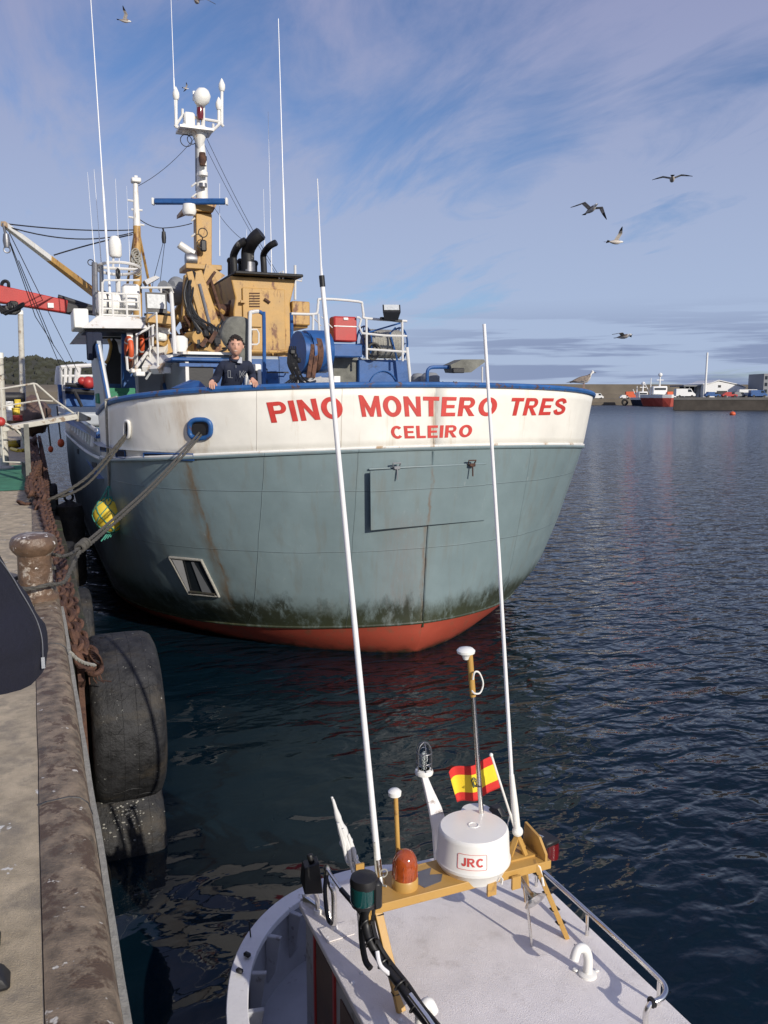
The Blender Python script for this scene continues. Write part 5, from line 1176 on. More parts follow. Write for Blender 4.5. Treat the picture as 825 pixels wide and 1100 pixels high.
# equipment rack
YK = 3.72; ZR = 1.455
xL = A(396, 972, YK).x; xR = A(590, 914, YK).x
rk = MB(); rk.box(((xL + xR) / 2, YK + .11, ZR), (xR - xL, .25, .012)); rk.box(((xL + xR) / 2, YK - .017, ZR - .018), (xR - xL, .012, .05)); rk.box(((xL + xR) / 2, YK + .237, ZR - .018), (xR - xL, .012, .05))
rk = rk.build('rack', 'yellow_clean', nb_, bevel=.003)
b = MB(); b.hull([Vector((xR - .04, YK - .02, ZR - .03)), Vector((xR - .04, YK + .22, ZR - .03)), Vector((xR - .04, YK + .2, ZR + .14)), Vector((xR - .04, YK + .05, ZR + .12)), Vector((xR - .04, YK - .02, ZR + .05))] + [Vector((xR - .025, YK - .02, ZR - .03)), Vector((xR - .025, YK + .22, ZR - .03)), Vector((xR - .025, YK + .2, ZR + .14)), Vector((xR - .025, YK + .05, ZR + .12)), Vector((xR - .025, YK - .02, ZR + .05))]); b.build('end_plate', 'yellow_clean', rk, smooth=False)
b = MB(); b.box((xL + .0, YK + .08, ZR - .03), (.014, .2, .13)); b.box((xL + .03, YK + .2, ZR + .06), (.05, .012, .12)); b.build('end_plate', 'yellow_clean', rk)
def leg(p, q, nm='rack_leg', m='yellow_clean', w_=.045, h_=.028): b = MB(); b.bar(p, q, w_, h_); return b.build(nm, m, rk, bevel=.003)
def onroof(px, py, dz=0.): P = AZ(px, py, 1.0); return Vector((P.x, P.y, roofpt(P.x, P.y) + dz))
leg(A(405, 976, YK), onroof(431, 1086)); leg(A(574, 926, YK), onroof(609, 1006))
leg(A(563, 932, YK + .22), onroof(567, 968), w_=.035); leg(A(384, 960, YK + .2), onroof(389, 1018), m='steel_dull', w_=.022, h_=.02)
for p_, q_, ts_ in ((A(574, 926, YK), onroof(609, 1006), (.15, .4, .62, .8)), (A(405, 976, YK), onroof(431, 1086), (.05, .82))):
    for t in ts_: P = p_.lerp(q_, t); b = MB(); b.bar(P - Vector((.026, .0, 0)), P + Vector((.026, 0, 0)), .036, .005); b.build('cable_tie', 'black', rk)
b = MB(); b.box(A(449, 938, YK + .07) + Vector((0, 0, 0)), (.01, .01, .004)); 
pp = [(.05, .0), (.16, .02), (.2, .08), (.13, .1), (.17, .16), (.06, .15), (.0, .1), (.03, .05)]
c0 = A(450, 936, YK + .05); b.slab([Vector((c0.x - .03 + x, YK + .02 + y, ZR + .0065)) for x, y in pp], (0, 0, .0015)); b.build('peeled_paint', 'steel_dull', rk, smooth=False)
# radar dome
dc = A(508.5, 940, YK + .13); dcx, dcy = A(508, 930, YK + .13).x, YK + .13; DZ0 = ZR - .045
rd = MB(); rd.lathe([(.150, 0), (.172, .010), (.200, .075), (.212, .086), (.213, .102), (.207, .110), (.199, .252), (.195, .268), (.186, .277), (.10, .281), (.01, .282)], (dcx, dcy, DZ0), 64)
rd = rd.build('radar_dome', 'plastic', nb_)
b = MB(); tp = Vector((dcx, dcy, DZ0 + .279)); b.torus(tp + Vector((0, 0, .002)), .028, .005, (0, 0, 1), 24, 6); b.bar(tp + Vector((-.10, .08, -.004)), tp + Vector((.05, .13, -.006)), .008, .008); b.bar(tp + Vector((.09, -.06, -.006)), tp + Vector((.10, .07, -.007)), .005, .008); b.build('moulding', 'plastic', rd)
for px in (530, 556): P = A(px, 950, YK - .03); b = MB(); b.box((P.x - .02, YK - .045, ZR - .055), (.055, .015, .075)); b.build('mount_tab', 'yellow_clean', rk)
for an in (-.65,): b = MB(); b.bar(Vector((dcx + .205 * math.sin(R(20)), dcy - .205 * math.cos(R(20)), DZ0 + .02)), Vector((dcx + .212 * math.sin(R(20)), dcy - .212 * math.cos(R(20)), DZ0 + .056)), .006, .02); b.build('clip', 'plastic', rd)
# logo wrapped on the dome
la = math.atan2(-dcx * 1.0 + .0, -(-dcy)) ; fa = math.atan2(0 - dcx, dcy - 0)     # bearing of the camera side
def onDome(u, z):  # u metres around, z height
    r = .207 - (z - .110) / .142 * .008 + .0016; a = fa + u / .2
    return Vector((dcx + r * math.sin(a), dcy - r * math.cos(a), DZ0 + z))
me = bpy.data.meshes.new('logo'); bm = glyph_bm('JRC', .10); xs = [v.co.x for v in bm.verts]; ys = [v.co.y for v in bm.verts]; x0_, x1_, ya, yb = min(xs), max(xs), min(ys), max(ys)
for k in range(1, 24): bmesh.ops.bisect_plane(bm, geom=bm.verts[:] + bm.edges[:] + bm.faces[:], plane_co=(x0_ + (x1_ - x0_) * k / 24, 0, 0), plane_no=(1, 0, 0))
for v in bm.verts: v.co = onDome(-.062 + .118 * (v.co.x - x0_) / (x1_ - x0_), .148 + .050 * (v.co.y - ya) / (yb - ya)) - nb_.location
bm.to_mesh(me); bm.free(); me.materials.clear(); me.materials.append(mt['letters_logo']); o = bpy.data.objects.new('logo_lettering', me); COL.objects.link(o); o.parent = rd
b = MB(); fr = []
for cx2, cz2, a0 in ((.068, .208, 0), (-.075, .208, 90), (-.075, .138, 180), (.068, .138, 270)):
    for k in range(5): a = R(a0 + k * 22.5); fr.append((cx2 + .008 * math.cos(a), cz2 + .008 * math.sin(a)))
fr2 = []
for (a, c) in zip(fr, fr[1:] + fr[:1]): fr2 += [(a[0] + (c[0] - a[0]) * i / 8, a[1] + (c[1] - a[1]) * i / 8) for i in range(8)]
b.tube([onDome(u, z) for u, z in fr2 + fr2[:1]], .0012, 5); b.build('logo_border', 'letters_logo', rd)
# amber beacon
bc0 = A(435, 951, YK + .08); bcx = bc0.x
b = MB(); b.lathe([(.072, 0), (.072, .045), (.066, .055)], (bcx, YK + .08, ZR + .006), 28); b.build('beacon_base', 'yellow_clean', rk)
b = MB(); b.lathe([(.066, 0), (.068, .02), (.069, .07), (.062, .11), (.045, .14), (.02, .155), (.002, .158)], (bcx, YK + .08, ZR + .06), 32); be = b.build('beacon_lens', 'amber', rk)
b = MB()
for k in range(9): a = k * 2 * math.pi / 9; b.bar((bcx + .069 * math.cos(a), YK + .08 + .069 * math.sin(a), ZR + .07), (bcx + .066 * math.cos(a), YK + .08 + .066 * math.sin(a), ZR + .15), .004)
b.build('lens_rib', 'amber', be)
# poles
b = MB(); b.tube([A(428, 925, YK + .2), A(425, 856, YK + .2)], .013, 10); yp = b.build('aerial_post', 'yellow_clean', rk)
b = MB(); b.lathe([(.012, -.02), (.035, -.012), (.037, .01), (.025, .022), (.003, .026)], A(424, 852, YK + .2), 20); b.build('aerial_cap', 'plastic', yp)
b = MB(); b.tube([A(519, 900, YK + .24), A(505.5, 712, YK + .24)], .0145, 12); gp_ = b.build('navigation_pole', 'steel', nb_)
b = MB(); b.tube([A(508, 748, YK + .24), A(504.5, 703, YK + .24)], .0175, 12); b.build('pole_wrap', 'yellow_clean', gp_)
b = MB(); b.lathe([(.015, -.05), (.022, -.03), (.030, -.02), (.050, -.012), (.052, .002), (.040, .014), (.003, .02)], A(500.5, 699, YK + .24), 24); b.build('receiver_cap', 'plastic', gp_)
b = MB(); b.tube([A(507, 742, YK + .22), A(510, 745, YK + .2), A(516, 744, YK + .2), A(519, 734, YK + .2), A(515, 723, YK + .2), A(510, 722, YK + .2), A(508, 730, YK + .21)], .005, 6, smooth_pts=4); b.build('cable_loop', 'plastic', gp_)
b = MB(); b.torus(A(514, 844, YK + .24), .016, .003, (0, 0, 1), 14, 5); b.build('cable_tie', 'black', gp_)
b = MB(); b.lathe([(.09, -.02), (.10, 0), (.09, .02)], A(512, 874, YK + .34), 24); b.build('loudhailer', 'plastic', nb_)
b = MB(); b.lathe([(.03, -.03), (.055, 0), (.03, .04)], A(533, 873, YK + .3), 18); b.tube([A(533, 873, YK + .3), A(538, 893, YK + .2)], .02, 8); b.build('dark_lamp', 'black', nb_)
# left whip aerial
b = MB(); b.tube([A(408, 945, YK + .15), A(405.5, 922, YK + .15)], .020, 12); b.lathe([(.035, -.01), (.03, .01), (.022, .03)], A(408, 946, YK + .15), 14); wa = b.build('aerial_foot', 'steel', nb_)
b = MB(); b.tube([A(405.5, 923, YK + .15), A(376, 620, YK + .15), A(346.5, 308, YK + .15)], [.018, .014, .011], 10); b.build('whip_aerial', 'whip', wa)
b = MB(); b.tube([A(346.6, 308, YK + .15), A(345.5, 296, YK + .15)], .0135, 10); b.build('aerial_joint', 'black', wa)
b = MB(); b.tube([A(345.5, 297, YK + .15), A(344.8, 284, YK + .15), A(341, 192, YK + .15)], [.007, .0042, .0022], 6); b.build('aerial_tip', 'whip', wa)
b = MB(); b.tube([A(402, 905, YK + .12), A(405, 945, YK + .1), A(415, 952, YK + .05)], .006, 6, smooth_pts=3); b.torus(A(412, 938, YK + .11), .022, .004, (0, 1, 0), 14, 5); b.build('aerial_cable', 'rope_light', wa)
# right whip aerial
P0 = A(556, 893, YK + .12)
b = MB(); b.ball(P0, .032); b.tube([P0, A(553, 868, YK + .12), A(549.5, 832, YK + .12)], [.019, .021, .014], 12); wa2 = b.build('aerial_foot', 'plastic', nb_)
b = MB(); b.tube([A(549.5, 834, YK + .12), A(536, 600, YK + .12), A(520, 348, YK + .12)], [.0115, .0105, .009], 8); b.build('whip_aerial', 'whip', wa2)
b = MB(); 
for k in range(4): a = k * math.pi / 2 + .4; b.bar(Vector((P0.x, P0.y, P0.z - .02)), Vector((P0.x + .07 * math.cos(a), P0.y + .06 * math.sin(a), ZR + .01)), .03, .012)
b.box((P0.x, P0.y, ZR + .012), (.17, .14, .012)); b.build('aerial_bracket', 'yellow_clean', rk)
b = MB(); b.tube([A(556, 938, YK), A(566, 934, YK), A(578, 930, YK - .02), A(581, 937, YK - .02), A(584, 952, YK - .06)], .007, 6, smooth_pts=3); b.build('cable', 'plastic', rk)
# caged lamp on a swan arm
YL = 4.15; lb = A(455.5, 829, YL)
arm = [A(456, 833, YL), A(461, 848, YL), A(468, 868, YL), A(474, 892, YL), A(477, 925, YL)]; wds = [.035, .05, .08, .10, .11]
b = MB(); L_ = []; 
for p, w_ in zip(arm, wds): L_ += [p + Vector((-w_ / 2, 0, 0)), p + Vector((w_ / 2, 0, 0)), p + Vector((w_ / 2, .03, 0)), p + Vector((-w_ / 2, .03, 0))]
b.add(L_, [(i * 4 + k, i * 4 + (k + 1) % 4, (i + 1) * 4 + (k + 1) % 4, (i + 1) * 4 + k) for i in range(4) for k in range(4)] + [(3, 2, 1, 0), (16, 17, 18, 19)]); la_ = b.build('lamp_arm', 'boatwhite', nb_, bevel=.004)
b = MB(); b.lathe([(.052, -.012), (.055, 0), (.050, .014), (.036, .02)], lb, 24); b.build('lamp_base', 'plastic', la_)
m_gl = M('lamp_glass', (.9, .95, .93), .03, trans=1., bump=0, var=.01, ior=1.3)[0]
b = MB(); b.lathe([(.034, .02), (.035, .11), (.030, .14), (.015, .158), (.002, .16)], lb, 24); b.build('lamp_globe', m_gl, la_)
b = MB(); b.lathe([(.012, .02), (.012, .06), (.018, .08), (.016, .11), (.004, .125)], lb, 12); b.build('bulb', 'lens', la_)
b = MB()
for k in range(6): a = k * math.pi / 3 + .3; b.tube([lb + Vector((.046 * math.cos(a), .046 * math.sin(a), .01)), lb + Vector((.044 * math.cos(a), .044 * math.sin(a), .13)), lb + Vector((.03 * math.cos(a), .03 * math.sin(a), .168)), lb + Vector((0, 0, .182))], .0035, 6, smooth_pts=2)
for z in (.06, .12): b.torus(lb + Vector((0, 0, z)), .045, .0032, (0, 0, 1), 22, 6)
b.build('lamp_cage', 'net' if False else 'steel_dull', la_)
# flag and staff
YF_ = 4.05; b = MB(); b.tube([A(555, 897, YF_), A(528, 812, YF_)], .008, 8); b.ball(A(527.6, 811, YF_), .012); b.tube([A(556, 893, YF_), A(548, 872, YF_), A(545, 888, YF_)], .005, 6); b.build('flag_staff', 'plastic', nb_)
b = MB(); c4 = [A(482, 829.5, YF_), A(527.5, 813, YF_), A(537, 847, YF_), A(493.5, 865, YF_)]
nu, nv = 28, 16; 
def fpnt(u, v):
    p = (c4[0] * (1 - u) + c4[1] * u) * (1 - v) + (c4[3] * (1 - u) + c4[2] * u) * v
    return p + Vector((.0, .030 * math.sin(u * 9 + v * 1.2) * (1.05 - u), .007 * math.sin(u * 7 + .8 * v)))
for i in range(nu + 1):
    for j in range(nv + 1): b.v.append(fpnt(i / nu, j / nv))
n = nv + 1
for i in range(nu):
    for j in range(nv): b.f.append((i * n + j, i * n + j + 1, (i + 1) * n + j + 1, (i + 1) * n + j)); b.m.append(0 if j < 4 or j >= 12 else 1)
fl_ = b.build('flag', ['flagred', 'flagyellow']); md = fl_.modifiers.new('t', 'SOLIDIFY'); md.thickness = .002
tag(fl_, 'red and yellow striped flag flying behind the white radar dome', 'flag')
b = MB()
def onflag(u, v): return fpnt(u, v) + Vector((0, -.004, 0))
for cu, cv, ru, rv_, t in ((.46, .47, .055, .13, .003), (.46, .50, .03, .08, .003), (.46, .36, .03, .03, .003), (.40, .5, .008, .12, .002), (.52, .5, .008, .12, .002)):
    pts = [onflag(cu + ru * math.cos(a), cv + rv_ * math.sin(a)) for a in [2 * math.pi * k / 14 for k in range(15)]]; b.tube(pts, t, 5)
b.build('crest', 'crest', fl_)
# furled flag
b = MB(); pts = [A(357.5, 858, 4.35), A(363, 878, 4.33), A(370, 898, 4.3), A(374, 912, 4.3), A(379, 925, 4.3), A(386, 938, 4.25), A(386, 950, 4.2)]
b.tube(catmull(pts, 5), [.006 + .03 * min(1, t / 12) * (.62 if 14 < t < 19 else 1) * (1 + .2 * math.sin(t * 1.7)) for t in range(31)], 12)
for k, (p, q) in enumerate(((363, 372), (368, 382), (374, 378))): b.tube([A(p, 884 + k * 6, 4.28), A(p + 6, 905 + k * 5, 4.25), A(p + 9, 925 + k * 4, 4.23)], [.009, .016, .006], 8, smooth_pts=1)
ff = b.build('furled_flag', 'cloth'); tag(ff, 'pale rolled-up cloth flag tied to a staff at the left of the yellow rack', 'flag')
b = MB(); b.tube([A(385, 952, 4.15), A(371, 912, 4.34), A(356.5, 856, 4.4)], .007, 8); b.build('flag_staff', 'plastic', nb_)
b = MB(); b.torus(A(375, 916, 4.29), .026, .008, (.3, .2, 1), 14, 6); b.torus(A(378, 920, 4.29), .024, .008, (.5, .1, 1), 14, 6); b.build('knot', 'cloth', ff)
# green and red navigation lights
c = A(391, 957, YK - .02)
b = MB(); b.lathe([(.05, -.02), (.072, 0), (.074, .02), (.068, .045), (.04, .06), (.003, .064)], c + Vector((0, 0, .035)), 24); nl = b.build('green_navigation_light', 'black', rk)
b = MB(); b.lathe([(.062, -.075), (.066, -.06), (.066, .02)], c + Vector((-.008, -.004, .02)), 24); b.build('green_lens', 'greenlens', nl)
b = MB(); b.lathe([(.05, -.03), (.066, -.02), (.068, -.0), (.06, .012)], c + Vector((0, 0, -.055)), 24); b.box(c + Vector((.055, 0, -.01)), (.05, .13, .15), 0, .012); b.build('light_housing', 'black', nl)
c = A(580, 905, YK + .28); b = MB(); b.box(c + Vector((.05, .02, .0)), (.12, .14, .04), .2, .012); b.box(c + Vector((.03, .06, -.07)), (.07, .06, .12), .2, .01); rl_ = b.build('red_navigation_light', 'black', rk)
b = MB(); b.lathe([(.045, -.05), (.048, 0), (.045, .05)], c + Vector((.085, .0, -.065)), 20); b.build('red_lens', 'redlens', rl_)
b = MB(); b.tube([A(566, 900, YK + .24), A(572, 895, YK + .3), A(584, 899, YK + .3)], .004, 6, smooth_pts=3); b.build('guard_wire', 'steel', rl_)
# black conduit and hoses
b = MB(); hs = [A(394, 976, YK), A(393, 992, YK), A(398, 1012, 3.66), A(412, 1035, 3.58), A(430, 1058, 3.45), A(446, 1082, 3.3), A(463, 1103, 3.15), A(490, 1140, 2.9)]
b.tube(catmull([p + Vector((0, 0, 0)) for p in hs], 6), .024, 10); b.tube(catmull([p + Vector((.03, -.02, .01)) for p in hs], 6), .013, 8); b.tube([A(391, 975, YK + .03), A(388, 1000, 3.75), A(392, 1030, 3.7), A(398, 1040, 3.65)], .017, 8, smooth_pts=4)
b.build('black_conduit', 'black', rk)
b = MB()
for p in hs[1:6]: b.torus(p, .034, .005, (hs[4] - hs[2]), 14, 6); b.box(p + Vector((.02, -.03, .02)), (.016, .016, .02))
b.build('hose_clip', 'black', rk)
b = MB(); b.tube([A(440, 1068, 3.2), A(458, 1092, 3.1), A(476, 1118, 3.0)], .013, 8); b.build('steel_tube', 'steel', rk)
b = MB(); b.tube([A(353, 936, 4.2), A(366, 955, 4.05), A(386, 978, 3.9), A(402, 1002, 3.75)], .010, 8); b.build('boat_pole', 'steel', nb_)
b = MB(); b.tube([A(366, 955, 4.03), A(386, 978, 3.88), A(402, 1002, 3.73)], .014, 8); b.build('pole_grip', 'black', nb_)
b = MB(); b.ball(A(389.5, 994, 3.8), .016); b.ball(A(392, 990, 3.8), .012); b.build('red_float_clip', 'red', nb_)
b = MB(); b.tube([A(405, 1022, 3.6), A(409, 1038, 3.55), A(424, 1052, 3.5), A(436, 1078, 3.45)], .012, 8, smooth_pts=4); b.build('white_hose', 'boatwhite', nb_)
# roller, bracket and spotlight at the front left corner
def steelpipe(pts, r, nm='bracket'): b = MB(); b.tube(pts, r, 10, smooth_pts=4); return b.build(nm, 'steel', nb_)
f1 = onroof(359, 997); f2 = onroof(352, 975)
steelpipe([f1, f1 + Vector((0, 0, .22)), f1 + Vector((-.01, .03, .27)), f2 + Vector((.0, .0, .27)), f2 + Vector((0, .02, .2)), f2 + Vector((0, .02, .0))], .017, 'roller_bracket')
f3 = onroof(341, 980); steelpipe([f3, f3 + Vector((0, 0, .1)), A(337, 957, 4.35)], .014, 'spotlight_post')
b = MB(); b.lathe([(.035, -.03), (.02, .0), (.02, .03)], f1, 14); b.lathe([(.035, -.02), (.022, .0), (.022, .03)], f3, 14); b.build('post_foot', 'boatwhite', nb_)
b = MB(); c = A(335, 940, 4.38); b.hull([c + Vector(v) for v in ((-.06, -.04, -.09), (.05, -.06, -.1), (.07, .06, -.06), (-.05, .08, -.06), (-.055, -.03, .07), (.03, -.05, .10), (.05, .05, .09), (-.04, .07, .06))]); b.tube([c + Vector((.0, 0, .08)), c + Vector((-.01, .01, .13))], .02, 8); spt = b.build('spotlight', 'black', nb_, bevel=.015)
b = MB(); b.tube([A(352, 935, 4.3), A(349, 955, 4.25), A(352, 985, 4.15), A(356, 992, 4.1)], .013, 8, smooth_pts=3); b.build('spotlight_cable', 'black', nb_)
b = MB(); q0 = onroof(325, 968); b.slab([q0 + Vector((0, 0, 0)), q0 + Vector((.09, -.22, 0)), q0 + Vector((.085, -.2, .04)), q0 + Vector((0, 0, .05))], (.02, 0, 0)); b.tube([q0 + Vector((.0, 0, .05)), q0 + Vector((.10, -.0, .06))], .012, 6); b.build('corner_bracket', 'steel', nb_)
# horn
b = MB(); e = A(575, 968, 3.62); s_ = A(548, 926, YK + .12); dd = (e - s_).normalized(); L0 = (e - s_).length
b.lathe([(.011, 0), (.011, L0 * .6), (.016, L0 * .78), (.034, L0 * .90), (.060, L0 * .975), (.070, L0), (.060, L0 * .985), (.028, L0 * .90), (.006, L0 * .8)], s_, 24, dd, cap=False); b.build('horn', 'steel', rk)
b = MB(); b.tube([e - dd * .1, Vector((e.x, e.y + .02, roofpt(e.x, e.y)))], .008, 6); b.build('horn_post', 'steel', rk)
# guard rail on the right edge
RR = [Vector((2.82, 4.45, 1.0)), Vector((2.82, 4.45, 1.1)), Vector((2.82, 4.35, 1.125)), Vector((2.83, 3.6, 1.125)), Vector((2.83, 3.12, 1.125)), Vector((2.82, 2.98, 1.12)), Vector((2.76, 2.93, 1.11)), Vector((2.69, 2.93, 1.10)), Vector((2.66, 2.93, 1.06)), Vector((2.66, 2.93, 1.0))]
b = MB(); b.tube(catmull(RR, 5), .0145, 12)
for y in (3.62, 3.02, 4.15): b.tube([(2.82, y, .99), (2.82, y, 1.12)], .011, 8)
b.build('guard_rail', 'steel', nb_)
for y in (2.96,): b = MB(); b.torus((2.69, 2.93, 1.105), .022, .006, (1, 0, 0), 14, 6); b.torus((2.70, 2.93, 1.105), .022, .006, (1, 0, .2), 14, 6); b.build('cable_tie', 'black', nb_)
b = MB(); b.tube([A(566, 960, 4.3), onroof(624, 1024, .012), ], .006, 6); b.build('roof_cable', 'steel_dull', nb_)
# swan-neck vents
def vent(px, py, h, dx, r):
    f = onroof(px, py); b = MB(); b.lathe([(r * 2.0, 0), (r * 1.9, .012), (r * 1.2, .02)], f, 20)
    b.tube(catmull([f, f + Vector((0, 0, h * .6)), f + Vector((dx * .25, .0, h * .95)), f + Vector((dx * .7, -.0, h * 1.0)), f + Vector((dx, -.01, h * .72))], 6), r, 14); return b.build('swan_neck_vent', 'plastic', nb_)
vent(631, 1047, .17, -.10, .025); vent(452, 1112, .16, .06, .03)
b = MB(); b.box(onroof(618, 1043, .008), (.03, .03, .012), .4, .005); b.box(onroof(641, 1043, .006), (.025, .02, .01), .1, .004); b.build('sealant', 'plastic', ro)
# aft mast with cross-arm behind the camera side, whose shadow falls on the roof
mt['bollard_head'] = M('bollard_paint', (.12, .075, .048), .32, var=.45, scale=9, bump=.5, bscale=25, stain=(.42, .37, .31), stain_amt=.25, stain_scale=7, speck=(.7, .68, .64), speck_t=.66, speck_scale=14)[0]
# ------------------------------------------------------------------ bollard, ropes, chain and tyres on the quay
bo = empty('bollard', (-.03, 6.95, QZ), 'rusty iron mooring bollard with a mushroom head on the quay edge', 'bollard')
b = MB(); b.lathe([(.165, 0), (.165, .03), (.135, .05), (.128, .12), (.124, .36), (.135, .40)], (-.03, 6.95, QZ + .01), 36); b.build('stem', 'bollard_head', bo)
b = MB(); b.lathe([(.13, .36), (.155, .385), (.174, .42), (.174, .46), (.155, .50), (.11, .52), (.01, .525)], (-.03, 6.95, QZ + .01), 36)
b.build('head', 'bollard_head', bo)
def rope(pts, r, name, label, mat='rope', strands=3, sm=6, twist=26):
    P = catmull([Vector(p) for p in pts], sm); b = MB(); L = [0]
    for a, c in zip(P, P[1:]): L.append(L[-1] + (c - a).length)
    n = max(8, int(L[-1] / (r * 2.6))); n = min(n, 420); Q = []; j = 0
    for i in range(n + 1):
        s = L[-1] * i / n
        while j < len(L) - 2 and L[j + 1] < s: j += 1
        t = (s - L[j]) / max(1e-6, L[j + 1] - L[j]); Q.append((P[j].lerp(P[j + 1], t), s))
    for k in range(strands):
        pts2 = []
        for i, (p, s) in enumerate(Q):
            d = (Q[min(i + 1, n)][0] - Q[max(i - 1, 0)][0]).normalized(); x = d.cross(Vector((0, 0, 1)))
            x = x.normalized() if x.length > .05 else Vector((1, 0, 0)); y = d.cross(x); a = s / (r * 6) * 2 * math.pi * .5 + k * 2 * math.pi / strands
            pts2.append(p + (x * math.cos(a) + y * math.sin(a)) * r * .5)
        b.tube(pts2, r * .56, 6)
    o = b.build(name, mat); return tag(o, label, 'rope')
fl1 = hit(214, 465, .03); knot = A(92, 583, 7.7)
m1 = [fl1 + Vector((.05, .25, .02)), fl1 + Vector((0, -.03, .0)), fl1.lerp(knot, .5) - Vector((0, 0, .07)), knot, A(70, 597, 7.15), Vector((.15, 6.98, 2.84)), Vector((.10, 7.12, 2.83))]
rope(m1, .016, 'mooring_rope', 'grey mooring rope from the oval blue fairlead to the rusty bollard')
rope([fl1 + Vector((.07, .25, .0)), fl1 + Vector((.03, -.03, -.03)), fl1.lerp(knot, .5) - Vector((0, 0, .12)), knot + Vector((.02, 0, -.03)), A(86, 592, 7.5), A(76, 612, 7.2), A(68, 626, 6.95), (.05, 6.74, 2.66), (-.06, 6.74, 2.64), (-.2, 6.85, 2.64), (-.21, 7.05, 2.65), (-.05, 7.16, 2.68), (.12, 7.08, 2.72)], .018, 'mooring_rope', 'second strand of the mooring rope looped low round the bollard stem')
b = MB()
for k in range(5): b.torus(knot.lerp(A(84, 590, 7.5), k / 5), .035, .015, (fl1 - knot).normalized() + Vector((.2 * (k % 2), 0, .1)), 14, 6)
o = b.build('rope_knot', 'rope'); tag(o, 'lumpy knot joining the mooring ropes just above the quay chain', 'knot')
p2a = hit(137.5, 466, .03)
q2 = A(57, 531, 13.2); q2 = Vector((.15, q2.y, QZ + .02)); 
q2 = Vector((.13, 13.4, QZ + .02))
rope([p2a + Vector((.1, .3, .05)), p2a, p2a.lerp(q2, .5) - Vector((0, 0, .16)), q2, q2 + Vector((-.2, .2, 0))], .024, 'mooring_rope', 'mooring rope from the narrow white fairlead down to the quay behind the chain')
rope([p2a + Vector((.12, .3, .03)), p2a + Vector((.02, .02, -.03)), p2a.lerp(q2, .5) - Vector((0, 0, .26)), q2 + Vector((.02, .1, .0)), q2 + Vector((-.2, .3, 0))], .02, 'mooring_rope', 'lower strand beside the rope from the narrow white fairlead')
# chain
def chain(pts, name, label, link=.17, t=.020, mat='rust'):
    P = catmull([Vector(p) for p in pts], 10); L = [0]
    for a, c in zip(P, P[1:]): L.append(L[-1] + (c - a).length)
    n = int(L[-1] / (link * .72)); b = MB(); j = 0
    for i in range(n):
        s = L[-1] * (i + .5) / n
        while j < len(L) - 2 and L[j + 1] < s: j += 1
        p = P[j].lerp(P[j + 1], (s - L[j]) / max(1e-6, L[j + 1] - L[j])); d = (P[j + 1] - P[j]).normalized()
        u = Vector((0, 0, 1)) if abs(d.z) < .9 else Vector((1, 0, 0)); x = d.cross(u).normalized(); y = d.cross(x); a = (i % 2) * math.pi / 2 + .5 + .25 * math.sin(i * 1.7)
        ax = x * math.cos(a) + y * math.sin(a); side = d.cross(ax).normalized()
        # oval link in plane (d, side)
        vs = []; sg, ts = 16, 7
        for k in range(sg):
            th = 2 * math.pi * k / sg; e = d * math.cos(th) * link * .5 + side * math.sin(th) * link * .29; en = (d * math.cos(th) * .29 + side * math.sin(th) * .5).normalized()
            for q in range(ts): ph = 2 * math.pi * q / ts; vs.append(p + e + en * t * math.cos(ph) + ax * t * math.sin(ph))
        b.add(vs, [(k * ts + q, ((k + 1) % sg) * ts + q, ((k + 1) % sg) * ts + (q + 1) % ts, k * ts + (q + 1) % ts) for k in range(sg) for q in range(ts)])
    o = b.build(name, mat); return tag(o, label, 'chain')
cp = [(37, 466), (41, 500), (45, 540), (54, 580), (64, 615), (70, 645), (80, 678), (92, 702), (104, 722)]
def cpt(x, y, X): p = AX(x, y, X); return p
cz = (2.57, 2.57, 2.56, 2.50, 2.42, 2.35, 2.22, 2.12, 2.08)
chain([AZ(x, y, z) for (x, y), z in zip(cp, cz)], 'chain', 'rusty heavy chain running along the quay edge down to the big tyre', .16, .021)
chain([AZ(x + 5 + (i % 2) * 2, y + 3, z - .04) for i, ((x, y), z) in enumerate(list(zip(cp, cz))[:-1])], 'chain', 'second rusty chain hanging just outside the long quay chain', .155, .019)
chain([AZ(x, y, z) for x, y, z in ((60, 622, 2.46), (64, 645, 2.40), (74, 668, 2.30), (80, 688, 2.22), (86, 705, 2.16), (97, 716, 2.1))], 'chain', 'short doubled piece of rusty chain just above the big tyre', .16, .022)
b = MB(); c = AZ(102, 712, 2.12); 
for k in range(6): b.torus(c + Vector((.0, -.02 * k, .015 * k)), .055 + .005 * (k % 3), .006, (.3 + .1 * k, .5, .4), 16, 5)
for k in range(4): b.tube([c, c + Vector((.03 * k - .05, -.07, -.09 - .01 * k)), c + Vector((.05 * k - .05, -.12, -.12))], .005, 5)
o = b.build('twine', 'rust'); tag(o, 'reddish twine lashing round the chain end above the tyre', 'twine')
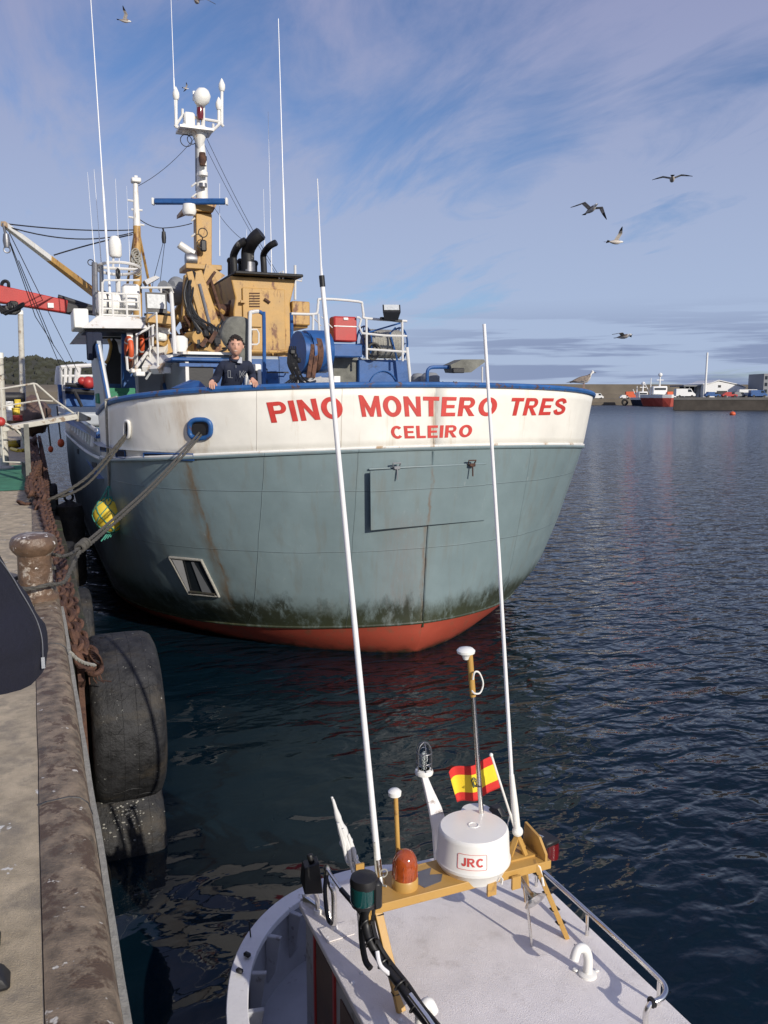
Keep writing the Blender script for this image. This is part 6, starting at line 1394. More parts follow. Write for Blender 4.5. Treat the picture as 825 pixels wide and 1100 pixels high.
def tyre(c, Rr, W, name, label):
    t = empty(name, Vector(c), label, 'tyre', 'tyres hanging on the quay face')
    h = W / 2; b = MB()
    prof = [(Rr * .50, h * .45), (Rr * .54, h * .72), (Rr * .70, h * .98), (Rr * .86, h * 1.0), (Rr * .95, h * .90), (Rr * .99, h * .72), (Rr, h * .35), (Rr, 0)]
    prof = prof + [(r, -z) for r, z in prof[::-1][1:]]; prof += [(Rr * .44, -h * .3), (Rr * .44, h * .3), prof[0]]
    b.lathe(prof, c, 64, (1, 0, 0), cap=False); o = b.build('tread', 'rubber', t)
    rn = random.Random(int(Rr * 100)); b = MB()
    for k in range(22):
        a = rn.uniform(0, 2 * math.pi); x0 = rn.uniform(-h * .8, h * .1); x1 = x0 + rn.uniform(.3, .9) * h; P = []
        for i in range(7): P.append(Vector(c) + Vector((x0 + (x1 - x0) * i / 6, math.cos(a + .03 * math.sin(i + k)) * Rr * .998, math.sin(a + .03 * math.sin(i + k)) * Rr * .998)))
        b.tube(P, [.001, .004, .006, .007, .006, .004, .001], 5)
    b.build('worn_ridge', 'rubber', t)
    b = MB()
    for k in (-.55, -.18, .2, .58): b.torus(Vector(c) + Vector((k * h, 0, 0)), Rr * (1.0 if abs(k) < .3 else .992), .003, (1, 0, 0), 72, 6)
    b.build('tread_rib', 'rubber', t)
    return t
ty = tyre((.58, 7.0, 1.44), .69, .56, 'tyre_fender', 'big worn black tyre fender hanging on the quay face, streaked with rust')
tyre((.62, 7.9, .0), .64, .66, 'tyre_fender', 'lower tyre half under water below the big quay tyre, crusted with shells')
b = MB(); sr = random.Random(8)
for k in range(90):
    a = 2.55 + sr.gauss(0, .14); x = .58 + sr.gauss(0, .14); P = Vector((x, 7.9 + math.cos(a) * .645, .0 + math.sin(a) * .645)); b.ball(P, sr.uniform(.005, .014), (1, 1, .5), 7, 5)
o = b.build('shell_crust', 'rope_light'); tag(o, 'pale crust of shells between the two quay tyres', 'shells', kind='stuff')
b = MB(); b.bar((.23, 6.75, 2.2), (.245, 6.45, 1.9), .05, .24); b.bar((.245, 6.46, 1.92), (.25, 6.36, 1.2), .04, .13); o = b.build('steel_strap', 'rust'); tag(o, 'rusty steel strap holding the big tyre to the quay', 'strap')
rope([(.16, 5.75, 2.40), (.2, 5.82, 2.33), (.26, 5.95, 2.25), (.33, 6.1, 2.18)], .014, 'lashing', 'pale short lashing above the big tyre', 'rope_light')
# more fenders further along
b = MB(); c = AX(64, 480, .62); d = AX(67, 530, .62); c = Vector((.62, 17.5, 2.05)); b.lathe([(.05, -.0), (.24, .08), (.27, .2), (.27, 1.55), (.24, 1.68), (.05, 1.78)], (.62, 17.5, .25), 24); b.torus((.62, 17.5, 2.1), .08, .025, (0, 1, 0), 14, 6)
cf_ = b.build('cylindrical_fender', 'rubber'); tag(cf_, 'black cylindrical fender hanging between quay and trawler stern', 'fender')
for (px, py, YY, s, lab) in ((54.5, 482.5, 21, .06, 'orange float hanging left of the black cylindrical fender'), (65.5, 476, 24, .09, 'orange float lodged against the trawler side above the fender')):
    c = A(px, py, YY); t = empty('orange_float', c - Vector((0, 0, s)), lab, 'float'); b = MB(); b.ball(c, s, (1, 1, 1.3)); b.build('float', 'orange', t); b = MB(); b.tube([c + Vector((0, 0, s)), c + Vector((-.05, 0, s + .9))], .02, 5); b.build('lanyard', 'rope', t)
for i, yy in enumerate((10.6, 14.2, 24)):
    tyre((.42, yy, 1.2), .55, .3, 'tyre_fender', ['thin dark tyre on the quay face beyond the big one', 'dark tyre hanging on the quay face level with the gangway rope', 'small far tyre on the quay face near the orange floats'][i])
b = MB(); c = AZ(23, 543, QZ); b.torus(c + Vector((0, 0, .035)), .06, .016, (.5, .4, .8), 16, 6); b.box(c + Vector((.09, 0, .02)), (.1, .05, .04), .3, .01)
o = b.build('ring_bolt', 'rust'); tag(o, 'small rusty ring bolt lying on the quay concrete', 'ring bolt')
rope([AZ(30, 524, QZ + .03), AZ(36, 519, QZ + .05), AZ(44, 524, QZ + .05), AZ(40, 530, QZ + .03), AZ(28, 529, QZ + .03)], .022, 'rope_end', 'stiff rope end lying on the quay edge by the green patch', 'rope', 3, 6)
# hose / yellow coil, carts and clutter on the quay
t = empty('yellow_hose', AZ(12, 480, QZ), 'yellow hose coiled on the quay concrete by the gangway', 'hose'); b = MB(); cc2 = AZ(10, 481, QZ)
for k in range(4): b.torus(cc2 + Vector((.1 * k - .15, .12 * k, .06 + .03 * k)), .38 - .04 * k, .05, (.1 * (k % 3), .1, 1), 26, 7)
b.tube([AZ(12, 482, QZ + .05), AZ(20, 484, QZ + .05), AZ(29, 483, QZ + .05)], .05, 7, smooth_pts=4); b.tube([cc2 + Vector((-.3, 0, .1)), cc2 + Vector((-.2, 0, .5)), cc2 + Vector((0, .1, .1))], .045, 7, smooth_pts=4); b.build('coil', 'buoy', t); b = MB(); b.box(cc2 + Vector((.35, 0, .14)), (.25, .2, .2), .4, .04); b.build('reel_hub', 'dark', t)
def crate(px0, px1, py0, py1, YY, mat, label, name='crate', group='crates stacked on the far quay'):
    a = A(px0, py1, YY); c = A(px1, py0, YY); w_, h_ = c.x - a.x, c.z - a.z; t = empty(name, Vector(((a.x + c.x) / 2, YY + w_ * .35, a.z)), label, 'crate', group)
    b = MB(); o = t.location; th = .03
    for dx in (-1, 1): b.box(o + Vector((dx * (w_ / 2 - th / 2), 0, h_ / 2)), (th, w_ * .7, h_))
    for dy in (-1, 1): b.box(o + Vector((0, dy * (w_ * .35 - th / 2), h_ / 2)), (w_ - 2 * th - .004, th, h_ - .004))
    b.box(o + Vector((0, 0, .02)), (w_ - .07, w_ * .7 - .07, .03)); b.build('body', mat, t, bevel=.01)
    b = MB(); b.box(o + Vector((0, -w_ * .35 - .01, h_ * .88)), (w_ * 1.02, .03, h_ * .12)); b.box(o + Vector((0, -w_ * .35 - .01, h_ * .4)), (w_ * .3, .02, h_ * .12)); b.build('rim', mat, t)
    return t
crate(0, 14, 431, 441, 26, 'farwhite', 'white fish crate on the left of the quay pile'); crate(13, 21, 438, 446, 25.6, 'buoy', 'yellow crate on the quay between white and red ones')
crate(14, 24, 446, 452, 25.2, 'red', 'red crate lowest of the quay pile'); crate(2, 13, 441, 452, 25.4, 'farwhite', 'white crate under the other white crate'); crate(16, 22, 429, 437, 26.4, 'buoy', 'small yellow crate topmost beside the dark roll')
o = MB(); a = A(2, 427, 27); c = A(27, 427, 27); o.tube([a, c], .16, 14); o = o.build('rolled_net', 'dark'); tag(o, 'dark rolled net lying across the quay crates', 'net')
gb = MB(); rg_ = random.Random(12); a = A(31, 446, 28); gb.ball(a, .7, (1, 1, .75), 30, 18)
for v in gb.v: d_ = v - a; v += d_ * (.45 * noise.noise(v * 2.2) + .25 * noise.noise(v * 6)) + Vector((0, d_.y * .8, 0))
o = gb.build('net_heap', 'wood'); tag(o, 'brown heap of nets near the far quay edge', 'nets')
for j in range(3):
    chain([(.02 + .10 * math.sin(j * 2 + i * 1.3), 12.5 + 2.2 * i + j * .3, QZ + .05 + .05 * j + .03 * math.sin(i * 2.3 + j)) for i in range(9)], 'chain', ['rusty chain lying on the quay edge beyond the gangway', 'rusty chain lying on top of the far quay edge chain', 'topmost rusty chain of the pile along the far quay edge'][j], .2, .027)
# lamp posts
def lamp_post(px, ytop, YY, label):
    P = A(px, 440, YY); t = empty('lamp_post', (P.x, YY, QZ), label, 'lamp post', 'white posts on the quay'); b = MB(); top = A(px - 1.5, ytop, YY); b.lathe([(.2, 0), (.2, .04), (.10, .08)], (P.x, YY, QZ), 14); b.tube([(P.x, YY, QZ), top], [.095, .075], 12); b.build('pole', 'dirtywhite', t)
    b = MB(); b.tube([top, top + Vector((.0, 0, .12))], .085, 12); b.build('cap', 'plastic', t)
lamp_post(23.5, 338, 27, 'tall white post standing on the quay behind the gangway')
lamp_post(1, 385, 20, 'thin white post at the left edge with a dark canopy'); b = MB(); b.hull([A(-8, 404, 20), A(1, 398, 20), A(8, 405, 20), A(8, 407, 20), A(-8, 409, 20), A(0, 398, 21), A(8, 406, 21), A(-8, 408, 21)]); o = b.build('canopy', 'dark', smooth=False); tag(o, 'small dark canopy at the left edge by the thin post', 'canopy')
# gangway
YG = 17.6; g0 = A(0, 461, YG); 
gw = empty('gangway', (g0.x, YG, QZ), 'white gangway with handrails leading from the quay to the trawler deck', 'gangway')
b = MB(); b.bar(A(-12, 463, YG), A(82, 447, YG), .9, .10, up=(0, 0, 1)); b.bar(A(82, 447, YG), A(97, 450, YG), .7, .2, .4, .06); dk_ = b.build('walkway', 'dirtywhite', gw, bevel=.01)
b = MB()
for yy in (YG - .42, YG + .42):
    b.tube([A(-12, 420, yy), A(36, 412, yy), A(39, 412.5, yy), A(59, 430, yy), A(79, 444, yy)], .019, 8); b.tube([A(36, 412, yy), A(48, 452, yy)], .019, 8); b.tube([A(36, 412, yy), A(42, 430, yy), A(57, 431, yy)], .016, 6); b.tube([A(-12, 439, yy), A(42, 430, yy)], .016, 6)
    b.tube([A(1, 418, yy), A(3, 459, yy)], .025, 6)
b.build('handrail', 'dirtywhite', gw)
b = MB()
for yy in (YG - .5, YG + .4): b.tube([A(2, 454, yy), A(10, 457, yy), A(22, 466, yy), A(27, 480, yy), A(29, 500, yy)], .02, 8, smooth_pts=4); b.tube([A(1, 452, yy), A(4, 496, yy), A(27, 497, yy)], .02, 8)
b.build('support_frame', 'dirtywhite', gw)
b = MB(); b.bar(A(28, 456, YG - .6), A(31, 514, YG - .9), .09, .06); b.slab([A(23.5, 496, YG - .6), A(28, 500, YG - .6), A(28.5, 516, YG - .7), A(23, 508, YG - .6)], (0, .03, 0)); b.build('support_post', 'tarp', gw, smooth=False)
b = MB(); b.ball(A(0.5, 453, YG - .5), .09); b.build('end_knob', 'red', gw)
# red hydraulic boom of a lorry crane reaching in from the left
YR = 20.0; bmj = empty('lorry_crane_boom', A(-60, 310, YR), 'red and black telescopic lorry crane boom reaching in from the left', 'crane boom')
def boomsec(p, q, h1, h2, nm, mat, w=.3):
    b = MB(); b.bar(p, q, w, h1, w * .95, h2); return b.build(nm, mat, bmj, bevel=.03)
boomsec(A(-70, 303, YR), A(72, 330, YR), .44, .28, 'outer_section', 'red'); boomsec(A(50, 325.5, YR), A(84, 334, YR), .30, .22, 'middle_section', 'dark', .24); boomsec(A(80, 331, YR), A(110, 336, YR), .2, .18, 'inner_section', 'black', .18)
b = MB(); b.tube([A(62, 319, YR), A(100, 331, YR)], .06, 8); b.build('extension_cylinder', 'dark', bmj)
b = MB(); b.box(A(54.5, 328, YR - .17), (.12, .02, .1)); b.build('white_plate', 'farwhite', bmj)
b = MB(); b.tube([A(2, 311, YR - .1), A(2, 305, YR - .1), A(5, 302, YR - .1), A(9, 304, YR - .1), A(9, 312, YR - .1)], .04, 6, smooth_pts=3)
rb2 = random.Random(6)
for k in range(14): P = A(10 + rb2.uniform(-9, 10), 331 + rb2.uniform(-5, 5), YR - .1); b.box(P, (rb2.uniform(.08, .22), .16, rb2.uniform(.08, .2)), rb2.random(), .02)
for k in range(5): b.tube([A(-5, 322 + k, YR - .2), A(6, 334 + k, YR - .2), A(22, 331 - k, YR - .2), A(26, 326, YR - .2)], .025, 5, smooth_pts=3)
b.build('hose_cluster', 'black', bmj)

# ------------------------------------------------------------------ people
def skin_mesh(chains, sub=2):
    """chains: list of [(point, rx, ry?)...]; each later chain names its parent vertex as (index) first."""
    bm = bmesh.new(); lay = bm.verts.layers.skin.verify(); V = []
    for ch in chains:
        prev = None
        for it in ch:
            if isinstance(it, int): prev = V[it]; continue
            v = bm.verts.new(it[0]); v[lay].radius = (it[1], it[2] if len(it) > 2 else it[1]); v[lay].use_root = not V; V.append(v)
            if prev: bm.edges.new((prev, v))
            prev = v
    me = bpy.data.meshes.new('s'); bm.to_mesh(me); bm.free(); o = bpy.data.objects.new('s', me); COL.objects.link(o)
    md = o.modifiers.new('skin', 'SKIN'); md.use_smooth_shade = True; md.branch_smoothing = .3; o.modifiers.new('sub', 'SUBSURF').levels = sub
    dg = bpy.context.evaluated_depsgraph_get(); m2 = bpy.data.meshes.new_from_object(o.evaluated_get(dg)); bpy.data.objects.remove(o)
    b = MB(); b.add([v.co.copy() for v in m2.vertices], [tuple(p.vertices) for p in m2.polygons]); return b
def head(b, c, s, f, up, face_slots=True):
    """head centred at c, height s, looking along f; slots: 0 skin 1 dark 2 teeth"""
    f = f.normalized(); r = f.cross(up).normalized(); u = r.cross(f).normalized(); seg, rg = 28, 20; vs = []
    for i in range(rg + 1):
        th = math.pi * i / rg
        for k in range(seg):
            a = 2 * math.pi * k / seg; x = math.sin(th) * math.cos(a); y = math.sin(th) * math.sin(a); z = math.cos(th)   # y forward
            w_ = .37 * (1 - .24 * max(0, -z) ** 1.3); d_ = .43 if y > 0 else .45
            p = Vector((x * w_, y * d_ * (1 - .12 * max(0, -z)) + .06 * max(0, -z), z * .5))
            if y > .2:
                if z > -.3 and z < .15: p.y += .10 * math.exp(-(x / .13) ** 2) * max(0, (.2 - z) / .45) * (1 if z > -.22 else .4)
                p.y -= .045 * math.exp(-((abs(x) - .33) / .15) ** 2 - ((z - .12) / .12) ** 2)
                p.y += .03 * math.exp(-(x / .4) ** 2 - ((z - .27) / .1) ** 2) + .035 * math.exp(-(x / .25) ** 2 - ((z + .82) / .2) ** 2)
            vs.append(c + (r * p.x + f * p.y + u * p.z) * s)
    b.cur = 0; b.add(vs, [(i * seg + k, i * seg + (k + 1) % seg, (i + 1) * seg + (k + 1) % seg, (i + 1) * seg + k) for i in range(rg) for k in range(seg)])
    def T(x, y, z): return c + (r * x + f * y + u * z) * s
    for sx in (-1, 1):
        b.cur = 0; b.ball(T(sx * .37, -.02, -.02), .075 * s, (.6, 1, 1.4), 10, 6)
        b.cur = 1; b.ball(T(sx * .145, .375, .07), .034 * s, (1.2, 1, .6), 8, 5); b.bar(T(sx * .08, .41, .135), T(sx * .20, .37, .14), .018 * s, .016 * s)
    b.cur = 2; b.bar(T(-.075, .40, -.235), T(.075, .40, -.235), .02 * s, .022 * s); b.cur = 0
    b.cur = 0
def hand(b, w0, d, n, s=1., curl=.5, side=1):
    """w0 wrist, d pointing direction, n back-of-hand normal"""
    d = d.normalized(); n = (n - d * n.dot(d)).normalized(); x = d.cross(n) * side
    b.hull([w0 + (x * i * .038 + n * j * .012) * s for i in (-.7, .7) for j in (-1, 1)] + [w0 + d * .085 * s + (x * i * .042 + n * j * .011) * s for i in (-1, 1) for j in (-1, 1)])
    for k, L in enumerate((.070, .078, .072, .058)):
        base = w0 + d * .078 * s + x * (-.031 + .0205 * k) * s; pts = [base]; dd = d.copy(); p = base
        for j in range(3): dd = (dd - n * curl * (.5 + .3 * j)).normalized(); p = p + dd * L / 3 * s; pts.append(p)
        b.tube(pts, [.0095 * s, .009 * s, .008 * s, .006 * s], 8)
    p = w0 + d * .025 * s - x * .036 * s; b.tube([p, p + (d * .03 - x * .022 - n * .008) * s, p + (d * .055 - x * .028 - n * .02) * s], [.012 * s, .0105 * s, .008 * s], 8)
mt['teeth'] = M('teeth', (.6, .56, .5), .4, bump=0)[0]; mt['stubble'] = M('stubble', (.20, .11, .08), .7, bump=0)[0]; mt['shirt'] = M('shirt', (.40, .42, .47), .9, bump=.1)[0]
# deckhand at the bow rail
YMn = 12.35; rl = hit(250, 419); 
def pm(x, y, Y=None): return A(x, y, Y or YMn)
hl = hit(228.5, 420); hr = hit(272, 416.5); hl = Vector((hl.x, hl.y - .01, zrail(hl.y - y0(4.2)) + .055)); hr = Vector((hr.x, hr.y - .01, zrail(hr.y - y0(4.2)) + .055))
pel = Vector((pm(250, 420).x, YMn + .22, 4.18)); ft = 3.29
hc = pm(253.3, 372, YMn - .08); nk = pm(252.5, 386, YMn); chs = pm(251.5, 397, YMn + .04)
shl = pm(238.5, 391.5, YMn + .03); shr = pm(266.5, 391, YMn + .03); ell = pm(232, 408, YMn + .10); elr = pm(271.5, 405, YMn + .10); wrl = hl + Vector((.0, .05, .06)); wrr = hr + Vector((0, .05, .06))
kn = [pel + Vector((sx * .11, -.02, -.46)) for sx in (-1, 1)]; an = [Vector((k.x, k.y + .04, ft + .09)) for k in kn]
b = skin_mesh([[(pel, .14, .11), (pel.lerp(chs, .45), .13, .10), (chs, .15, .11), (nk, .055), (nk.lerp(hc, .45), .055)], [2, (shl, .042), (ell, .038), (wrl, .028)], [2, (shr, .042), (elr, .038), (wrr, .028)], [0, (kn[0] + Vector((0, 0, .40)), .09), (kn[0], .065), (an[0], .045), (an[0] + Vector((0, -.14, -.04)), .035)], [0, (kn[1] + Vector((0, 0, .40)), .09), (kn[1], .065), (an[1], .045), (an[1] + Vector((0, -.14, -.04)), .035)]])
look = (CP - hc); look.z *= .3; head(b, hc, .285, look + Vector((.0, 0, -.3)), Vector((0, 0, 1)))
hand(b, wrl, hl - wrl + Vector((-.02, -.05, -.0)), Vector((0, -.5, .9)), 1.05, .45, 1); hand(b, wrr, hr - wrr + Vector((.02, -.05, 0)), Vector((0, -.5, .9)), 1.05, .45, -1)
man = b.build('person', ['skin', 'dark', 'teeth', 'stubble'], loc=(pel.x, pel.y, ft)); tag(man, 'smiling dark-haired man in a navy jacket leaning on the trawler bow rail with both hands', 'person')
b = skin_mesh([[(pel + Vector((0, 0, -.06)), .185, .14), (pel.lerp(chs, .5), .175, .135), (chs + Vector((0, .01, .02)), .195, .14), (nk + Vector((0, .01, -.035)), .10, .09)], [2, (shl + Vector((.01, 0, -.01)), .092), (shl.lerp(ell, .5), .072), (ell, .062), (ell.lerp(wrl, .55), .052), (wrl + (ell - wrl) * .08, .046)], [2, (shr + Vector((-.01, 0, -.01)), .092), (shr.lerp(elr, .5), .072), (elr, .062), (elr.lerp(wrr, .55), .052), (wrr + (elr - wrr) * .08, .046)]])
for v in b.v: v += Vector((0, -.018 * noise.noise(v * 7) - .012 * noise.noise(v * 16), 0)) + Vector((.012 * noise.noise(v * 9), 0, 0))
jk = b.build('jacket', 'navy', man)
b = MB(); b.torus(nk + Vector((0, -.01, .0)), .072, .022, (0, -.35, 1), 20, 8); b.build('collar', 'navy', jk)
b = MB(); q = nk + Vector((.035, -.105, .005)); b.hull([q + Vector(v) for v in ((-.03, -.02, -.06), (.045, .0, -.065), (.05, .02, .02), (.02, -.0, .03), (-.03, .01, -.05), (.05, .04, -.03))]); b.build('shirt_collar', 'shirt', man)
b = MB(); z0 = chs + Vector((-.005, -.17, .06)); b.bar(z0 + Vector((0, .03, .0)), z0 + Vector((0, .02, -.04)), .006, .005); b.build('zip_pull', 'greybld', jk)
b = MB()
lw = chs + Vector((0, -.168, -.07))     # faint embroidered letter outlines on the chest
for px_, segs in ((-.13, [((0, .05), (0, -.05)), ((.035, .05), (.035, -.05)), ((0, -.05), (.07, -.055)), ((0, .05), (.035, .05))]), (.045, [((0, .05), (.0, -.05)), ((0, .05), (.06, -.05)), ((.0, -.05), (.06, .05)), ((.09, .045), (.05, 0)), ((.05, 0), (.10, -.05))])):
    for (a, c) in segs: b.bar(lw + Vector((px_ + a[0], .03 * abs(px_ + a[0]) * 2, a[1])), lw + Vector((px_ + c[0], .03 * abs(px_ + c[0]) * 2, c[1])), .006, .006)
b.build('chest_print', 'greybld', jk)
b = skin_mesh([[(pel + Vector((0, 0, -.03)), .155, .125), (pel + Vector((0, 0, .05)), .15, .12)], [0, (kn[0] + Vector((0, 0, .38)), .105), (kn[0], .08), (an[0] + Vector((0, 0, .03)), .07)], [0, (kn[1] + Vector((0, 0, .38)), .105), (kn[1], .08), (an[1] + Vector((0, 0, .03)), .07)]]); b.build('trousers', 'navy', man)
for q in an: b = MB(); b.hull([q + Vector(v) for v in ((-.05, .07, -.09), (.05, .07, -.09), (-.05, -.2, -.09), (.05, -.2, -.09), (-.04, .06, .02), (.04, .06, .02), (-.035, -.17, -.04), (.035, -.17, -.04))]); b.build('boot', 'dark', man, bevel=.02)
b = MB(); lk = look.normalized(); rr3 = random.Random(3); rx_ = lk.cross(Vector((0, 0, 1))).normalized(); s = .285
for i in range(320):
    th = rr3.uniform(0, 1.8); a = rr3.uniform(0, 2 * math.pi); x, y, z = math.sin(th) * math.cos(a), math.sin(th) * math.sin(a), math.cos(th)
    if y > .05 and z < .52: continue
    if z < .12 and y > -.25: continue
    P = hc + (rx_ * x * .40 + lk * (y * .47 - .02) + Vector((0, 0, 1)) * z * .565) * s; b.tube([P, P + Vector((rr3.uniform(-.02, .02), rr3.uniform(-.015, .015), rr3.uniform(-.03, .004)))], rr3.uniform(.010, .018), 5)
b.build('hair', 'hair', man)

# bystander at the left edge, bending towards the water in an open navy jacket
px0 = Vector((-.34, 2.42, 0))
hp_ = Vector((-.36, 2.42, QZ + .92)); ch2 = Vector((-.37, 2.42, QZ + 1.30)); nk2 = Vector((-.40, 2.42, QZ + 1.50)); hd2 = Vector((-.39, 2.42, QZ + 1.67))
sL = Vector((-.38, 2.62, QZ + 1.42)); sR = Vector((-.38, 2.22, QZ + 1.42)); eL = Vector((-.42, 2.70, QZ + 1.12)); eR = Vector((-.46, 2.12, QZ + 1.12)); wL = Vector((-.34, 2.66, QZ + .88)); wR = Vector((-.36, 2.12, QZ + .88))
k1 = Vector((-.30, 2.52, QZ + .48)); k2 = Vector((-.26, 2.32, QZ + .48)); a1 = Vector((-.33, 2.52, QZ + .08)); a2 = Vector((-.30, 2.32, QZ + .08))
b = skin_mesh([[(hp_, .14, .10), (hp_.lerp(ch2, .5), .12, .10), (ch2, .14, .11), (nk2, .055), (nk2.lerp(hd2, .5), .055)], [2, (sL, .06), (eL, .045), (wL, .028)], [2, (sR, .06), (eR, .045), (wR, .028)], [0, (k1 + Vector((-.03, 0, .36)), .09), (k1, .065), (a1, .045), (a1 + Vector((.12, 0, -.03)), .035)], [0, (k2 + Vector((-.05, 0, .36)), .09), (k2, .065), (a2, .045), (a2 + Vector((.12, 0, -.03)), .035)]])
head(b, hd2, .24, Vector((.9, .3, -.15)), Vector((0, 0, 1)))
hand(b, wL, Vector((.1, 0, -1)), Vector((0, 1, 0)), 1, .3, 1); hand(b, wR, Vector((.1, 0, -1)), Vector((0, -1, 0)), 1, .3, -1)
by = b.build('person', ['skin', 'dark', 'teeth', 'stubble'], loc=(-.34, 2.42, QZ)); tag(by, 'bystander at the left edge of the quay, only the open navy zip jacket in view', 'person')
rows = [(3.345, -.285, .25, .20), (3.35, -.285, .275, .23), (3.40, -.285, .292, .245), (3.46, -.292, .295, .25), (3.54, -.31, .283, .25), (3.62, -.33, .265, .245), (3.70, -.35, .245, .24), (3.80, -.37, .225, .235), (3.92, -.38, .19, .23), (4.0, -.39, .12, .16), (4.03, -.40, .07, .08)]
b = MB(); sg = 40
for z, cx3, rx3, ry3 in rows:
    for k in range(sg):
        a = 2 * math.pi * k / sg; wv = 1 + .025 * math.sin(a * 5 + z * 6) + .015 * math.sin(a * 9 - z * 11); b.v.append(Vector((cx3 + rx3 * math.cos(a) * wv, 2.42 + ry3 * math.sin(a) * wv, z + .012 * math.sin(a * 3))))
b.f = [(i * sg + k, i * sg + (k + 1) % sg, (i + 1) * sg + (k + 1) % sg, (i + 1) * sg + k) for i in range(len(rows) - 1) for k in range(sg)]; b.m = [0] * len(b.f)
sub = MB(); R_ = len(rows); K = 4    # finer rows with cloth folds
for i in range(R_ - 1):
    for t_ in range(K):
        for k in range(sg):
            p = b.v[i * sg + k].lerp(b.v[(i + 1) * sg + k], t_ / K); d_ = Vector((p.x + .33, p.y - 2.42, 0)).normalized()
            f_ = noise.noise(Vector((p.x * 9, p.y * 9, p.z * 3))) * .010 + noise.noise(Vector((p.x * 5 + p.z * 14, p.y * 6, p.z * 9))) * .010; sub.v.append(p + d_ * f_)
n2 = (R_ - 1) * K; sub.f = [(i * sg + k, i * sg + (k + 1) % sg, (i + 1) * sg + (k + 1) % sg, (i + 1) * sg + k) for i in range(n2 - 1) for k in range(sg)]; sub.m = [0] * len(sub.f); b = sub
jk2 = b.build('jacket', 'navy_jacket', by); md = jk2.modifiers.new('t', 'SOLIDIFY'); md.thickness = .012; md.offset = -1
b = MB(); b.tube([sL, sL.lerp(eL, .5), eL, wL + Vector((0, 0, .04))], [.085, .075, .065, .05], 12); b.tube([sR, sR.lerp(eR, .5), eR, wR + Vector((0, 0, .04))], [.085, .075, .065, .05], 12); b.build('sleeve', 'navy_jacket', by)
b = MB(); zp = []
def jrow(z):
    for q0, q1 in zip(rows, rows[1:]):
        if q0[0] <= z <= q1[0]: t = (z - q0[0]) / (q1[0] - q0[0]); return [q0[i] + (q1[i] - q0[i]) * t for i in (1, 2, 3)]
for px_, py_ in ((46, 706), (45, 686), (40, 668), (32, 652), (22, 635), (12, 618), (2, 604), (-8, 592)):
    yy = 2.3
    for _ in range(6):
        P = A(px_, py_, yy); cx3, rx3, ry3 = jrow(P.z); u_ = max(-.985, min(.985, (P.x - cx3) / rx3)); yy = 2.42 - ry3 * math.sqrt(1 - u_ * u_) * 1.02 - .006
    zp.append(A(px_, py_, yy))
b.tube(catmull(zp, 4), .0018, 6); b.build('zip', 'steel_dull', jk2); b = MB(); b.bar(zp[0], zp[0] + Vector((.0, -.003, -.03)), .009, .004); b.build('zip_pull', 'steel', jk2)
b = skin_mesh([[(hp_ + Vector((.0, 0, -.02)), .15, .12), (hp_ + Vector((0, 0, .08)), .14, .11)], [0, (k1 + Vector((-.03, 0, .34)), .11), (k1, .085), (a1 + Vector((0, 0, .02)), .075)], [0, (k2 + Vector((-.04, 0, .34)), .11), (k2, .085), (a2 + Vector((0, 0, .02)), .075)]]); b.build('trousers', 'trousers', by)
for q in (a1, a2): b = MB(); b.hull([q + Vector(v) for v in ((-.08, -.045, -.078), (-.08, .045, -.078), (.17, -.04, -.078), (.17, .04, -.078), (-.06, -.035, .03), (-.06, .035, .03), (.05, -.035, .02), (.05, .035, .02), (.15, -.03, -.04), (.15, .03, -.04))]); b.build('shoe', 'black', by, bevel=.01)
b = MB(); rr4 = random.Random(5)
for i in range(90):
    th = rr4.uniform(0, 1.8); a = rr4.uniform(0, 6.28); P = hd2 + Vector((math.sin(th) * math.cos(a) * .09 - .02, math.sin(th) * math.sin(a) * .088, math.cos(th) * .125)); b.ball(P, .022, (1, 1, .8), 7, 5)
b.build('hair', 'hair', by)

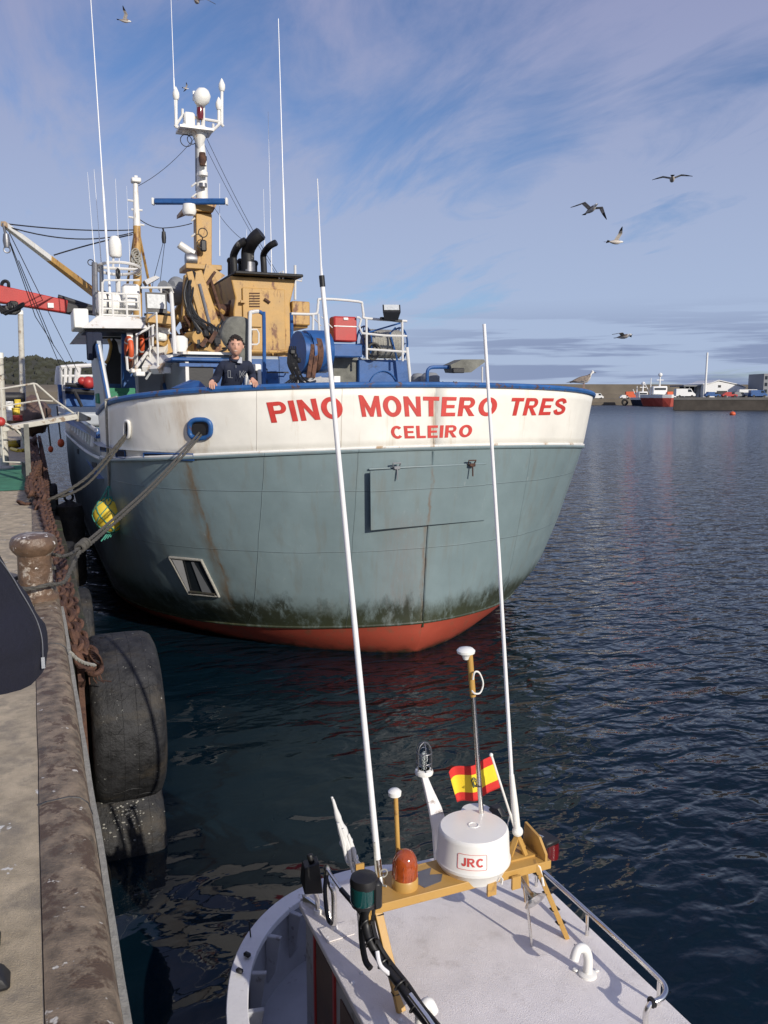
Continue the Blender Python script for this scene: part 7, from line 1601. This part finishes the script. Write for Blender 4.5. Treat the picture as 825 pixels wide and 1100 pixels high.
# ------------------------------------------------------------------ gulls
def gull(pos, fw, up, span, a_in, a_out, label, sweep=.10, roll=0., perched=False, pale=False):
    f = fw.normalized(); r = f.cross(up).normalized(); u = r.cross(f).normalized(); k = span / 1.3
    m = Matrix.Rotation(roll, 3, f); r = m @ r; u = m @ u
    def T(x, y, z): return pos + (f * x + r * y + u * z) * k
    b = MB(); st = [(-.27, .012, .010, 0), (-.20, .045, .030, .0), (-.10, .070, .058, -.005), (0, .080, .075, -.005), (.10, .070, .070, 0), (.165, .048, .050, .012), (.205, .036, .040, .022), (.245, .037, .037, .026), (.28, .026, .026, .024), (.295, .012, .013, .018)]
    if perched: st = [(-.25, .010, .010, -.055), (-.18, .04, .028, -.03), (-.09, .065, .055, -.01), (0, .075, .072, 0), (.08, .068, .07, .02), (.125, .046, .055, .06), (.14, .036, .042, .10), (.155, .036, .038, .135), (.18, .030, .030, .145), (.20, .012, .013, .140)]
    n = 14
    for (x, w_, h_, z) in st:
        for i in range(n): a = 2 * math.pi * i / n; b.v.append(T(x, math.cos(a) * w_, math.sin(a) * h_ + z))
    for i in range(len(st) - 1):
        for j in range(n):
            b.f.append((i * n + j, i * n + (j + 1) % n, (i + 1) * n + (j + 1) % n, (i + 1) * n + j)); b.m.append(2 if i >= 5 else (0 if j < 7 else 1))
    bx, bz = (.295, .018) if not perched else (.20, .138)
    b.cur = 4; b.hull([T(bx - .01, .008, bz), T(bx - .01, -.008, bz), T(bx - .01, 0, bz + .012), T(bx - .01, 0, bz - .01), T(bx + .035, .003, bz - .002), T(bx + .035, -.003, bz - .002), T(bx + .05, 0, bz - .01)])
    ex, ez = (.255, .036) if not perched else (.168, .152)
    for s_ in (-1, 1): b.cur = 3; b.ball(T(ex, s_ * .030, ez), .006 * k, (1, 1, 1), 6, 4)
    b.cur = 3
    if not perched:
        b.hull([T(-.22, -.03, .006), T(-.22, .03, .006), T(-.22, 0, -.01), T(-.36, -.075, .0), T(-.36, .075, .0), T(-.37, 0, .004), T(-.36, 0, -.006)])
        for s_ in (-1, 1):
            secs = []; z = .03; y = .04
            for i in range(13):
                t = i / 12; yy = .04 + .62 * t; ang = a_in[0 if s_ < 0 else 1] if t < .42 else a_out[0 if s_ < 0 else 1]
                if i: 
                    dy = .62 / 12; y += dy * math.cos(ang); z += dy * math.sin(ang)
                chd = .165 * (1 - .10 * t) if t < .45 else .157 * (1 - ((t - .45) / .62) ** 1.5); le = .075 + (.07 * t / .42 if t < .42 else .07 - (sweep + .1) * (t - .42) / .58)
                secs.append((y, z, le, chd))
            k0 = len(b.v)
            for (y, z, le, c_) in secs:
                for (q, hq) in ((0, 0), (.25, .012), (.6, .008), (1, 0), (.6, -.003), (.25, -.006)): b.v.append(T(le - c_ * q, s_ * y, z + hq))
            for i in range(12):
                for j in range(6): b.f.append((k0 + i * 6 + j, k0 + i * 6 + (j + 1) % 6, k0 + (i + 1) * 6 + (j + 1) % 6, k0 + (i + 1) * 6 + j)); b.m.append(3 if i >= 8 or j == 2 else (0 if j < 3 else (1 if not pale else 2)))
            b.f.append(tuple(k0 + 72 + j for j in range(6))); b.m.append(3)
    else:
        for s_ in (-1, 1):
            b.cur = 0; b.hull([T(.09, s_ * .066, .03), T(.07, s_ * .078, -.01), T(.0, s_ * .082, -.03), T(-.12, s_ * .062, -.03), T(-.2, s_ * .035, -.035), T(-.05, s_ * .06, .055), T(.05, s_ * .05, .07), T(-.15, s_ * .04, .0)])
            b.cur = 3; b.hull([T(-.10, s_ * .055, -.01), T(-.12, s_ * .06, -.035), T(-.30, s_ * .015, -.058), T(-.33, s_ * .01, -.062), T(-.2, s_ * .03, -.02), T(-.2, s_ * .045, -.045)])
            b.cur = 5; b.tube([T(0.02, s_ * .028, -.06), T(.01, s_ * .028, -.105), T(.02, s_ * .028, -.155)], .006 * k, 6); b.hull([T(.0, s_ * .028, -.158), T(.06, s_ * .05, -.158), T(.06, s_ * .006, -.158), T(.0, s_ * .028, -.150), T(.05, s_ * .03, -.154)])
    b.cur = 0
    o = b.build('gull', ['feather_brown', 'feather_pale', 'feather_white', 'feather_dark', 'beak', 'leg_pink'], loc=pos); return tag(o, label, 'gull', None if perched else 'gulls flying over the harbour')
def SK(px, py, dist): return CP + ray(px, py).normalized() * dist
Zc = Vector((0, 0, 1))
gull(SK(635, 225, 25), -_f * .9 + _r * .35 + _u * .1, Zc, 1.28, (R(-4), R(30)), (R(-52), R(-10)), 'flying gull with one wing drooping steeply, left of the others over the bay', roll=R(6))
gull(SK(722, 192.5, 30), _f * 1. + _r * .3, Zc, 1.28, (R(18), R(26)), (R(-22), R(-16)), 'highest flying gull at the right with a white tail, wings in a shallow arch', pale=True, roll=R(2))
gull(SK(661.5, 260, 28), _r * 1. + _u * .05 + _f * .3, Zc, 1.15, (R(50), R(15)), (R(48), R(-10)), 'banking gull with one wing raised and one lowered, below the drooping-wing gull', roll=R(-38))
gull(SK(670, 361.5, 30), -_f * .6 + _r * .6, Zc, 1.3, (R(14), R(12)), (R(-8), R(-10)), 'lowest flying gull with flat wings just above the horizon clouds', roll=R(-2))
gull(SK(211.5, 1.5, 33), _f * .9 + _u * .5, Zc, 1.3, (R(12), R(12)), (R(-14), R(-20)), 'gull at the top edge above the trawler mast, wings spread', roll=R(4))
gull(SK(134, 22.5, 40), _r * 1. + _f * .2 - _u * .1, Zc, 1.1, (R(40), R(50)), (R(20), R(40)), 'small gull in side view left of the mast near the top edge')
gull(SK(199.5, 95, 95), _r * 1. + _f * .5, Zc, 1.3, (R(20), R(20)), (R(5), R(5)), 'tiny distant gull just left of the mast top', roll=R(-25))
pg = hit(626, 420); sg_s = pg.y - y0(4.2); gp0 = Vector((pg.x, pg.y, zrail(sg_s) + .045 + .158 * .92))
gull(A(624.5, 404.2, pg.y - .0) if False else gp0, _r * 1 + _f * .1 , Zc, 1.30 * .92, (0, 0), (0, 0), 'mottled brown young gull perched on the blue bow rail, facing right', perched=True)
